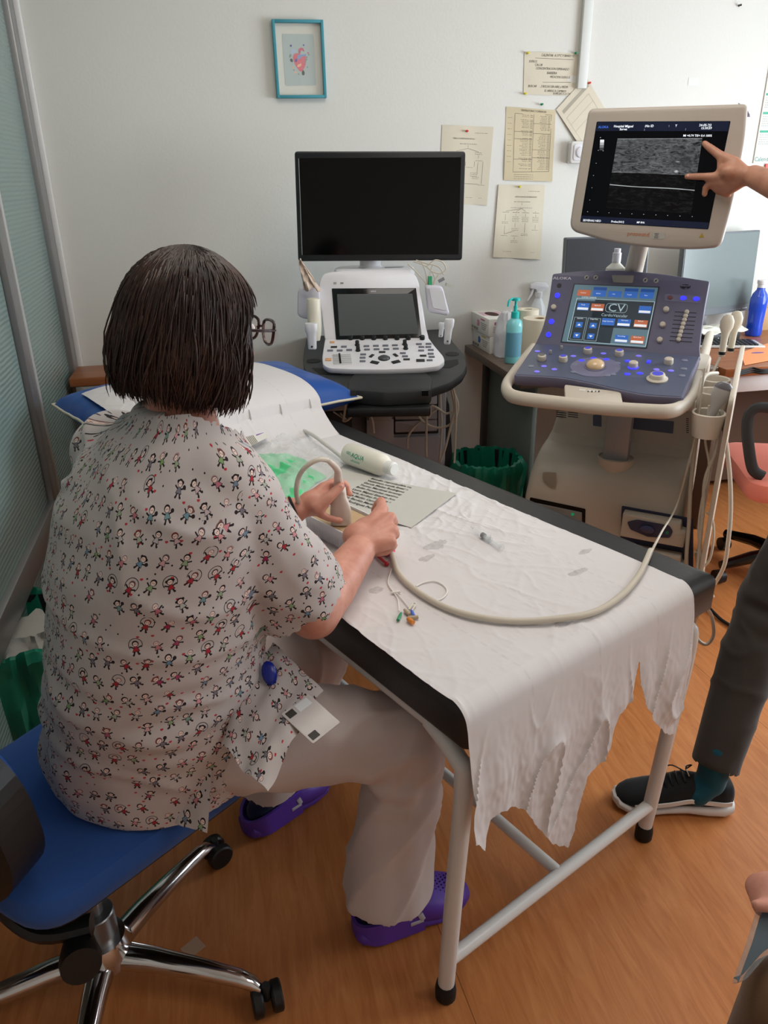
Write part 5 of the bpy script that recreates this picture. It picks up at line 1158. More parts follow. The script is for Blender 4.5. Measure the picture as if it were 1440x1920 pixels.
kn = MB(); kn.lathe([(.0135, 0), (.0145, .003), (.0135, .016), (.0105, .0185), (.0001, .0185)], n=24); knp = protobuild(kn, [K('knob_ivory', 'c9bfb0', .45)])
tp_ = protobuild(MB().prism(circ(.0095, 20), 0, .0008, None), [K('knob_top_violet', '4d4fb0', .35, emit='3436c0', estr=.5)]); tpg = protobuild(MB().prism(circ(.0095, 20), 0, .0008, None), [K('knob_top_grey', '6f6e66', .4)])
for x, y, t in ((263, 600, 1), (385, 606, 0), (526, 560, 0), (706, 573, 0), (787, 640, 2), (990, 620, 2)):
    put(knp, 'knob', CQ(x, y), al); 
    if t < 2: put(tpg if t else tp_, 'knob_top', CQ(x, y, .0197), al)
MB().lathe([(.0165, 0), (.0165, .002), (.0145, .003)], CQ(787, 642, .0006), n=24).build('glow_ring', BLUEGLOW, al)
MB().lathe([(.030, 0), (.031, .004), (.024, .008), (.021, .018), (.018, .020), (.0001, .020)], CQ(925, 712), n=32).build('large_dial', K('knob_ivory', 'c9bfb0', .45), al); MB().prism(circ(.016, 24), 0, .0008, CQ(925, 712, .0205)).build('dial_top', K('knob_top_violet', '4d4fb0', .35, emit='3436c0', estr=.5), al)
MB().box(.011, .017, .004, (0, 0, .002), CQ(877, 612), bev=.001).build('rocker', BLUEGLOW, al)
for x, y in ((312, 565), (376, 540)): MB().box(.008, .007, .014, (0, 0, .007), CQ(x, y), bev=.001).build('toggle', K('toggle_grey', 'a7a4a4', .4), al)
# monitor
MPl = Plane(A_(.07, .12, 1.47), AU, AV * math.sin(R(4)) + Z_ * math.cos(R(4)))
mo_px = [(1103, 203), (1402, 194), (1398, 260), (1375, 380), (1351, 464), (1300, 468), (1230, 466), (1150, 456), (1066, 432), (1075, 370), (1090, 280)]
mo = roundpoly([MPl.q(*p) for p in mo_px], [.018, .014, .05, .05, .022, .03, .05, .05, .03, .05, .05], 6)
MB().prism(mo, -.032, 0, MPl.M, 0, .009).build('monitor_housing', K('monitor_ivory', 'b4aa9f', .42, bump=.04, bscale=900), al, sharp=60)
ms = MB(); ms.prism(inset(mo, .014), -.065, -.030, MPl.M, 0, .012); ms.build('monitor_back', K('violet_back', '8f84a0', .45), al)
sc2 = [(1119, 228), (1370, 227), (1328, 430), (1088, 416)]; so2 = [Vector(MPl.q(*p)) for p in sc2]
MB().prism(roundpoly([tuple(p) for p in so2], .003), 0, .0008, MPl.M).build('screen', mat('screen_black', '020306', .15, spec=.2, emit='02040a', estr=.3), al)
def s2(u_, v_, h=.0012): p = (so2[3] * (1 - u_) + so2[2] * u_) * (1 - v_) + (so2[0] * (1 - u_) + so2[1] * u_) * v_; return p, h
def s2M(u_, v_, h=.0012):
    p = s2(u_, v_)[0]; ax = s2(min(1, u_ + .1), v_)[0] - s2(max(0, u_ - .1), v_)[0]; return MPl.T(p[0], p[1], h, math.atan2(ax.y, ax.x))
def s2rect(m, u0, v0, u1, v1, h=.001, mi=0): m.prism([tuple(s2(*p)[0]) for p in ((u0, v0), (u1, v0), (u1, v1), (u0, v1))], h, h + .0002, MPl.M, mi)
for nb, (v0_, v1_) in (('header_bar', (.91, .995)), ('footer_bar', (.005, .065))):
    hd_ = MB(); s2rect(hd_, .005, v0_, .995, v1_); hd_.build(nb, K('screen_navy', '0a1226', .2, emit='0c1a3a', estr=.35), al)
# ultrasound picture with its own UVs
sq = [(1158, 260), (1317, 259), (1296, 401), (1136, 390)]; pq = [Vector(MPl.q(*p)) for p in sq]
m = MB(); m.grid(lambda u_, v_: MPl.M @ Vector((*((pq[3] * (1 - u_) + pq[2] * u_) * (1 - v_) + (pq[0] * (1 - u_) + pq[1] * u_) * v_), .0014)), 8, 8)
so_ = m.build('ultrasound_picture', SCAN, al, smooth=False); ul = so_.data.uv_layers.new(name='UVMap')
for lp in so_.data.loops: i = lp.vertex_index % 9; j = lp.vertex_index // 9; ul.data[lp.index].uv = (i / 8, j / 8)
WT = mat('screen_white', 'e8eef4', .3, emit='dfe8f2', estr=.75); tx = MB()
def st_(t, x, y, s, mi=0, al_='LEFT'): 
    p = MPl.q(x, y); a0 = Vector(MPl.q(1119, 228)); a1 = Vector(MPl.q(1370, 227)); ax = a1 - a0; tx.text(t, s, MPl.T(p[0], p[1], .0016, math.atan2(ax.y, ax.x)), mi, align=al_, ext=.00005, bold=.00012)
st_('ALOKA', 1122, 238.5, .0088, 1); st_('Hospital Miguel', 1151, 237, .0088); st_('Servet', 1162, 242.5, .0082); st_(':No ID', 1209, 236.5, .0088); st_(':', 1208, 243, .008); st_('Y', 1266, 236, .0088); st_(':', 1254, 236, .008); st_(':', 1285, 242, .008)
st_("24-05-'23", 1311, 235, .0084); st_('15:30:59', 1314, 240.5, .0084); st_('MI =0.74 TIS< 0.4 100%', 1281, 254.5, .0078); st_('2E/VENAS NEO', 1093, 413, .0082); st_('Probe:5412', 1146, 415.5, .0082); st_('MF 8V6', 1194, 417, .0072)
tx.build('screen_text', [WT, mat('screen_blue_text', '3f6cc8', .3, emit='3a63c0', estr=.7)], al, smooth=False)
tk = MB()
for k, (x, y) in enumerate([(1118, 306), (1113, 329), (1110, 352), (1106, 375), (1102, 397), (1121, 397), (1142, 399), (1163, 400), (1185, 401), (1207, 402), (1230, 403), (1252, 404), (1275, 405), (1298, 406), (1126, 258), (1122, 282), (1131, 283)]): tk.box(.0022, .0010, .0002, (*MPl.q(x, y), .0016), MPl.M)
for k in range(4): tk.prism([MPl.q(*p) for p in ((1125.5 - k * .3, 262 + k * 5), (1133 - k * .3, 262 + k * 5), (1132.7 - k * .3, 267 + k * 5), (1125.2 - k * .3, 267 + k * 5))], .0014, .0016, MPl.M, k + 1 if k < 4 else 0)
tk.build('scale_marks', [WT] + [mat('grey_step%d' % k, c, .3, emit=c, estr=.6) for k, c in enumerate(('d5dadf', 'a0a5aa', '6a6f74', '34383c'))], al, smooth=False)
MB().text('prosound', .0165, MPl.Q(1197, 439, .0008, R(-2)), 0, bold=.0001).build('lettering', K('prosound_orange', 'b8744e', .5), al, smooth=False)
st3 = MB(); st3.box(.034, .018, .0006, (0, 0, .0006), MPl.Q(1235, 442)); st3.build('asset_sticker', K('sticker_grey', 'a9a6a0', .5), al)
m = MB()
for k in range(5): m.box(.014 - .002 * (k % 3), .001, .0002, (-.006, .006 - k * .003, .0011), MPl.Q(1235, 442))
m.build('sticker_print', INK, al); q = MPl.q(1316, 441); MB().prism([(q[0] - .007, q[1] - .006), (q[0] + .007, q[1] - .006), (q[0], q[1] + .0065)], 0, .0008, MPl.M).build('warning_triangle', K('warning_yellow', 'a8902e', .5), al)
# monitor neck
n0 = AM.inverted() @ APl(.34).w(1188, 508); n1 = AM.inverted() @ APl(.20).w(1203, 464)
m = MB(); m.tube([A_(n0.x, .34, n0.z - .16), A_(n0.x, .34, n0.z), A_(n1.x, .185, n1.z + .04), A_(n1.x + .004, .175, n1.z + .09)], .034, 20, flat=.8, radii=[.048, .034, .031, .031]); m.build('monitor_neck', IV, al); MB().lathe([(.075, -.01), (.07, .004), (.05, .012), (.0001, .012)], AM @ Matrix.Translation((n0.x, .35, n0.z - .035)), n=32).build('swivel_base', IV, al)
MB().box(.30, .26, .10, (.06, .37, .93), AM, bev=.02).build('rear_shelf', IV, al)
# lotion bottle on the rear shelf
pt = APl(.36).w(1160, 466); lp_ = AM.inverted() @ pt; bz = .981; bh = lp_.z - bz
T = AM @ Matrix.Translation(((AM.inverted() @ APl(.36).w(1154, 505)).x, .36, bz)); lo_ = thing('lotion_bottle', 'white lotion bottle standing behind the neck of the beige monitor', 'bottle', M=T)
MB().lathe([(.001, 0), (.033, .003), (.035, .012), (.035, bh - .085), (.031, bh - .062), (.014, bh - .046), (.0135, bh - .042), (.0001, bh - .042)], T, n=28).build('bottle_body', K('milk_white', 'dfe0d4', .35), lo_); MB().lathe([(.0145, bh - .042), (.0145, bh - .014), (.011, bh - .012), (.011, bh), (.0001, bh)], T).build('cap', WHITE, lo_)
# probes in the rack with their hanging cables
def cablepath(P, r, par, n=7): MB().tube(catmull(P, n), r, 10).build('cable', IVORY, par)
RS = APl(.0); RSu = Plane(A_(.34, 0, 0), AV * -1, Z_)
def hangc(pts, vs):       # pixels on successive planes of constant v
    return [APl(v).w(x, y) for (x, y), v in zip(pts, vs)]
def cprobe(u_, v_, z_, label, kind, rz=0, cab=None):
    T = AM @ Matrix.Translation((u_, v_, z_)) @ Matrix.Rotation(rz, 4, 'Z'); g = thing('ultrasound_probe', label, 'ultrasound probe', M=T)
    if kind == 'curved':
        m = MB(); m.rings([[(a * c[0], b * c[1], c[2]) for a, b in rrect(2, 2, .9, 6)] for c in ((.012, .010, -.05), (.013, .011, .0), (.014, .012, .02), (.020, .013, .035), (.026, .013, .055), (.026, .012, .075), (.018, .008, .090))], T @ Matrix.Rotation(R(14), 4, 'Y')); m.build('housing', K('probe_grey', 'b5b0ad', .4), g)
        m = MB(); m.rings([[(a * c[0], b * c[1], c[2]) for a, b in rrect(2, 2, .9, 6)] for c in ((.026, .0125, .076), (.022, .011, .087), (.012, .006, .094))], T @ Matrix.Rotation(R(14), 4, 'Y')); m.build('lens', K('lens_grey', '6f6c72', .35), g)
    elif kind == 'paddle':
        m = MB(); m.rings([[(a * c[0], b * c[1], c[2]) for a, b in rrect(2, 2, .9, 6)] for c in ((.010, .010, -.055), (.010, .010, -.045), (.0105, .010, .0), (.013, .010, .018), (.021, .010, .035), (.022, .009, .055), (.014, .006, .072), (.006, .003, .076))], T); m.build('housing', K('paddle_cream', 'd8cfba', .4), g)
        m = MB(); m.lathe([(.0105, -.052), (.0105, -.042)], T); m.build('black_ring', BLACK, g)
    if cab: cablepath(cab, .0042 if kind != 'curved' else .0062, g)
    return g
cprobe(.322, .30, .985, 'slim cream paddle-shaped probe standing at the back of the cart\'s probe rack', 'paddle', R(20), [A_(.32, .30, .93), A_(.30, .24, .86)] )
cprobe(.345, .345, .990, 'larger cream paddle-shaped probe just behind the slim one in the rack', 'paddle', R(20))
cprobe(.334, -.055, .835, 'grey curved ultrasound probe in the front cup of the cart\'s side rack', 'curved', R(10), hangc([(1352, 770), (1357, 800), (1364, 850), (1369, 900), (1370, 960), (1366, 1010), (1358, 1060), (1340, 1095)], [-.05, -.04, -.03, -.02, -.02, -.02, 0, .05]))
hc = thing('hanging_cable', 'long ivory probe cable hanging from the rack down the front of the cart', 'cable', M=AM)
cablepath(hangc([(1345, 700), (1322, 705), (1312, 740), (1308, 800), (1296, 900), (1292, 980), (1287, 1050), (1292, 1100)], [.05, .0, -.04, -.03, -.03, -.03, -.03, 0]), .0062, hc)
for nm, pts, r, lab in (('hanging_cable', [(1322, 690), (1316, 730), (1308, 800), (1288, 880), (1268, 950), (1245, 1000), (1222, 1036)], .0030, 'thin cable falling from the rack to the thick cable on the couch'),
                        ('hanging_cable', [(1330, 760), (1322, 820), (1330, 880), (1316, 940), (1310, 1000), (1320, 1075), (1338, 1120)], .0036, 'ivory cable looping beside the cart front, nearest the connector bay'),
                        ('hanging_cable', [(1352, 790), (1340, 850), (1322, 900), (1318, 960), (1312, 1020), (1306, 1080)], .0055, 'ivory cable crossing behind the other hanging cables at the rack'),
                        ('hanging_cable', [(1325, 960), (1336, 975), (1338, 1010), (1330, 1050), (1312, 1068)], .0036, 'short curl of ivory cable at the right edge of the cart')):
    g = thing(nm, lab, 'cable', M=AM); vs = [-.06 + .0 * k for k in range(len(pts))]
    P = hangc(pts, vs)
    if 'thin cable' in lab: P[-1] = pz(1221, 1035, PT_ + .012); P[-2] = P[-2].lerp(P[-1], .3) + Vector((0, 0, .02))
    cablepath(P, r, g)
g = thing('hanging_cable', 'white loop of cable hanging below the far corner of the couch', 'cable', M=AM); cablepath([APl(-.02).w(1304, 1035), APl(-.05).w(1312, 1085), pz(1318, 1125, .55), pz(1302, 1170, .42), pz(1308, 1198, .38), pz(1325, 1208, .36), pz(1338, 1190, .40), pz(1334, 1155, .47), pz(1322, 1130, .54), APl(-.05).w(1318, 1085), APl(-.0).w(1308, 1030)], .0045, g)

# ================================================================ white ultrasound cart (centre)
VR = Vector((math.cos(_y), -math.sin(_y), 0)); VH = Vector((math.sin(_y), math.cos(_y), 0)); VO = Vector((.57, 2.75, 0)); VM = Matrix((VR, VH, Z_)).transposed().to_4x4(); VM.translation = VO
vv = thing('ultrasound_machine', 'white and black ultrasound cart with a blank black monitor in front of the back wall', 'ultrasound machine', M=VM)
V_ = lambda x, y, z: VM @ Vector((x, y, z))
def VPl(v, tilt=90, z=0): return Plane(V_(0, v, z), VR, VH * math.cos(R(tilt)) + Z_ * math.sin(R(tilt)))
TP = Plane(V_(0, 0, .82), VR, VH)
CX = lambda x, y: (520 + x / 3.789, 260 + y / 3.789)
tr_px = [(577, 625), (570, 650), (568, 672), (571, 692), (582, 708), (605, 722), (648, 731), (720, 736), (800, 731), (845, 716), (868, 700), (876, 684), (872, 664), (850, 640), (835, 612), (812, 606), (600, 606)]
m = MB(); tro = roundpoly([TP.q(*p) for p in tr_px], .03, 4); m.prism(tro, -.036, 0, TP.M, 0, .010); m.build('tray', DARKG, vv)
MB().prism(roundpoly([TP.q(*p) for p in ((653, 716), (668, 698), (790, 694), (812, 712), (808, 733), (720, 738), (652, 733))], .01), -.045, .006, TP.M, 0, .008).build('handle', DARKG, vv)
MB().prism(roundpoly([TP.q(*p) for p in ((648, 742), (808, 740), (800, 700), (660, 700))], .01), -.075, -.045, TP.M, 0, .006).build('lower_shelf', BLACK, vv)
for x in (663, 797): T = APl(0); MB().box(.022, .004, .018, (0, 0, 0), Matrix.Translation(VPl(TP.q(720, 738)[1] - .0).w(x, 737)) @ Matrix.Rotation(-_y, 4, 'Z')).build('latch', BLACKG, vv)
wellp = protobuild(MB().prism(circ(.028, 26, .036), .0002, .0014, None), [RUBBER]); 
for x, y in ((588, 677), (848, 664)): put(wellp, 'cup_well', TP.Q(x, y), vv)
for pts in ([(584, 690), (640, 694), (638, 704), (600, 702)], [(860, 682), (845, 690), (822, 690), (835, 677), (858, 674)]): MB().prism(roundpoly([TP.q(*p) for p in pts], .008), .0002, .0012, TP.M).build('tray_pocket', RUBBER, vv)
KZ = .845; kf = VM.inverted() @ pz(720, 692, KZ)
KP = Plane(V_(0, kf.y, KZ), VR, VH * math.cos(R(15)) + Z_ * math.sin(R(15)))
kb_px = [(604, 668), (605, 683), (616, 690), (660, 692), (720, 692.5), (790, 690), (822, 686), (834, 677), (832, 668), (815, 648), (800, 628), (610, 630)]
MB().prism(roundpoly([KP.q(*p) for p in kb_px], .014, 4), -.022, 0, KP.M, 0, .005).build('keyboard_panel', WHITE, vv)
hz = VM.inverted() @ KP.w(710, 636)
HP = Plane(V_(0, hz.y, hz.z), VR, VH * math.cos(R(68)) + Z_ * math.sin(R(68)))
h_px = [(609, 640), (604, 600), (599, 560), (598, 527), (606, 512), (625, 508), (760, 508), (778, 512), (786, 530), (792, 570), (798, 610), (806, 640)]
MB().prism(roundpoly([HP.q(*p) for p in h_px], .02, 4), -.10, 0, HP.M, 0, .008).build('housing', WHITE, vv)
MB().prism(roundpoly([HP.q(*p) for p in ((622, 541), (780, 540), (791, 633), (630, 637))], .004), 0, .003, HP.M, 0, .001).build('touch_glass', BLACKG, vv)
ui2 = [HP.q(*p) for p in ((632, 552), (773, 551), (785, 626), (637, 630))]
MB().prism(ui2, .003, .0034, HP.M).build('touch_screen', K('idle_grey_screen', '4d5253', .25), vv)
MB().text('vivid', .011, HP.Q(700, 546.5, .0036), 0, bold=.0001).build('lettering', K('badge_silver', 'b9b7c4', .35, metal=.3), vv, smooth=False)
m = MB(); 
for k in range(3): m.box(.012, .0012, .0004, (0, .003 - k * .003, .001), HP.Q(628, 531))
m.box(.012, .006, .0004, (0, 0, .001), HP.Q(641, 531)); m.build('small_sticker', INKG, vv)
top = VM.inverted() @ HP.w(690, 508)
MB().prism(roundpoly([(-.16, top.y + .0), (.14, top.y + .0), (.15, top.y + .12), (.08, top.y + .19), (-.10, top.y + .19), (-.17, top.y + .12)], .03, 5), top.z - .12, top.z + .004, VM, 0, .012).build('top_shell', WHITE, vv)
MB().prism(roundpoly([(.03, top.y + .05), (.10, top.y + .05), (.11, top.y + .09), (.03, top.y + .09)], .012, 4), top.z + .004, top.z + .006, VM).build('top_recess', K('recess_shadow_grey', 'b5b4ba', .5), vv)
# monitor
kv = top.y + .03
BM = Plane(V_(0, kv, 1.4), VR, VH * math.cos(R(86)) + Z_ * math.sin(R(86)))
b_px = [(552, 283.5), (873, 283.5), (866.5, 488), (559, 490)]
bo = [BM.q(*p) for p in b_px]
MB().prism(roundpoly(bo, .012, 5), -.035, 0, BM.M, 0, .004).build('monitor_frame', K('black_bezel', '1b1c1e', .35), vv)
MB().prism([BM.q(*p) for p in ((561, 296.5), (864.5, 295), (859.5, 477), (568, 478))], .0, .0006, BM.M).build('monitor_screen', mat('blank_screen', '020304', .09, spec=.35), vv)
m = MB(); q0 = BM.q(560, 297); q1 = BM.q(566.5, 478); 
m.tube([BM.M @ Vector((q0[0], q0[1], .0012)), BM.M @ Vector((q1[0], q1[1], .0012))], .0008, 6); m.build('bezel_edge', ALUL, vv)
cm = VM.inverted() @ VPl(kv + .05).w(694, 490)
m = MB(); m.lathe([(.050, top.z - .005), (.048, top.z + .004), (.041, top.z + .012), (.040, top.z + .16), (.040, top.z + .20)], VM @ Matrix.Translation((cm.x, kv + .06, 0)), n=28); m.build('monitor_column', WHITE, vv)
# knobs and keys
def KQ(x, y, h=0.0): return KP.Q(*CX(x, y), h)
kp_ = protobuild(MB().lathe([(.0095, 0), (.0095, .012), (.008, .0145), (.0001, .0145)], n=18), [BLACK]); kp2 = protobuild(MB().lathe([(.0095, 0), (.0095, .003), (.0075, .004), (.0075, .017), (.006, .0185), (.0001, .0185)], n=18), [BLACK])
for x in (520, 603, 685, 767, 850, 930, 1030): put(kp_, 'knob', KQ(x, 1425), vv)
for x, y in ((568, 1468), (573, 1507), (905, 1463), (912, 1494)): put(kp2, 'paired_knob', KQ(x, y), vv)
kw = protobuild(MB().box(.0215, .0120, .0028, (0, 0, .0014), bev=.0007), [KEYG]); kdk = protobuild(MB().box(.0240, .0120, .0028, (0, 0, .0014), bev=.0007), [KEYD]); kbg = protobuild(MB().box(.031, .019, .003, (0, 0, .0015), bev=.001), [KEYD]); kpe = protobuild(MB().box(.018, .015, .0026, (0, 0, .0013), bev=.0007), [PEACH])
for x, y in ((473, 1480), (375, 1507), (443, 1507), (510, 1503), (633, 1476), (700, 1474), (768, 1472), (835, 1470), (637, 1500), (705, 1498), (775, 1497), (842, 1494), (610, 1535), (606, 1558), (606, 1583), (892, 1526), (907, 1548), (1006, 1462), (1074, 1460), (1024, 1482), (1073, 1482), (1022, 1507), (1090, 1503), (1090, 1530), (1097, 1552), (1082, 1576)): put(kw, 'key', KQ(x, y), vv)
for x, y, r_ in ((402, 1482, 0), (745, 1518, 0), (670, 1545, 60), (840, 1540, -60), (918, 1570, 0), (1036, 1544, 0)): put(kdk, 'key', KQ(x, y) @ Matrix.Rotation(R(r_), 4, 'Z'), vv)
for x, y, r_ in ((692, 1592, -25), (843, 1588, 25), (1017, 1578, 0)): put(kbg, 'key', KQ(x, y) @ Matrix.Rotation(R(r_), 4, 'Z'), vv)
put(kpe, 'key', KQ(390, 1447), vv); put(kpe, 'key', KQ(362, 1572) @ Matrix.Scale(1.25, 4), vv)
MB().prism(circ(.0225, 26, .0225), 0, .0012, KQ(758, 1560)).build('trackball_ring', K('ring_black', '303234', .4), vv); MB().ell((0, 0, .001), .0195, .0195, .009, KQ(758, 1560)).build('trackball', K('ball_grey', '4a4c4f', .3), vv)
q = [KP.q(*CX(x, y)) for x, y in ((392, 1535), (520, 1532), (532, 1602), (398, 1606))]; MB().prism(roundpoly(q, .003), 0, .002, KP.M, 0, .0006).build('slider_block', K('slider_white', 'd3d2d2', .4), vv)
m = MB()
for k in range(8):
    a = Vector(q[0]).lerp(Vector(q[3]), .08 + k * .12); b = Vector(q[1]).lerp(Vector(q[2]), .08 + k * .12); m.tube([KP.M @ Vector((a.x, a.y, .0022)), KP.M @ Vector((b.x, b.y, .0022))], .0007, 4)
m.build('slider_rails', KEYD, vv)
scp = protobuild(MB().box(.007, .0045, .007, (0, 0, .004), bev=.0008), [BLACK])
for k in range(8): a = Vector(q[0]).lerp(Vector(q[3]), .08 + k * .12).lerp(Vector(q[1]).lerp(Vector(q[2]), .08 + k * .12), .38); put(scp, 'slider', KP.T(a.x, a.y, .001), vv)
# side pockets
def pocket(pix, v, d, name='side_pocket'):
    P = VPl(v); return MB().prism(roundpoly([P.q(*p) for p in pix], .012, 4), -d, 0, P.M, 0, .008).build(name, K('pocket_white', 'd2cfd8', .4), vv)
pocket([(558, 543), (598, 538), (601, 575), (598, 602), (565, 597), (557, 590)], .14, .06); pocket([(797, 536), (830, 538), (843, 588), (838, 592), (803, 586)], .16, .07)
MB().prism(roundpoly([VPl(.16).q(*p) for p in ((805, 541), (830, 545), (838, 583), (812, 577))], .004), 0, .0015, VPl(.16).M).build('pocket_face', WHITE, vv)
MB().box(.5, .12, .03, (.03, hz.y + .08, .80), VM, bev=.006).build('bracket', BLACK, vv)
# lower body
LB = K('cart_grey', 'a9a4a8', .45); LV = hz.y - .06
MB().box(.40, .36, .62, (.07, LV + .26, .44), VM, bev=.02).build('lower_body', LB, vv)
LP = VPl(LV + .08)
def lpbox(pix, h0, h1, mt, name): return MB().prism(roundpoly([LP.q(*p) for p in pix], .005), h0, h1, LP.M, 0, .002).build(name, mt, vv)
lpbox(((738, 738), (822, 738), (822, 812), (738, 814)), -.0, .006, K('cart_black_gap', '202022', .5), 'drawer_gap')
lpbox(((741, 763), (819, 759), (819, 784), (741, 785)), .006, .016, LB, 'drawer'); lpbox(((741, 788), (819, 785), (819, 806), (741, 809)), .006, .016, LB, 'drawer'); lpbox(((740, 738), (819, 738), (819, 756), (740, 760)), .006, .016, K('cart_pale', 'cfd0d6', .4), 'panel')
lpbox(((690, 738), (734, 738), (734, 782), (692, 784)), 0, .05, K('cart_column', 'a5a09f', .4), 'lift_column')
lpbox(((688, 785), (738, 783), (738, 818), (824, 815), (822, 900), (690, 900)), 0, .02, LB, 'front_panel')
lpbox(((560, 775), (688, 770), (688, 860), (560, 840)), -.02, .0, K('cart_charcoal', '2c2c2e', .5), 'base_left'); lpbox(((824, 740), (843, 760), (852, 905), (822, 905)), -.12, -.02, K('cart_charcoal', '2c2c2e', .5), 'side_strip')
lpbox(((598, 742), (690, 738), (690, 768), (598, 772)), -.03, .0, LB, 'base_cover')
for u_ in (-.16, .26):
    for v_ in (LV + .14, LV + .42): MB().cyl(V_(u_ - .02, v_, .06), V_(u_ + .02, v_, .06), .058, 20).build('caster', DARKG, vv)
# cables of the white cart
vs_ = LP.o
def vcab(name, lab, pts, v0, r=.0048, closed=False):
    P = VPl(v0); g = thing(name, lab, 'cable', M=VM); MB().tube(catmull([P.w(*p) for p in pts], 6, closed), r, 8, closed=closed).build('cable_sleeve', IVORY, g)
cvx = LV - .02
vcab('coiled_cable', 'ivory cable coil hanging from the right end of the white cart\'s tray, largest loop', [(813, 722), (826, 714), (842, 722), (856, 748), (858, 772), (845, 795), (822, 802), (800, 795), (784, 778), (782, 755), (792, 735)], cvx + .0, closed=True)
vcab('coiled_cable', 'inner oval loop of ivory cable below the white cart\'s tray', [(812, 740), (800, 755), (792, 775), (797, 784), (806, 780), (808, 762), (820, 765), (835, 775), (848, 772)], cvx + .012)
vcab('hanging_cable', 'ivory cable falling straight from the tray at the middle of the coil', [(838, 720), (818, 722), (803, 750), (800, 790), (799, 840), (800, 856)], cvx - .01)
vcab('hanging_cable', 'ivory cable curving down left of the cable coil', [(822, 765), (795, 785), (775, 803), (765, 820), (764, 840)], cvx + .022)
vcab('hanging_cable', 'pair of ivory cable runs between coil and wall, right of the drawers', [(846, 730), (852, 765), (845, 800), (835, 840), (826, 866)], cvx - .02)
vcab('hanging_cable', 'ivory cable hanging furthest right beside the wall', [(838, 716), (850, 730), (855, 765), (854, 820), (852, 868)], cvx - .03, .0042)
vcab('hanging_cable', 'ivory cable close beside the drawers of the white cart', [(824, 716), (826, 760), (828, 800), (824, 866)], cvx + .03)
vcab('hanging_cable', 'ivory cable loop under the left of the white cart, above the pillow', [(666, 742), (668, 765), (655, 785), (644, 789), (646, 775), (649, 745)], cvx + .03)
vcab('hanging_cable', 'thin ivory cable falling from the tray to the couch beside the lift column', [(670, 744), (684, 765), (697, 785), (701, 812)], cvx + .02)
vcab('hanging_cable', 'short ivory cable arc in the dark corner behind the blue pillow', [(625, 772), (640, 782), (650, 788), (638, 775)], cvx + .04, .003)
# gel bottle and probes standing in the tray holders
TH = TP
def onT(x, y, h=0): return TP.Q(x, y, h)
P14 = VPl(.10)
bt = P14.w(587, 560); bb_ = P14.w(590, 608); T = Matrix.Translation(bb_); hh = (bt - bb_).length
g = thing('gel_bottle', 'cream gel bottle upside down in the left holder of the white cart', 'bottle', M=T)
MB().lathe([(.018, -.06), (.024, -.03), (.026, .0), (.0265, hh - .006), (.024, hh), (.0001, hh)], T, n=28).build('bottle_body', K('bottle_cream', 'dcd6c4', .4), g); MB().lathe([(.018, hh), (.018, hh + .0015), (.0001, hh + .0015)], T, n=24).build('bottle_base', K('bottle_cream', 'dcd6c4', .4), g)
def vprobe(x0, y0, x1, y1, v, w_, label, phased=True):
    P = VPl(v); a = P.w(x1, y1); b = P.w(x0, y0); L_ = (b - a).length; T = Matrix.Translation(a) @ Matrix.Rotation(-_y, 4, 'Z')
    ax = (b - a).normalized(); T = Matrix((VR, ax.cross(VR), ax)).transposed().to_4x4(); T.translation = a
    g = thing('ultrasound_probe', label, 'ultrasound probe', M=T)
    m = MB(); m.rings([[(a_ * c[0] * w_, b_ * c[1] * w_, c[2] * L_) for a_, b_ in rrect(2, 2, .7, 5)] for c in ((.6, .6, 0), (.75, .75, .04), (.82, .8, .45), (.9, .8, .62), (1.1, .85, .70), (1.12, .85, .95), (1.0, .75, 1.0))], T); m.build('housing', K('probe_white', 'd8d8da', .38), g)
    MB().prism(circ(w_ * .18, 14), 0, .001, T @ Matrix.Translation((0, -w_ * .8, L_ * .14)) @ Matrix.Rotation(R(90), 4, 'X')).build('badge', KEYD, g)
    return g
vprobe(583, 606, 586, 655, .06, .021, 'white probe in the left holder of the white cart, below the cream bottle')
vprobe(843, 598, 838, 645, .06, .0165, 'white ribbed probe in the right-hand holder of the white cart'); vprobe(829, 605, 826, 632, .12, .011, 'small white probe just left of the ribbed one in the right-hand holder')
# bundle of leads and glove in the pockets
g = thing('lead_bundle', 'tangle of grey and white patient leads above the right pocket of the white cart', 'cable', M=VM); P = VPl(.20)
for k, pts in enumerate(([(765, 495), (785, 515), (800, 535), (803, 560)], [(790, 490), (798, 510), (802, 540)], [(800, 500), (815, 488), (830, 492), (836, 505), (825, 513), (808, 508)], [(775, 490), (800, 500), (815, 520), (810, 545)], [(812, 495), (806, 515), (803, 545)], [(822, 516), (812, 530), (806, 548)], [(780, 488), (800, 494), (822, 500), (832, 515)])): MB().tube(catmull([P.w(*p) for p in pts], 6), .0026, 6).build('lead', IVORY, g)
MB().box(.028, .016, .012, (0, 0, 0), Matrix.Translation(P.w(842, 535)) @ Matrix.Rotation(R(20), 4, 'Y')).build('plug', K('plug_grey', 'b0aca2', .4), g); MB().box(.014, .012, .032, (0, 0, 0), Matrix.Translation(P.w(806, 526))).build('green_clip', GREEN, g); MB().tube([P.w(822, 528), P.w(833, 522)], .006).build('grey_plug', K('plug_dark', '7d8084', .4), g)
g0 = VPl(.11); m = MB()
def gl(u_, v_): x = 560 + (6 + 26 * (1 - v_)) * u_ + 10 * (1 - v_); y = 488 + 55 * (1 - v_) + 4 * math.sin(u_ * 9); p = g0.w(x, y); return p + VH * (.006 * math.sin(u_ * 12 + v_ * 5) + .01 * noise.noise(Vector((u_ * 5, v_ * 5, 0))))
m.grid(gl, 16, 20); o = solo('folded_glove', m, K('film_tan', 'cdb9a8', .4, alpha=.95), 'folded translucent wrapper sticking out of the left pocket of the white cart', 'wrapper'); solidify(o, .003, 0)
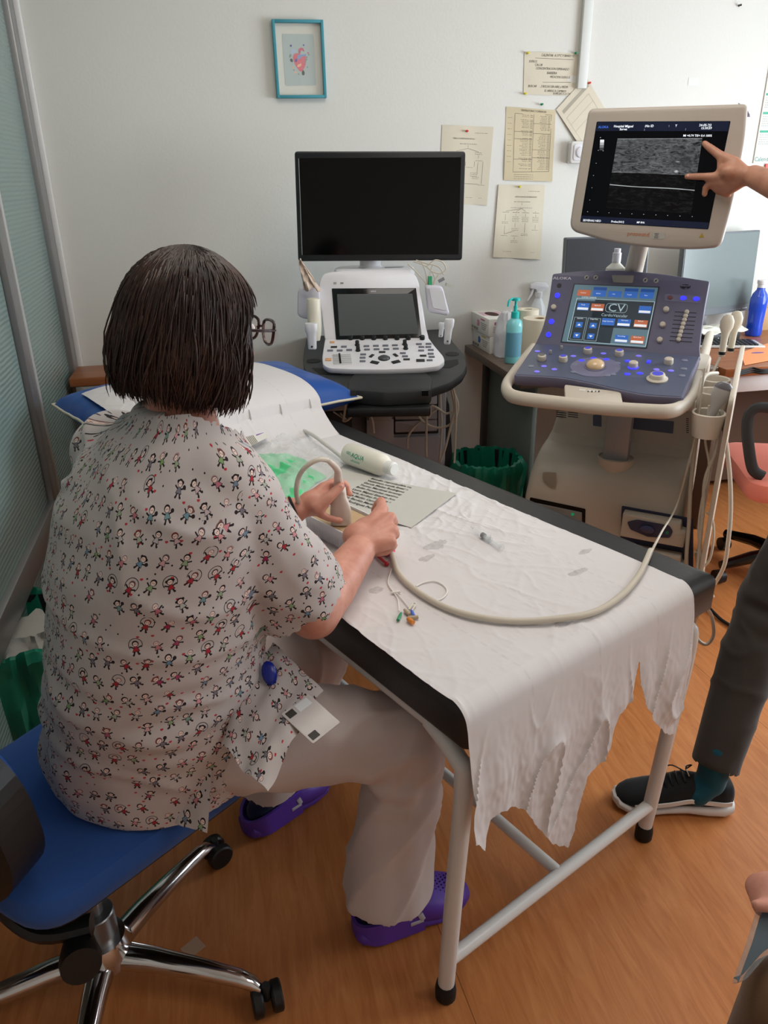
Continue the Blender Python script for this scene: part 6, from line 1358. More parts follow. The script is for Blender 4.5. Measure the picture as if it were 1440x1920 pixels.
# ================================================================ blue office chair
HUB = Vector((-.34, 1.11, 0)); ch = thing('office_chair', 'blue upholstered office chair with a polished five-armed base, under the seated woman', 'chair', HUB)
seat_az = 42
SA = Matrix.Translation((-.30, 1.19, 0)) @ Matrix.Rotation(R(seat_az), 4, 'Z')
m = MB(); so_ = roundpoly([(-.25, -.20), (.18, -.235), (.25, -.19), (.27, 0), (.25, .19), (.18, .235), (-.25, .20), (-.27, 0)], .08, 6)
m.prism(so_, .405, .478, SA, 0, .030); m.build('seat', BLUEFAB, ch)
MB().prism(inset(so_, .03), .385, .408, SA, 0, .004).build('seat_shell', BLACK, ch)
bk = Vector((-.515, 1.0, 0)); BA = Matrix.Translation(bk) @ Matrix.Rotation(R(62), 4, 'Z')
def backP(u, v, o=0):
    y = (u - .5) * (.40 if o < .02 else .33); z = .50 + (.27 if o < .02 else .25) * v; k = (1 - (2 * u - 1) ** 2)
    return (-.05 * k + o - .03 * (v - .5), y * (1 - .25 * abs(2 * v - 1) ** 3), z)
def shell(o0, o1, m_, name):
    m = MB(); m.grid(lambda u, v: BA @ Vector(backP(u, v, o0)), 20, 14); m.grid(lambda u, v: BA @ Vector(backP(1 - u, v, o1)), 20, 14)
    for a, b in ((0, 1),):
        pass
    F = [(0, 1)]
    for k in range(20): 
        for v in (0, 1): m.add([BA @ Vector(backP(k / 20, v, o0)), BA @ Vector(backP((k + 1) / 20, v, o0)), BA @ Vector(backP((k + 1) / 20, v, o1)), BA @ Vector(backP(k / 20, v, o1))], [(0, 1, 2, 3)])
    for k in range(14):
        for u in (0, 1): m.add([BA @ Vector(backP(u, k / 14, o0)), BA @ Vector(backP(u, (k + 1) / 14, o0)), BA @ Vector(backP(u, (k + 1) / 14, o1)), BA @ Vector(backP(u, k / 14, o1))], [(0, 1, 2, 3)])
    return m.build(name, m_, ch)
shell(.0201, .045, BLUEFAB, 'backrest'); shell(-.05, .0199, BLACK, 'back_shell')
kn_ = pz(150, 1790, .30); b0 = pz(15, 1705, .36)
MB().tube(catmull([b0 + Vector((-.03, .0, .12)), b0, b0.lerp(kn_, .5), kn_ + Vector((.02, .03, .03))], 5), .022, 10, flat=.8).build('back_bracket', BLACK, ch)
dv = (Vector((0, -.0, 0)) + Vector((.25, -1, .25))).normalized(); m = MB(); m.tube([kn_ - dv * .03, kn_ + dv * .012, kn_ + dv * .03], .03, 20, radii=[.026, .034, .032]); m.build('tension_knob', BLACK, ch)
MB().box(.16, .12, .06, (0, 0, .36), Matrix.Translation(HUB + Vector((.02, -.02, 0))) @ Matrix.Rotation(R(seat_az), 4, 'Z'), bev=.01).build('mechanism', BLACK, ch)
m = MB(); m.lathe([(.034, .08), (.034, .20), (.032, .202), (.016, .204), (.016, .35)], Matrix.Translation(HUB), n=24); m.build('gas_lift', STEEL, ch)
MB().lathe([(.03, .07), (.052, .075), (.056, .11), (.045, .135), (.0001, .136)], Matrix.Translation(HUB), n=28).build('hub', CHROME, ch)
for k in range(5):
    az = R(49.5 + 72 * k); d = Vector((math.cos(az), math.sin(az), 0)); s = Vector((-d.y, d.x, 0)); e = HUB + d * .315
    m = MB(); rs = []
    for r_, z0, w_, h_ in ((.03, .085, .026, .05), (.10, .090, .023, .044), (.20, .086, .019, .036), (.28, .078, .016, .030), (.305, .070, .014, .028), (.322, .056, .010, .020)):
        c = HUB + d * r_ + Vector((0, 0, z0)); rs.append([c + s * (a * w_) + Vector((0, 0, b * h_ / 2)) for a, b in rrect(2, 2, .9, 4)])
    m.rings(rs); m.build('base_arm', CHROME, ch)
    c = HUB + d * .33 + Vector((0, 0, .031)); az2 = az + R(70 + 35 * k); ax = Vector((math.cos(az2), math.sin(az2), 0))
    g = MB(); 
    for q_ in (-1, 1): g.tube([c + ax * (.008 * q_), c + ax * (.012 * q_), c + ax * (.026 * q_), c + ax * (.029 * q_)], 0, 24, radii=[.026, .0295, .0295, .026])
    w_ = g.build('caster', BLACK, ch); g = MB(); g.tube([c + ax * .0285, c + ax * .0295], 0, 20, radii=[.018, .017]); g.tube([c + Vector((0, 0, .0)), c + Vector((0, 0, .04))], .008); g.build('axle_cap', DARKG, w_)

# ================================================================ people
def av(az): a = R(az); return Vector((math.cos(a), math.sin(a), 0))
def ell_rings(rs, n=40, M=None):     # rs: (centre, half lateral, half front, half back, azimuth, tilt)
    out = []
    for c, a, bf, bb, az in rs:
        f = av(az); r = Vector((f.y, -f.x, 0)); c = Vector(c)
        out.append([c + r * (a * math.copysign(abs(math.cos(t)) ** .85, math.cos(t))) + f * ((bf if math.sin(t) > 0 else bb) * math.sin(t)) for t in [2 * PI * k / n for k in range(n)]])
    return out
def finger(m, base, dirs, lens, r0, r1):
    p = Vector(base); n = len(lens)
    for k, (d, l) in enumerate(zip(dirs, lens)):
        q = p + Vector(d).normalized() * l; ra = r0 + (r1 - r0) * k / n; rb = r0 + (r1 - r0) * (k + 1) / n; m.cone(p, q, ra, rb, 12); p = q
    return p
# ---------------- the seated woman
wo = thing('person', 'seated woman with dark bobbed hair in a children-print tunic and pale trousers, scanning', 'person', (-.15, 1.08, 0))
TR = [((-.175, 1.185, .485), .162, .17, .180, 12), ((-.175, 1.185, .55), .172, .18, .190, 12), ((-.172, 1.182, .62), .178, .175, .182, 14), ((-.165, 1.172, .72), .182, .168, .165, 20), ((-.155, 1.163, .82), .188, .162, .150, 26), ((-.140, 1.168, .92), .192, .150, .143, 30), ((-.122, 1.18, 1.00), .190, .130, .130, 34), ((-.106, 1.19, 1.060), .165, .100, .105, 34), ((-.090, 1.20, 1.105), .115, .075, .082, 34), ((-.076, 1.208, 1.135), .068, .062, .064, 34), ((-.072, 1.212, 1.155), .058, .058, .056, 34)]
RSH = pz(408, 912, 1.045); REL = pz(588, 1150, .785); RWR = pz(672, 1035, .805); RHD = pz(695, 992, .82)
LSH = Vector((-.108, 1.185, 1.04)) + Vector((-math.sin(R(34)), math.cos(R(34)), 0)) * .165
LEL = Vector((-.03, 1.50, .84)); LWR = pz(552, 958, .835); LHD = pz(598, 940, .85)
HC = Vector((-.040, 1.248, 1.264)); HAZ = 25; HF = av(HAZ); HR = Vector((HF.y, -HF.x, 0)); TILT = Matrix.Rotation(R(12), 3, HR * -1)
HM = Matrix((HR, HF, Z_)).transposed().to_4x4(); HM = Matrix.Translation(HC) @ (Matrix.Rotation(R(-10), 4, HR)) @ HM     # local: x right, y front, z up
b = MB()
b.ell((0, 0, .01), .074, .094, .105, HM, n=28, m=18); b.ell((0, .022, -.055), .058, .068, .062, HM, n=24, m=14); b.cone(HM @ Vector((0, -.02, -.08)), (-.075, 1.20, 1.09), .050, .062, 20)
b.cone(HM @ Vector((0, .088, -.008)), HM @ Vector((0, .102, -.038)), .009, .011); b.ell((0, .090, -.066), .022, .010, .007, HM); b.ell((0, .082, -.098), .022, .018, .018, HM)
for s in (-1, 1): b.ell((s * .076, -.01, -.015), .010, .018, .030, HM); b.ell((s * .045, .060, -.035), .025, .025, .025, HM)
b.rings(ell_rings([(c, a * .9, f_ * .88, bk_ * .88, az) for c, a, f_, bk_, az in TR]))
b.cone(RSH, REL, .056, .046, 20); b.cone(REL, REL.lerp(RWR, .35), .046, .044, 20); b.cone(REL.lerp(RWR, .35), RWR, .045, .033, 20)
b.cone(LSH, LEL, .054, .043, 20); b.cone(LEL, LWR, .043, .028, 20)
RHIP = Vector((-.12, 1.115, .56)); RKN = Vector((.275, 1.10, .525)); RAN = Vector((.215, 1.112, .11)); LHIP = Vector((-.15, 1.28, .56)); LKN = Vector((.15, 1.40, .525)); LAN = Vector((-.002, 1.462, .11))
for h_, k_, a_ in ((RHIP, RKN, RAN), (LHIP, LKN, LAN)): b.cone(h_, k_, .085, .055, 20); b.cone(k_, a_, .052, .035, 20)
# right hand: back of the hand to the camera, fingers curled, thumb and forefinger pinching a thin tube
def P_(x, y, z): return pz(x, y, z)
kn = [P_(716, 955, .842), P_(731, 972, .838), P_(735, 995, .826), P_(731, 1016, .815)]
for k in kn: b.cone(RWR.lerp(RHD, .25), k, .025, .0150, 14)
b.ell((0, 0, 0), .040, .042, .026, Matrix.Translation(RHD + Vector((.0, 0, -.002)))); b.ell((0, 0, 0), .038, .038, .028, Matrix.Translation(pz(676, 1005, .815)))
down = Vector((0, 0, -1)); inw = Vector((-.75, .45, -.2))
finger(b, kn[0], [(.15, .9, .1), (-.2, .8, -.65), (-.3, .3, -.9)], [.034, .024, .018], .0122, .009)
for i, k in enumerate(kn[1:]): finger(b, k, [(.35, .55, -.55), (-.65, .25, -.7), (-.8, -.1, .0)], [.029 - .002 * i, .024 - .001 * i, .017], .0122 - .0008 * i, .009)
th = finger(b, RWR.lerp(RHD, .6) + Vector((-.012, .02, -.006)), [(.35, .85, -.05), (.45, .7, .1), (.5, .6, -.3)], [.038, .028, .020], .0150, .0105)
# left hand: wrapped round the probe, thumb in front of it
pc_ = tip + axp * .088
kl = [P_(618, 915, .873), P_(622, 926, .862), P_(618, 940, .850), P_(610, 957, .836)]
for k in kl: b.cone(LWR.lerp(LHD, .3), k + Vector((-.012, .006, 0)), .021, .0125, 14)
b.ell((0, 0, 0), .036, .028, .026, Matrix.Translation(LHD + Vector((-.01, 0, 0))))
finger(b, kl[0] + Vector((-.012, .012, .0)), [(.8, .55, .05), (.75, -.15, -.15), (.3, -.8, -.2)], [.032, .022, .014], .0098, .0078)
finger(b, kl[1] + Vector((-.012, .014, -.004)), [(.8, .55, 0), (.75, -.2, -.1), (.25, -.8, -.1)], [.032, .023, .015], .0098, .0078)
finger(b, kl[2] + Vector((-.012, .014, -.006)), [(.8, .5, -.2), (.7, -.2, -.1), (.3, -.8, -.1)], [.028, .022, .014], .0092, .0076)
finger(b, kl[3] + Vector((-.016, .0, -.004)), [(.75, .1, -.55), (.85, .0, -.35), (.8, .0, -.2)], [.024, .018, .012], .0088, .0074)
tb = LWR.lerp(LHD, .75) + Vector((.004, -.022, .0)); t1 = P_(622, 918, .862) + Vector((0, -.022, 0)); t2 = pc_ + fp * (-.024 if fp.y > 0 else .024) * 1.0
fcam = (CAMP - pc_); fcam.z = 0; fcam.normalize(); t2 = pc_ + fcam * .0215 + sideP * .004 + Vector((0, 0, .006)); t1 = tb.lerp(t2, .55) + fcam * .006
b.cone(tb, t1, .0150, .0120, 14); b.cone(t1, t2, .0118, .0098, 14)
body = remesh(b, 'body', [SKIN], .0042, 5, wo)
# nails
for p, n_ in ((t2, fcam),): 
    MB().ell((0, 0, 0), .0055, .002, .0065, Matrix.Translation(p + n_ * .0088) @ Matrix.Rotation(R(15), 4, 'Z')).build('thumbnail', K('nail', 'dba898', .3), wo)
# eyes
for s in (-1, 1):
    e = MB(); e.ell((s * .031, .083, .008), .012, .010, .0085, HM, n=14, m=8); o = e.build('eye', K('eye_white', 'e8e4e0', .2), wo); MB().ell((s * .031, .0925, .008), .005, .002, .005, HM, n=12, m=6).build('iris', K('iris_brown', '2a1a12', .2), o)
# bracelet on the left wrist
dL = (LHD - LWR).normalized(); m = MB(); u_ = dL.orthogonal().normalized(); w_ = dL.cross(u_); m.tube([LWR + u_ * (.031 * math.cos(a)) + w_ * (.031 * math.sin(a)) for a in [2 * PI * k / 24 for k in range(24)]], .003, 6, closed=True); m.build('bracelet', BLACK, wo)
# hair
def hairpt(phi, t, rad=1.0, L=1.0):
    # phi azimuth around the head (0 = front), t from crown (0) to tips (1)
    f = math.cos(phi); s = math.sin(phi)
    ry = .104 if f < 0 else .098; rx = .098
    if t < .45:
        th = t / .45 * PI / 2; rr = math.sin(th); z = .112 * math.cos(th)
    else:
        q = (t - .45) / .55; rr = 1 + .13 * math.sin(q * PI * .60) - .16 * q ** 2.5; z = -.124 * q * L
    n = noise.noise(Vector((f * 2.2, s * 2.2, t * 2.5 + 3)))
    n += .5 * noise.noise(Vector((f * 5, s * 5, t * 3 + 9))); rr *= rad * (1 + .075 * n * min(1, t * 2))
    return Vector((rx * rr * s, ry * rr * f - .008, z + .010 + (.020 * max(0, -f) * max(0, t - .45))))
hb_ = MB()
def hgrid(u, v):
    phi = R(48) + u * (2 * PI - R(96)); return HM @ hairpt(phi, v, .955, .93)
hb_.grid(hgrid, 60, 26)
hb_.grid(lambda u, v: HM @ hairpt(R(-50) + u * R(100), v * .40, .965), 24, 10)
nS = 2300
for i in range(nS):
    phi = rnd.uniform(0, 2 * PI); d = min(phi, 2 * PI - phi); r_ = random.Random(i)
    face = d < R(52); tmax = .40 if d < R(30) else (.62 if face else 1.0); t0 = r_.uniform(.0, .35) if not face else r_.uniform(0, .15)
    if not face and r_.random() < .3: t0 = r_.uniform(.3, .7)
    tmax = min(1.0, tmax * r_.uniform(.93, 1.06)) if not face else tmax * r_.uniform(.9, 1.05)
    dph = r_.uniform(-.30, .30); rad = r_.uniform(.960, 1.035); ph2 = r_.uniform(0, 6); kz = r_.uniform(.93, 1.09); fly = 1.0 if r_.random() > .10 else r_.uniform(1.03, 1.12)
    P = []; nseg = 9
    for k in range(nseg + 1):
        t = t0 + (tmax - t0) * k / nseg; sw = (.55 if face else 0) * (k / nseg) * (1 if phi < PI else -1)
        q = hairpt(phi + dph * t + sw, t, rad * (1 + (fly - 1) * k / nseg), kz); q += Vector((math.sin(t * 9 + ph2), math.cos(t * 8 + ph2), 0)) * .0046 * t
        P.append(HM @ q)
    w_ = r_.uniform(.0008, .0021); hb_.tube(P, w_, 4, radii=[w_ * (.5 + .5 * math.sin(PI * min(1, .15 + k / nseg * .85))) * (1 if k < nseg else .15) + .0002 for k in range(nseg + 1)])
hair = hb_.build('hair', HAIR, wo, sharp=180)
# glasses
gl_ = MB(); 
for s in (-1, 1):
    c = (s * .034, .122, .004); pts = [(c[0] + x * (1 if s > 0 else -1), c[1] - abs(c[0] + x * s) ** 2 * 3.0, c[2] + z) for x, z in ((-.024, .014), (.0, .019), (.026, .017), (.030, .008), (.024, -.012), (.006, -.020), (-.014, -.018), (-.024, -.006))]
    gl_.tube([HM @ Vector(p) for p in catmull(pts, 4, True)], .0026, 6, closed=True)
    gl_.tube(catmull([HM @ Vector(p) for p in ((s * .064, .112, .010), (s * .078, .085, .010), (s * .080, .03, .008), (s * .080, -.02, .002), (s * .078, -.04, -.012))], 4), .0024, 6)
gl_.tube(catmull([HM @ Vector(p) for p in ((-.011, .121, .006), (0, .124, .009), (.011, .121, .006))], 4), .002, 6)
gf = gl_.build('glasses', K('tortoise_frame', '2a1216', .25), wo)
for s in (-1, 1): MB().ell((s * .036, .1185, .002), .028, .0012, .0185, HM, n=20, m=8).build('lens', K('lens_clear', 'dfe6e8', .05, alpha=.15), gf)
# tunic: torso + sleeves, remeshed, then open at neck, hem and cuffs
TUN = [(Vector(c) + Vector((0, 0, 0)), a + .012, f_ + .016, bk_ + .012, az) for c, a, f_, bk_, az in TR]
t = MB(); t.rings(ell_rings([((-.175, 1.182, .475), .165, .10, .182, 12)] + TUN))
REND = RSH.lerp(REL, .86); LEND = LSH.lerp(LEL, .86); RI = RSH + Vector((-.05, .03, .0)); LI = LSH + Vector((.03, -.05, 0))
t.tube([RI, RSH + Vector((0, 0, .004)), RSH.lerp(REND, .5), REND, REND + (REND - RSH) * .04], .07, 30, radii=[.070, .078, .080, .082, .082]); t.tube([LI, LSH + Vector((0, 0, .004)), LSH.lerp(LEND, .5), LEND, LEND + (LEND - LSH) * .04], .07, 30, radii=[.068, .076, .078, .080, .080])
t.cone(RI, RSH, .074, .074, 24); t.cone(LI, LSH, .072, .072, 24)
def tdisp(p, n):
    q = Vector((p.x * 6, p.y * 6, p.z * 9)); k = 0
    z = p.z
    waist = math.exp(-((z - .70) / .10) ** 2); low = math.exp(-((z - .55) / .08) ** 2)
    k += .015 * waist * noise.noise(Vector((p.x * 5 + z * 8, p.y * 5, z * 24))) + .009 * low * noise.noise(Vector((p.x * 14, p.y * 14, z * 7)))
    ds = (p - RSH).dot((REND - RSH).normalized())
    k += .004 * noise.noise(q * 1.4) + .007 * (max(0, 1 - abs(noise.noise(Vector((p.x * 5 + z * 7, p.y * 5 - z * 4, z * 7 + 5)))) * 3.2)) ** 2
    w = math.exp(-((p - RSH.lerp(REND, .55)).length / .10) ** 2); k += .012 * w * noise.noise(Vector((p.x * 30 + z * 14, p.y * 20, z * 8)))
    return n * k
def cuffcut(c, n, S, U_, L_, rad): q = c - S; d = q.dot(U_); return L_ - .002 < d < L_ + .06 and (q - U_ * d).length < rad and n.dot(U_) > .3
tun = remesh(t, 'tunic', [SHIRT], .008, 6, wo, tdisp)
uR = (REND - RSH).normalized(); uL = (LEND - LSH).normalized()
cutfaces(tun, lambda c, n: cuffcut(c, n, RSH, uR, (REND - RSH).length, .085) or cuffcut(c, n, LSH, uL, (LEND - LSH).length, .083) or c.z > 1.154 - .045 * max(0, (c - Vector((-.076, 1.208, 0))).dot(av(34)) + .02) / .08 or c.z < .482)
# lap flap and hem panel, appended as cloth grids
def addgrid(o, fn, nu, nv):
    M = wmat(o).inverted(); bm = bmesh.new(); bm.from_mesh(o.data); vs = [[bm.verts.new(M @ fn(i / nu, j / nv)) for i in range(nu + 1)] for j in range(nv + 1)]
    for j in range(nv):
        for i in range(nu): f = bm.faces.new((vs[j][i], vs[j][i + 1], vs[j + 1][i + 1], vs[j + 1][i])); f.smooth = True
    bm.to_mesh(o.data); bm.free()
def quad(P4, u, v): return (P4[0] * (1 - u) + P4[1] * u) * (1 - v) + (P4[3] * (1 - u) + P4[2] * u) * v
NB = len(tun.data.vertices)
F4 = [pz(415, 1398, .640), pz(512, 1205, .720), pz(606, 1296, .672), pz(502, 1488, .640)]
def flap(u, v):
    p = quad(F4, u, v); p += Vector((0, 0, .018 * math.sin(u * PI) * (1 - v * .3) + .012 * noise.noise(Vector((u * 4, v * 4, 1))) + .008 * math.sin(v * 9 + u * 4) * (1 - u))); return p
G4 = [pz(545, 1210, .700), pz(566, 1262, .690), pz(612, 1300, .655), pz(592, 1345, .650)]
addgrid(tun, flap, 30, 30); NF = len(tun.data.vertices)
H4 = [pz(150, 1395, .50), pz(410, 1440, .50), pz(398, 1534, .470), pz(200, 1478, .470)]
H4 = [pz(118, 1385, .545), pz(412, 1395, .600), pz(402, 1532, .487), pz(140, 1447, .487)]
def hem(u, v):
    p = quad(H4, u, v); k = math.sin(u * PI); out = Vector((-.35, -.94, 0)); return p + out * (.034 * min(1, u * 3) + .006 * noise.noise(Vector((u * 9, v * 3, 4)))) + Vector((0, 0, .006 * noise.noise(Vector((u * 14, v * 2, 9))) * v))
addgrid(tun, hem, 40, 12)
# garment UVs: metres of cloth, torso unrolled round the spine, sleeves round the arm
me = tun.data; uvl = me.uv_layers.new(name='UVMap'); Mt = wmat(tun); cen = [Mt @ v.co for v in me.vertices]
def spine(z):
    for (c0, *_), (c1, *_) in zip(TR, TR[1:]):
        if c0[2] <= z <= c1[2]: return Vector(c0).lerp(Vector(c1), (z - c0[2]) / (c1[2] - c0[2]))
    return Vector(TR[0][0]) if z < TR[0][0][2] else Vector(TR[-1][0])
def sleeve_uv(p, S, Un, off):
    d = (p - S).dot(Un); q = p - S - Un * d; a = Un.orthogonal().normalized(); b_ = Un.cross(a); return d, math.atan2(q.dot(b_), q.dot(a)), q.length
for poly in me.polygons:
    c = Mt @ poly.center; k = 0
    dR = (c - RSH).dot(uR); dL_ = (c - LSH).dot(uL); radial = ((c - spine(c.z)).xy).length
    latR = (c - spine(c.z)).xy.length
    if dR > -.01 and (c - RSH - uR * dR).length < .105 and (radial > .185 or dR > .10) and c.z < 1.1: k = 1
    elif dL_ > -.01 and (c - LSH - uL * dL_).length < .105 and (radial > .185 or dL_ > .10) and c.z < 1.1: k = 2
    if poly.vertices[0] >= NB:
        for li in poly.loop_indices:
            vi = me.loops[li].vertex_index
            if vi < NF: q = vi - NB; uvl.data[li].uv = (9 + (q % 31) / 30 * .19, 9 + (q // 31) / 30 * .13)
            else: q = vi - NF; uvl.data[li].uv = (9.4 + (q % 41) / 40 * .30, 9 - (q // 41) / 12 * .085)
    else:
        angs = []
        for li in poly.loop_indices:
            p = cen[me.loops[li].vertex_index]
            if k == 0:
                s = spine(p.z); q = p - s; a = math.atan2(q.y, q.x) - R(25); 
                while a < -PI: a += 2 * PI
                angs.append((a, p.z, .185))
            elif k == 1: d, a, rr_ = sleeve_uv(p, RSH, uR, 0); angs.append((a, -d, .078))
            else: d, a, rr_ = sleeve_uv(p, LSH, uL, 0); angs.append((a, -d, .078))
        a0 = angs[0][0]
        for li, (a, z, r_) in zip(poly.loop_indices, angs):
            while a - a0 > PI: a -= 2 * PI
            while a - a0 < -PI: a += 2 * PI
            uvl.data[li].uv = (a * r_ + k * 3.0 + 5.0, z * 1.0 + 5.0 + k * .013)
solidify(tun, .0016, -1)
# trousers
def legs(m, hip, kn_, an, r):
    m.tube(catmull([hip, hip.lerp(kn_, .5) + Vector((0, 0, .006)), kn_ + Vector((-.012, 0, .0)), kn_.lerp(an, .10) + Vector((.012, 0, -.0)), kn_.lerp(an, .5), an], 5), 0, 30, radii=[r[0] + (r[-1] - r[0]) * 0 if k < 0 else (r[0] * (1 - k / 25) + r[1] * (k / 25)) for k in range(26)])
t = MB(); 
t.rings(ell_rings([((-.17, 1.19, .505), .145, .16, .15, 12), ((-.17, 1.19, .56), .152, .165, .16, 12), ((-.17, 1.19, .62), .145, .16, .14, 12)]))
t.cone(RHIP, RHIP.lerp(RKN, .6), .090, .086, 26); t.cone(RHIP.lerp(RKN, .6), RKN + Vector((-.015, 0, -.005)), .088, .078, 26); t.cone(LHIP, LKN + Vector((-.015, 0, -.01)), .100, .074, 26)
RA2 = Vector((.232, 1.105, .108)); LA2 = LAN + Vector((0, 0, .0))
t.tube([RKN + Vector((-.015, 0, 0)), RKN.lerp(RA2, .25), RKN.lerp(RA2, .6), RA2], 0, 30, radii=[.076, .075, .081, .093]); t.tube([LKN + Vector((-.015, 0, 0)), LKN.lerp(LA2, .3), LKN.lerp(LA2, .6), LA2], 0, 30, radii=[.072, .068, .066, .068])
def trdisp(p, n):
    k = .005 * noise.noise(Vector((p.x * 7, p.y * 7, p.z * 5)))
    kn_ = math.exp(-((p - RKN).length / .13) ** 2) + math.exp(-((p - RKN - Vector((-.03, 0, -.08))).length / .10) ** 2); k += .015 * kn_ * noise.noise(Vector((p.x * 16 + p.z * 18, p.y * 10, p.z * 18 - p.x * 14)))
    k += .008 * max(0, 1 - abs(noise.noise(Vector((p.x * 9 - p.z * 4, p.y * 9, p.z * 3.5 + 2)))) * 3) ** 2
    if p.z < .42: k += .010 * min(1, (.45 - p.z) / .2) * noise.noise(Vector((p.x * 17, p.y * 17, p.z * 1.5)))
    return n * k
trs = remesh(t, 'trousers', [TROUSER], .0085, 5, wo, trdisp)
cutfaces(trs, lambda c, n: c.z < .122 and n.z < -.4 or c.z < .113)
solidify(trs, .0018, -1)
def foot(an, az, L, par, W=.048, front_z=.062):      # clog with sock; an = ankle point
    f = av(az); r = Vector((f.y, -f.x, 0)); heel = Vector((an.x, an.y, 0)) - f * .055
    def R_(x, w, z0, z1, n=24, ex=.8):
        c = heel + f * x; zc = (z0 + z1) / 2; h = (z1 - z0) / 2
        return [c + r * (w * math.copysign(abs(math.cos(t)) ** ex, math.cos(t))) + Vector((0, 0, zc + h * math.copysign(abs(math.sin(t)) ** ex, math.sin(t)))) for t in [2 * PI * k / n for k in range(n)]]
    sk = MB(); sk.cone(an + Vector((0, 0, .08)), an + Vector((0, 0, -.045)) - f * .004, .041, .034, 20); sk.cone(heel + f * .035 + Vector((0, 0, .052)), heel + f * .15 + Vector((0, 0, .045)), .033, .030, 18); remesh(sk, 'sock', [NAVY], .006, 3, par)
    m = MB(); m.rings([R_(-.012, .020, .004, .040), R_(-.006, .036, .001, .046), R_(.02, .043, 0, .030), R_(.07, .040, 0, .027), R_(.12, .043, 0, .028), R_(.17, .051, 0, .030), R_(.215, .047, .002, .036), R_(L - .008, .028, .010, .040), R_(L, .010, .018, .034)]); 
    # toe box
    m.rings([R_(.118, .044, .010, .078), R_(.135, .048, .008, .082), R_(.165, .053, .006, .074), R_(.20, .051, .006, .062), R_(.232, .040, .008, .050), R_(L - .003, .022, .014, .040)])
    # heel wall and strap
    pts = []
    for k in range(17):
        a = R(-90 + 180 * k / 16); pts.append((math.sin(a) * .046, -math.cos(a) * .052))
    rs0 = [heel + f * (y + .042) + r * x + Vector((0, 0, .010)) for x, y in pts]; top_ = [heel + f * (y + .040) + r * x * .95 + Vector((0, 0, .052 + .018 * abs(x / .046) ** 2)) for x, y in pts]
    ext0 = [heel + f * .125 - r * .046 + Vector((0, 0, .01))] ; 
    V = rs0 + top_; n_ = len(pts); F = [(i, i + 1, n_ + i + 1, n_ + i) for i in range(n_ - 1)]
    V += [heel + f * .13 - r * .047 + Vector((0, 0, .01)), heel + f * .13 - r * .044 + Vector((0, 0, .076)), heel + f * .13 + r * .047 + Vector((0, 0, .01)), heel + f * .13 + r * .044 + Vector((0, 0, .076))]
    F += [(2 * n_, 0, n_, 2 * n_ + 1), (n_ - 1, 2 * n_ + 2, 2 * n_ + 3, 2 * n_ - 1)]
    w = MB(); w.add(V, F)
    cl_ = m.build('clog', PURPLE, par, sharp=60); o = w.build('heel_wall', PURPLE, cl_, sharp=60); solidify(o, .007, 0)
    hs = MB()
    for i in range(9):
        for j in range(8):
            x = .145 + i * .009; y = -.034 + j * .0085 + (i % 2) * .004; 
            if abs(y) > .044 - max(0, x - .18) * .35: continue
            base_ = heel + f * x + r * y; th = max(-1, min(1, y / .053)); tz = .0795 - (x - .14) * .27 - .030 * abs(th) ** 2.6
            hs.ell((0, 0, 0), .0022, .0022, .0016, Matrix.Translation(base_ + Vector((0, 0, tz))), n=8, m=4)
    hs.build('vent_holes', K('hole_dark', '1b1030', .8), cl_)
    bm_ = MB(); 
    for s in (-1, 1): 
        c = heel + f * .122 + r * (s * .0485) + Vector((0, 0, .052)); bm_.box(.004, .012, .022, (0, 0, 0), Matrix.Translation(c) @ Matrix.Rotation(R(az - 90), 4, 'Z') @ Matrix.Rotation(R(20), 4, 'X'), bev=.0012); bm_.box(.004, .030, .009, (0, -.010, -.012), Matrix.Translation(c) @ Matrix.Rotation(R(az - 90), 4, 'Z'), bev=.0012)
    bm_.build('buckle', K('buckle_grey', 'b9b8c0', .35), cl_)
foot(Vector((.222, 1.108, .12)), 10, .255, wo); foot(Vector((.0, 1.458, .12)), 32, .255, wo)
# name badge: blue reel, clip and white card
rc = pz(505, 1262, .700); T = Matrix.Translation(rc); bg = thing('id_badge', 'white identity card hanging from a dark blue badge reel clipped to the tunic', 'badge', M=T)
cdir = (CAMP - rc).normalized(); ud = (Z_ - cdir * cdir.dot(Z_)).normalized(); rd = ud.cross(cdir); MBd = Matrix((rd, ud, cdir)).transposed().to_4x4(); MBd.translation = rc + cdir * .02
m = MB(); m.ell((0, 0, 0), .013, .021, .008, MBd @ Matrix.Rotation(R(8), 4, 'Z')); m.tube([MBd @ Vector((.004, -.016, 0)), MBd @ Vector((.007, -.034, 0))], .004, 8, radii=[.006, .0025]); m.build('reel', K('reel_blue', '16268c', .25), bg)
m = MB(); m.tube(catmull([MBd @ Vector(p) for p in ((.007, -.034, 0), (.014, -.038, .002), (.017, -.044, .002), (.012, -.046, .001))], 3), .0013, 6); m.lathe([(.006, -.004), (.006, .004), (.003, .005), (.0001, .005)], MBd @ Matrix.Translation((.028, -.052, 0)), n=16); m.build('clip', STEEL, bg)
cc = [pz(571, 1297, .690), pz(624, 1352, .672), pz(601, 1404, .660), pz(535, 1350, .678)]
cpn = (cc[1] - cc[0]).cross(cc[3] - cc[0]).normalized(); cpn = cpn if cpn.z > 0 else -cpn
ctr = (cc[0] + cc[1] + cc[2] + cc[3]) / 4; xax = ((cc[1] - cc[0]) + (cc[2] - cc[3])).normalized(); yax = cpn.cross(xax).normalized(); MC = Matrix((xax, yax, cpn)).transposed().to_4x4(); MC.translation = ctr + cpn * .004
wc_ = ((cc[1] - cc[0]).length + (cc[2] - cc[3]).length) / 2; hc_ = ((cc[3] - cc[0]).length + (cc[2] - cc[1]).length) / 2
MB().prism(rrect(wc_, hc_, .003), -.001, .001, MC, 0, .0004).build('card', K('card_white', 'c9c4c2', .35), bg)
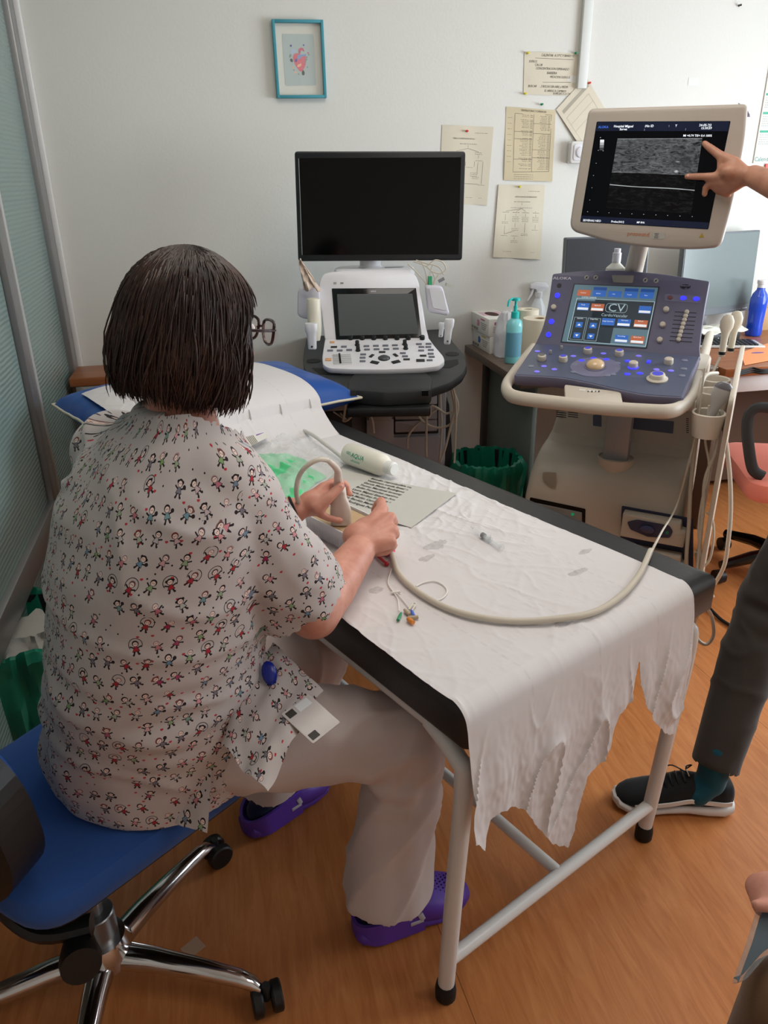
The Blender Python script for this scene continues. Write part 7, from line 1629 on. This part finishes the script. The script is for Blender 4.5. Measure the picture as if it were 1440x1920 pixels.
m = MB(); sgn = 1 if (Vector(cc[3]) - Vector(cc[0])).dot(yax) > 0 else -1
[MB().box(wc_ * .17, hc_ * .26, .0004, (q_ * wc_ * .36, sgn * hc_ * .30, .0013), MC).build('dark_block', K('card_dark', '2a2622', .5), bg) for q_ in (-1, 1)]
MB().box(wc_ * .20, hc_ * .44, .0004, (-wc_ * .36, -sgn * hc_ * .14, .0013), MC).build('pale_panel', K('card_pale', 'd5dade', .4), bg)
m = MB(); m.tube([MBd @ Vector((.028, -.052, .004)), cc[0].lerp(cc[3], .5) + cpn * .004], .0035, 8, flat=.3); m.build('strap', CLEAR, bg)

# ---------------- the man at the right edge
mn = thing('person', 'person in dark grey trousers and black sneakers pointing at the ultrasound screen', 'person', (1.45, 1.33, 0))
AN = Vector((1.075, 1.245, .11)); KNE = pz(1432, 1140, .50); HIP = Vector((1.43, 1.37, .90)); AN2 = Vector((1.52, 1.06, .11)); KN2 = Vector((1.53, 1.10, .50)); HIP2 = Vector((1.50, 1.18, .90))
b = MB()
b.rings(ell_rings([((1.46, 1.28, .85), .16, .11, .12, 165), ((1.47, 1.28, .98), .165, .115, .12, 160), ((1.49, 1.29, 1.12), .155, .11, .115, 155), ((1.51, 1.31, 1.28), .18, .12, .12, 150), ((1.52, 1.32, 1.40), .19, .10, .10, 150), ((1.52, 1.32, 1.46), .12, .07, .08, 150), ((1.51, 1.32, 1.50), .06, .06, .06, 150)], 30))
SHL = Vector((1.475, 1.44, 1.40)); 
MH = lambda x, y, h: MPl.M @ Vector((*MPl.q(x, y), 0)) + (CAMP - MPl.w(x, y)).normalized() * h
WR = MH(1412, 330, .055); PALM = MH(1372, 322, .045); EL = MH(1560, 395, .22)
b.cone(SHL, EL, .055, .045, 18); b.cone(EL, EL.lerp(WR, .5), .044, .040, 20); b.cone(EL.lerp(WR, .5), WR, .038, .028, 20)
b.cone(Vector((1.57, 1.20, 1.40)), Vector((1.66, 1.12, 1.12)), .055, .043, 18); b.cone(Vector((1.66, 1.12, 1.12)), Vector((1.60, 1.02, .90)), .042, .03, 18); b.ell((1.59, 1.0, .83), .03, .045, .07)
kI = MH(1352, 331, .040); kM = MH(1356, 342, .036); kR = MH(1362, 350, .032); kP = MH(1370, 356, .030)
for k in (kI, kM, kR, kP): b.cone(WR.lerp(PALM, .2), k, .021, .0125, 14)
b.ell((0, 0, 0), .034, .03, .024, Matrix.Translation(PALM))
b.cone(kI, MH(1322, 331, .030), .0125, .0108, 14); b.cone(MH(1322, 331, .030), MH(1302, 331, .020), .0105, .0100, 14); b.cone(MH(1302, 331, .020), MH(1288, 331, .012), .0098, .0085, 14)
b.cone(kM, MH(1332, 342, .024), .0120, .0105, 14); b.cone(MH(1332, 342, .024), MH(1323, 352, .018), .0102, .0098, 14); b.cone(MH(1323, 352, .018), MH(1321, 364, .014), .0096, .0085, 14)
b.cone(kR, MH(1340, 352, .020), .0115, .010, 14); b.cone(MH(1340, 352, .020), MH(1348, 360, .014), .0098, .009, 14); b.cone(kP, MH(1356, 362, .022), .0108, .0092, 14); b.cone(MH(1356, 362, .022), MH(1366, 366, .016), .009, .0082, 14)
tb1 = MH(1378, 306, .045); b.cone(WR.lerp(PALM, .5), tb1, .023, .016, 14); b.cone(tb1, MH(1349, 291, .034), .0165, .0125, 14); b.cone(MH(1349, 291, .034), MH(1332, 278, .022), .0125, .0108, 14); b.cone(MH(1332, 278, .022), MH(1321, 269, .014), .0108, .0085, 14)
b.cone(MH(1352, 300, .036), kI, .011, .012, 12)
for h_, k_, a_ in ((HIP, KNE, AN), (HIP2, KN2, AN2)): b.cone(h_, k_, .08, .055, 18); b.cone(k_, a_ + Vector((.012, 0, .02)), .05, .026, 18)
HC2 = Matrix.Translation((1.49, 1.33, 1.645)) @ Matrix.Rotation(R(60), 4, 'Z'); b.ell((0, 0, .0), .076, .098, .118, HC2, n=24, m=16); b.cone((1.51, 1.32, 1.46), (1.495, 1.33, 1.58), .055, .055); b.ell((0, .08, -.05), .045, .03, .05, HC2); b.cone(HC2 @ Vector((0, .09, .0)), HC2 @ Vector((0, .115, -.03)), .011, .015)
for s in (-1, 1): b.ell((s * .078, -.005, -.01), .01, .018, .03, HC2)
remesh(b, 'body', [SKIN2], .0046, 4, mn)
for s in (-1, 1): MB().ell((s * .032, .088, .012), .012, .010, .008, HC2, n=12, m=8).build('eye', K('eye_white', 'e8e4e0', .2), mn)
MB().ell((0, -.012, .022), .084, .104, .112, HC2, n=26, m=14, z0=-5).build('hair', HAIR, mn)
MB().ell((0, 0, 0), .0055, .003, .0045, Matrix.Translation(MH(1291, 330, .0205))).build('fingernail', K('nail', 'dba898', .3), mn)
tp = MB(); tp.rings(ell_rings([((1.46, 1.28, .84), .19, .14, .145, 165), ((1.47, 1.28, .98), .18, .13, .135, 160), ((1.49, 1.29, 1.12), .17, .125, .13, 155), ((1.51, 1.31, 1.28), .195, .135, .135, 150), ((1.52, 1.32, 1.40), .20, .115, .115, 150), ((1.52, 1.32, 1.47), .12, .08, .09, 150)], 30)); tp.cone(SHL, SHL.lerp(EL, .55), .068, .06, 20); tp.cone(Vector((1.57, 1.20, 1.40)), Vector((1.61, 1.16, 1.25)), .068, .06, 20)
remesh(tp, 'shirt', [m_fabric('grey_shirt', '6b7076')], .01, 4, mn)
j = MB(); HEM = AN + Vector((.012, 0, .028))
j.rings(ell_rings([((1.45, 1.28, .78), .155, .12, .13, 165), ((1.46, 1.28, .90), .17, .125, .135, 165)], 26)); j.cone(HIP, HIP.lerp(KNE, .6), .092, .080, 24); j.cone(HIP.lerp(KNE, .6), KNE, .080, .068, 24); j.tube([KNE + (HIP - KNE).normalized() * .03, KNE, KNE.lerp(HEM, .3), KNE.lerp(HEM, .7), HEM], 0, 26, radii=[.066, .068, .067, .060, .056]); j.cone(HIP2, KN2, .09, .066, 22); j.tube([KN2, AN2 + Vector((0, 0, .03))], 0, 22, radii=[.066, .056])
def jd(p, n):
    k = .004 * noise.noise(p * 9); w = math.exp(-((p - KNE).length / .10) ** 2); k += .014 * w * noise.noise(Vector((p.x * 8, p.y * 8, p.z * 34))) + .004 * max(0, 1 - abs(noise.noise(Vector((p.x * 9, p.y * 9, p.z * 12)))) * 3) ** 2
    return n * k
jo = remesh(j, 'trousers', [DENIM], .008, 4, mn, jd); cutfaces(jo, lambda c, n: (c - HEM).dot((HEM - KNE).normalized()) > -.004 and (c - HEM).length < .1 or (c - AN2).length < .1 and n.z < -.6)
solidify(jo, .002, -1)
s_ = MB(); s_.cone(AN + Vector((.015, 0, .08)), AN + Vector((.010, 0, -.02)), .038, .036, 20); s_.cone(AN + Vector((.01, 0, -.01)), AN + Vector((-.02, 0, -.05)), .036, .032, 20); remesh(s_, 'sock', [m_fabric('teal_sock', '134a5a', 700)], .006, 3, mn)
def sneaker(an, az, par):
    f = av(az); r = Vector((f.y, -f.x, 0)); heel = Vector((an.x, an.y, 0)) - f * .062
    def S(x, w, z0, z1, n=26, ex=.75): 
        c = heel + f * x; zc = (z0 + z1) / 2; h = (z1 - z0) / 2
        return [c + r * (w * math.copysign(abs(math.cos(t)) ** ex, math.cos(t))) + Vector((0, 0, zc + h * math.copysign(abs(math.sin(t)) ** ex, math.sin(t)))) for t in [2 * PI * k / n for k in range(n)]]
    so__ = MB(); so__.rings([S(-.018, .014, .014, .030), S(-.012, .030, .004, .036), S(.01, .041, .0, .040), S(.05, .041, .0, .038), S(.10, .037, .003, .034), S(.15, .041, .003, .030), S(.20, .049, .0, .029), S(.245, .046, .002, .032), S(.27, .032, .008, .036), S(.280, .012, .016, .034)]); sl_ = so__.build('sole', K('rubber_white', 'd6d2cf', .5), par)
    up = MB(); up.rings([S(-.010, .022, .030, .078), S(-.002, .031, .026, .094), S(.02, .038, .022, .098), S(.06, .038, .020, .094), S(.10, .037, .018, .102), S(.125, .039, .018, .098), S(.16, .043, .016, .080), S(.20, .046, .016, .066), S(.24, .042, .018, .055), S(.262, .030, .020, .046), S(.273, .014, .024, .040)])
    u_ = remesh(up, 'upper', [m_fabric('black_knit', '17181a', 1500, .8)], .005, 3, par)
    for s in (-1, 1):
        st_ = MB(); pts = catmull([heel + f * x + r * (s * w) + Vector((0, 0, z)) for x, w, z in ((.235, .0445, .036), (.20, .0480, .040), (.15, .0455, .047), (.10, .0410, .056), (.06, .0405, .053), (.02, .0405, .050), (.0, .0365, .050))], 5)
        n_ = len(pts); V = []
        for k, p in enumerate(pts): h = .0045 * min(1, k / 6) + .0014; V += [p + Vector((0, 0, -h)), p + Vector((0, 0, h))]
        st_.add(V, [(2 * k, 2 * k + 2, 2 * k + 3, 2 * k + 1) for k in range(n_ - 1)]); o = st_.build('side_stripe', K('stripe_white', 'd9d4d0', .5), par); solidify(o, .003, 0)
    la = MB()
    for k in range(5): 
        x = .115 + k * .014; z = .103 - k * .0068; la.tube(catmull([heel + f * x + r * -.022 + Vector((0, 0, z - .004)), heel + f * (x + .004) + Vector((0, 0, z + .004)), heel + f * x + r * .022 + Vector((0, 0, z - .004))], 4), .0028, 6, flat=1.2)
    top_ = heel + f * .108 + Vector((0, 0, .110)); la.tube(catmull([top_, top_ + Vector((0, 0, .02)) + f * .004, top_ + Vector((0, 0, .016)) - f * .012 + r * .01, top_ + r * .012], 4), .0018, 6); la.tube(catmull([top_, top_ + f * .03 + r * .02 + Vector((0, 0, .004)), top_ + f * .045 + r * .034 + Vector((0, 0, -.016))], 4), .0018, 6); la.build('laces', BLACK, par)
    tg = MB(); tg.box(.022, .003, .016, (0, 0, 0), Matrix.Translation(top_ + f * .0 + Vector((0, 0, .006))) @ Matrix.Rotation(R(az - 90), 4, 'Z') @ Matrix.Rotation(R(-25), 4, 'X')); tg.build('tongue_label', K('label_pale', 'b9b6ae', .6), par)
sneaker(AN + Vector((.0, .01, 0)), 163, mn); sneaker(AN2, 150, mn)

# ---------------- the seated person whose knee and hand enter at the lower right corner
pn = thing('person', 'seated person in brown trousers holding a clear blue folder in the lower right corner', 'person', (.98, .30, 0))
K1 = pz(1492, 1895, .50); H1 = Vector((1.08, .18, .52)); K2 = K1 + Vector((.20, -.20, 0)); 
b = MB(); b.rings(ell_rings([((1.10, .20, .48), .17, .15, .15, 140), ((1.11, .19, .62), .165, .13, .14, 140), ((1.12, .18, .80), .155, .11, .12, 140), ((1.12, .17, .98), .18, .11, .12, 140), ((1.11, .17, 1.06), .14, .09, .09, 140), ((1.10, .18, 1.12), .06, .06, .06, 140)], 28)); b.ell((1.07, .21, 1.27), .085, .095, .12, n=20, m=14); b.cone((1.10, .18, 1.1), (1.08, .20, 1.2), .055, .055)
HH = pz(1452, 1672, .60)
S1 = Vector((1.04, .30, 1.02)); E1 = Vector((.98, .40, .76)); b.cone(S1, E1, .05, .042, 16); b.cone(E1, HH + Vector((.03, -.01, .0)), .040, .028, 16)
b.ell((0, 0, 0), .034, .026, .022, Matrix.Translation(HH + Vector((.01, 0, 0))))
for k in range(4): finger(b, HH + Vector((-.004 + .004 * k, -.018 + .012 * k, .006)), [(-.7, .3, -.3), (-.3, .2, -.9), (.5, .1, -.8)], [.020, .016, .012], .0088, .0075)
finger(b, HH + Vector((0, -.024, -.004)), [(-.7, .1, .3), (-.8, .2, .0)], [.024, .018], .011, .009)
S3 = Vector((1.20, .06, 1.0)); b.cone(S3, (1.22, .12, .74), .05, .04, 16); b.cone((1.22, .12, .74), (1.05, .26, .62), .038, .028, 16); b.ell((1.02, .28, .61), .04, .03, .022)
for k_ in (K1, K2): b.cone(k_, (k_.x - .02, k_.y + .02, .09), .05, .035, 16); b.cone(Vector((k_.x - .02, k_.y + .02, .05)), Vector((k_.x - .14, k_.y + .12, .035)), .035, .03)
remesh(b, 'body', [SKIN], .006, 4, pn)
MB().ell((1.08, .19, 1.30), .095, .105, .12, n=22, m=12, z0=-20).build('hair', HAIR, pn)
tp = MB(); tp.rings(ell_rings([((1.10, .20, .50), .19, .17, .17, 140), ((1.11, .19, .64), .18, .15, .155, 140), ((1.12, .18, .80), .17, .13, .135, 140), ((1.12, .17, .98), .195, .125, .135, 140), ((1.11, .17, 1.07), .14, .10, .10, 140)], 28)); tp.cone(S1, E1, .062, .052, 18); tp.cone(S3, (1.22, .12, .76), .062, .052, 18); remesh(tp, 'coat', [m_fabric('white_coat', 'cfcbc8')], .01, 4, pn)
BRN = m_fabric('brown_trousers', '6a4f38', 700, .9, .08); t = MB(); t.cone(H1, K1, .095, .066, 22); t.cone((1.16, .06, .52), K2, .095, .066, 22); t.rings(ell_rings([((1.10, .20, .47), .18, .15, .15, 140), ((1.10, .20, .58), .18, .15, .15, 140)], 24))
for k_ in (K1, K2): t.cone(k_, (k_.x - .02, k_.y + .02, .14), .065, .055, 20)
remesh(t, 'trousers', [BRN], .009, 4, pn)
for k_ in (K1, K2):
    fm = MB(); c = Vector((k_.x - .08, k_.y + .07, 0)); fm.rings([[c + (p - c) for p in q_] for q_ in [[Vector((c.x + x, c.y + y, z)) for x, y in [((math.cos(R(140)) * a + math.sin(R(140)) * b_), (math.sin(R(140)) * a - math.cos(R(140)) * b_)) for a, b_ in rrect(.27 * s_, .095 * s_, .045 * s_)]] for z, s_ in ((0, .96), (.02, 1), (.05, .92), (.07, .6))]]); fm.build('shoe', DARKG, pn)
st = thing('stool', 'black round stool under the person in the lower right corner', 'stool', (1.12, .18, 0)); MB().lathe([(.001, .40), (.17, .40), (.18, .41), (.18, .44), (.165, .455), (.0001, .46)], Matrix.Translation((1.12, .18, 0)), n=36).build('seat', BLACK, st); MB().lathe([(.025, .08), (.025, .40)], Matrix.Translation((1.12, .18, 0))).build('gas_lift', STEEL, st)
for k in range(5):
    d = av(72 * k + 10); c0 = Vector((1.12, .18, .09)); MB().tube([c0, c0 + d * .25 + Vector((0, 0, -.025))], 0, 10, radii=[.024, .015]).build('base_leg', STEEL, st); c = c0 + d * .255 + Vector((0, 0, -.065)); MB().cyl(c - Vector((.015, 0, 0)), c + Vector((.015, 0, 0)), .024, 16).build('caster', BLACK, st)
fz = [pz(1372, 1846, .545), pz(1402, 1760, .575), pz(1416, 1712, .59), pz(1446, 1672, .600), pz(1500, 1700, .60), pz(1490, 1760, .585), pz(1438, 1792, .57), pz(1398, 1838, .555)]
cF = sum(fz, Vector()) / len(fz); nF = (fz[2] - fz[0]).cross(fz[6] - fz[0]).normalized(); PF = Plane(cF, (fz[3] - fz[0]), nF.cross((fz[3] - fz[0]))); 
fpix = [(1372, 1846), (1402, 1760), (1416, 1712), (1446, 1672), (1500, 1700), (1490, 1760), (1438, 1792), (1398, 1838)]
fo_ = thing('clear_folder', 'clear plastic folder with dark blue contents held by the person in the lower right corner', 'folder', M=Matrix.Translation(cF))
MB().prism(roundpoly([PF.q(*p) for p in fpix], .006), -.003, .003, PF.M, 0, .001).build('cover', K('folder_clear', '9aa6ac', .12, alpha=.3), fo_)
MB().prism(inset(roundpoly([PF.q(*p) for p in fpix], .006), .006), -.0025, .0028, PF.M).build('contents', K('deep_teal', '1d3a4c', .3), fo_)

# ================================================================ groups of repeated things
GR = {'pushpin': 'pushpins on the back wall', 'flowchart_sheet': 'flowchart sheets pinned to the back wall', 'hanging_cable': 'cables hanging from the ultrasound carts', 'coiled_cable': 'cable coils under the white cart',
      'ultrasound_probe': 'ultrasound probes in the cart holders', 'glove_box': 'glove boxes on the dark desk', 'computer_monitor': 'computer monitors on the desks', 'waste_bin': 'waste bins with green liners',
      'paper_roll': 'paper rolls on the dark desk', 'ultrasound_machine': 'ultrasound carts beside the couch', 'desk': 'desks along the back wall', 'fill_light_fitting': 'added ceiling fittings for fill light', 'person': 'people in the room', 'gel_bottle': 'gel bottles'}
for o in list(bpy.data.objects):
    if o.parent is None and o.type in {'MESH', 'EMPTY'} and o.get('category') and o.name.split('.')[0] in GR: o['group'] = GR[o.name.split('.')[0]]
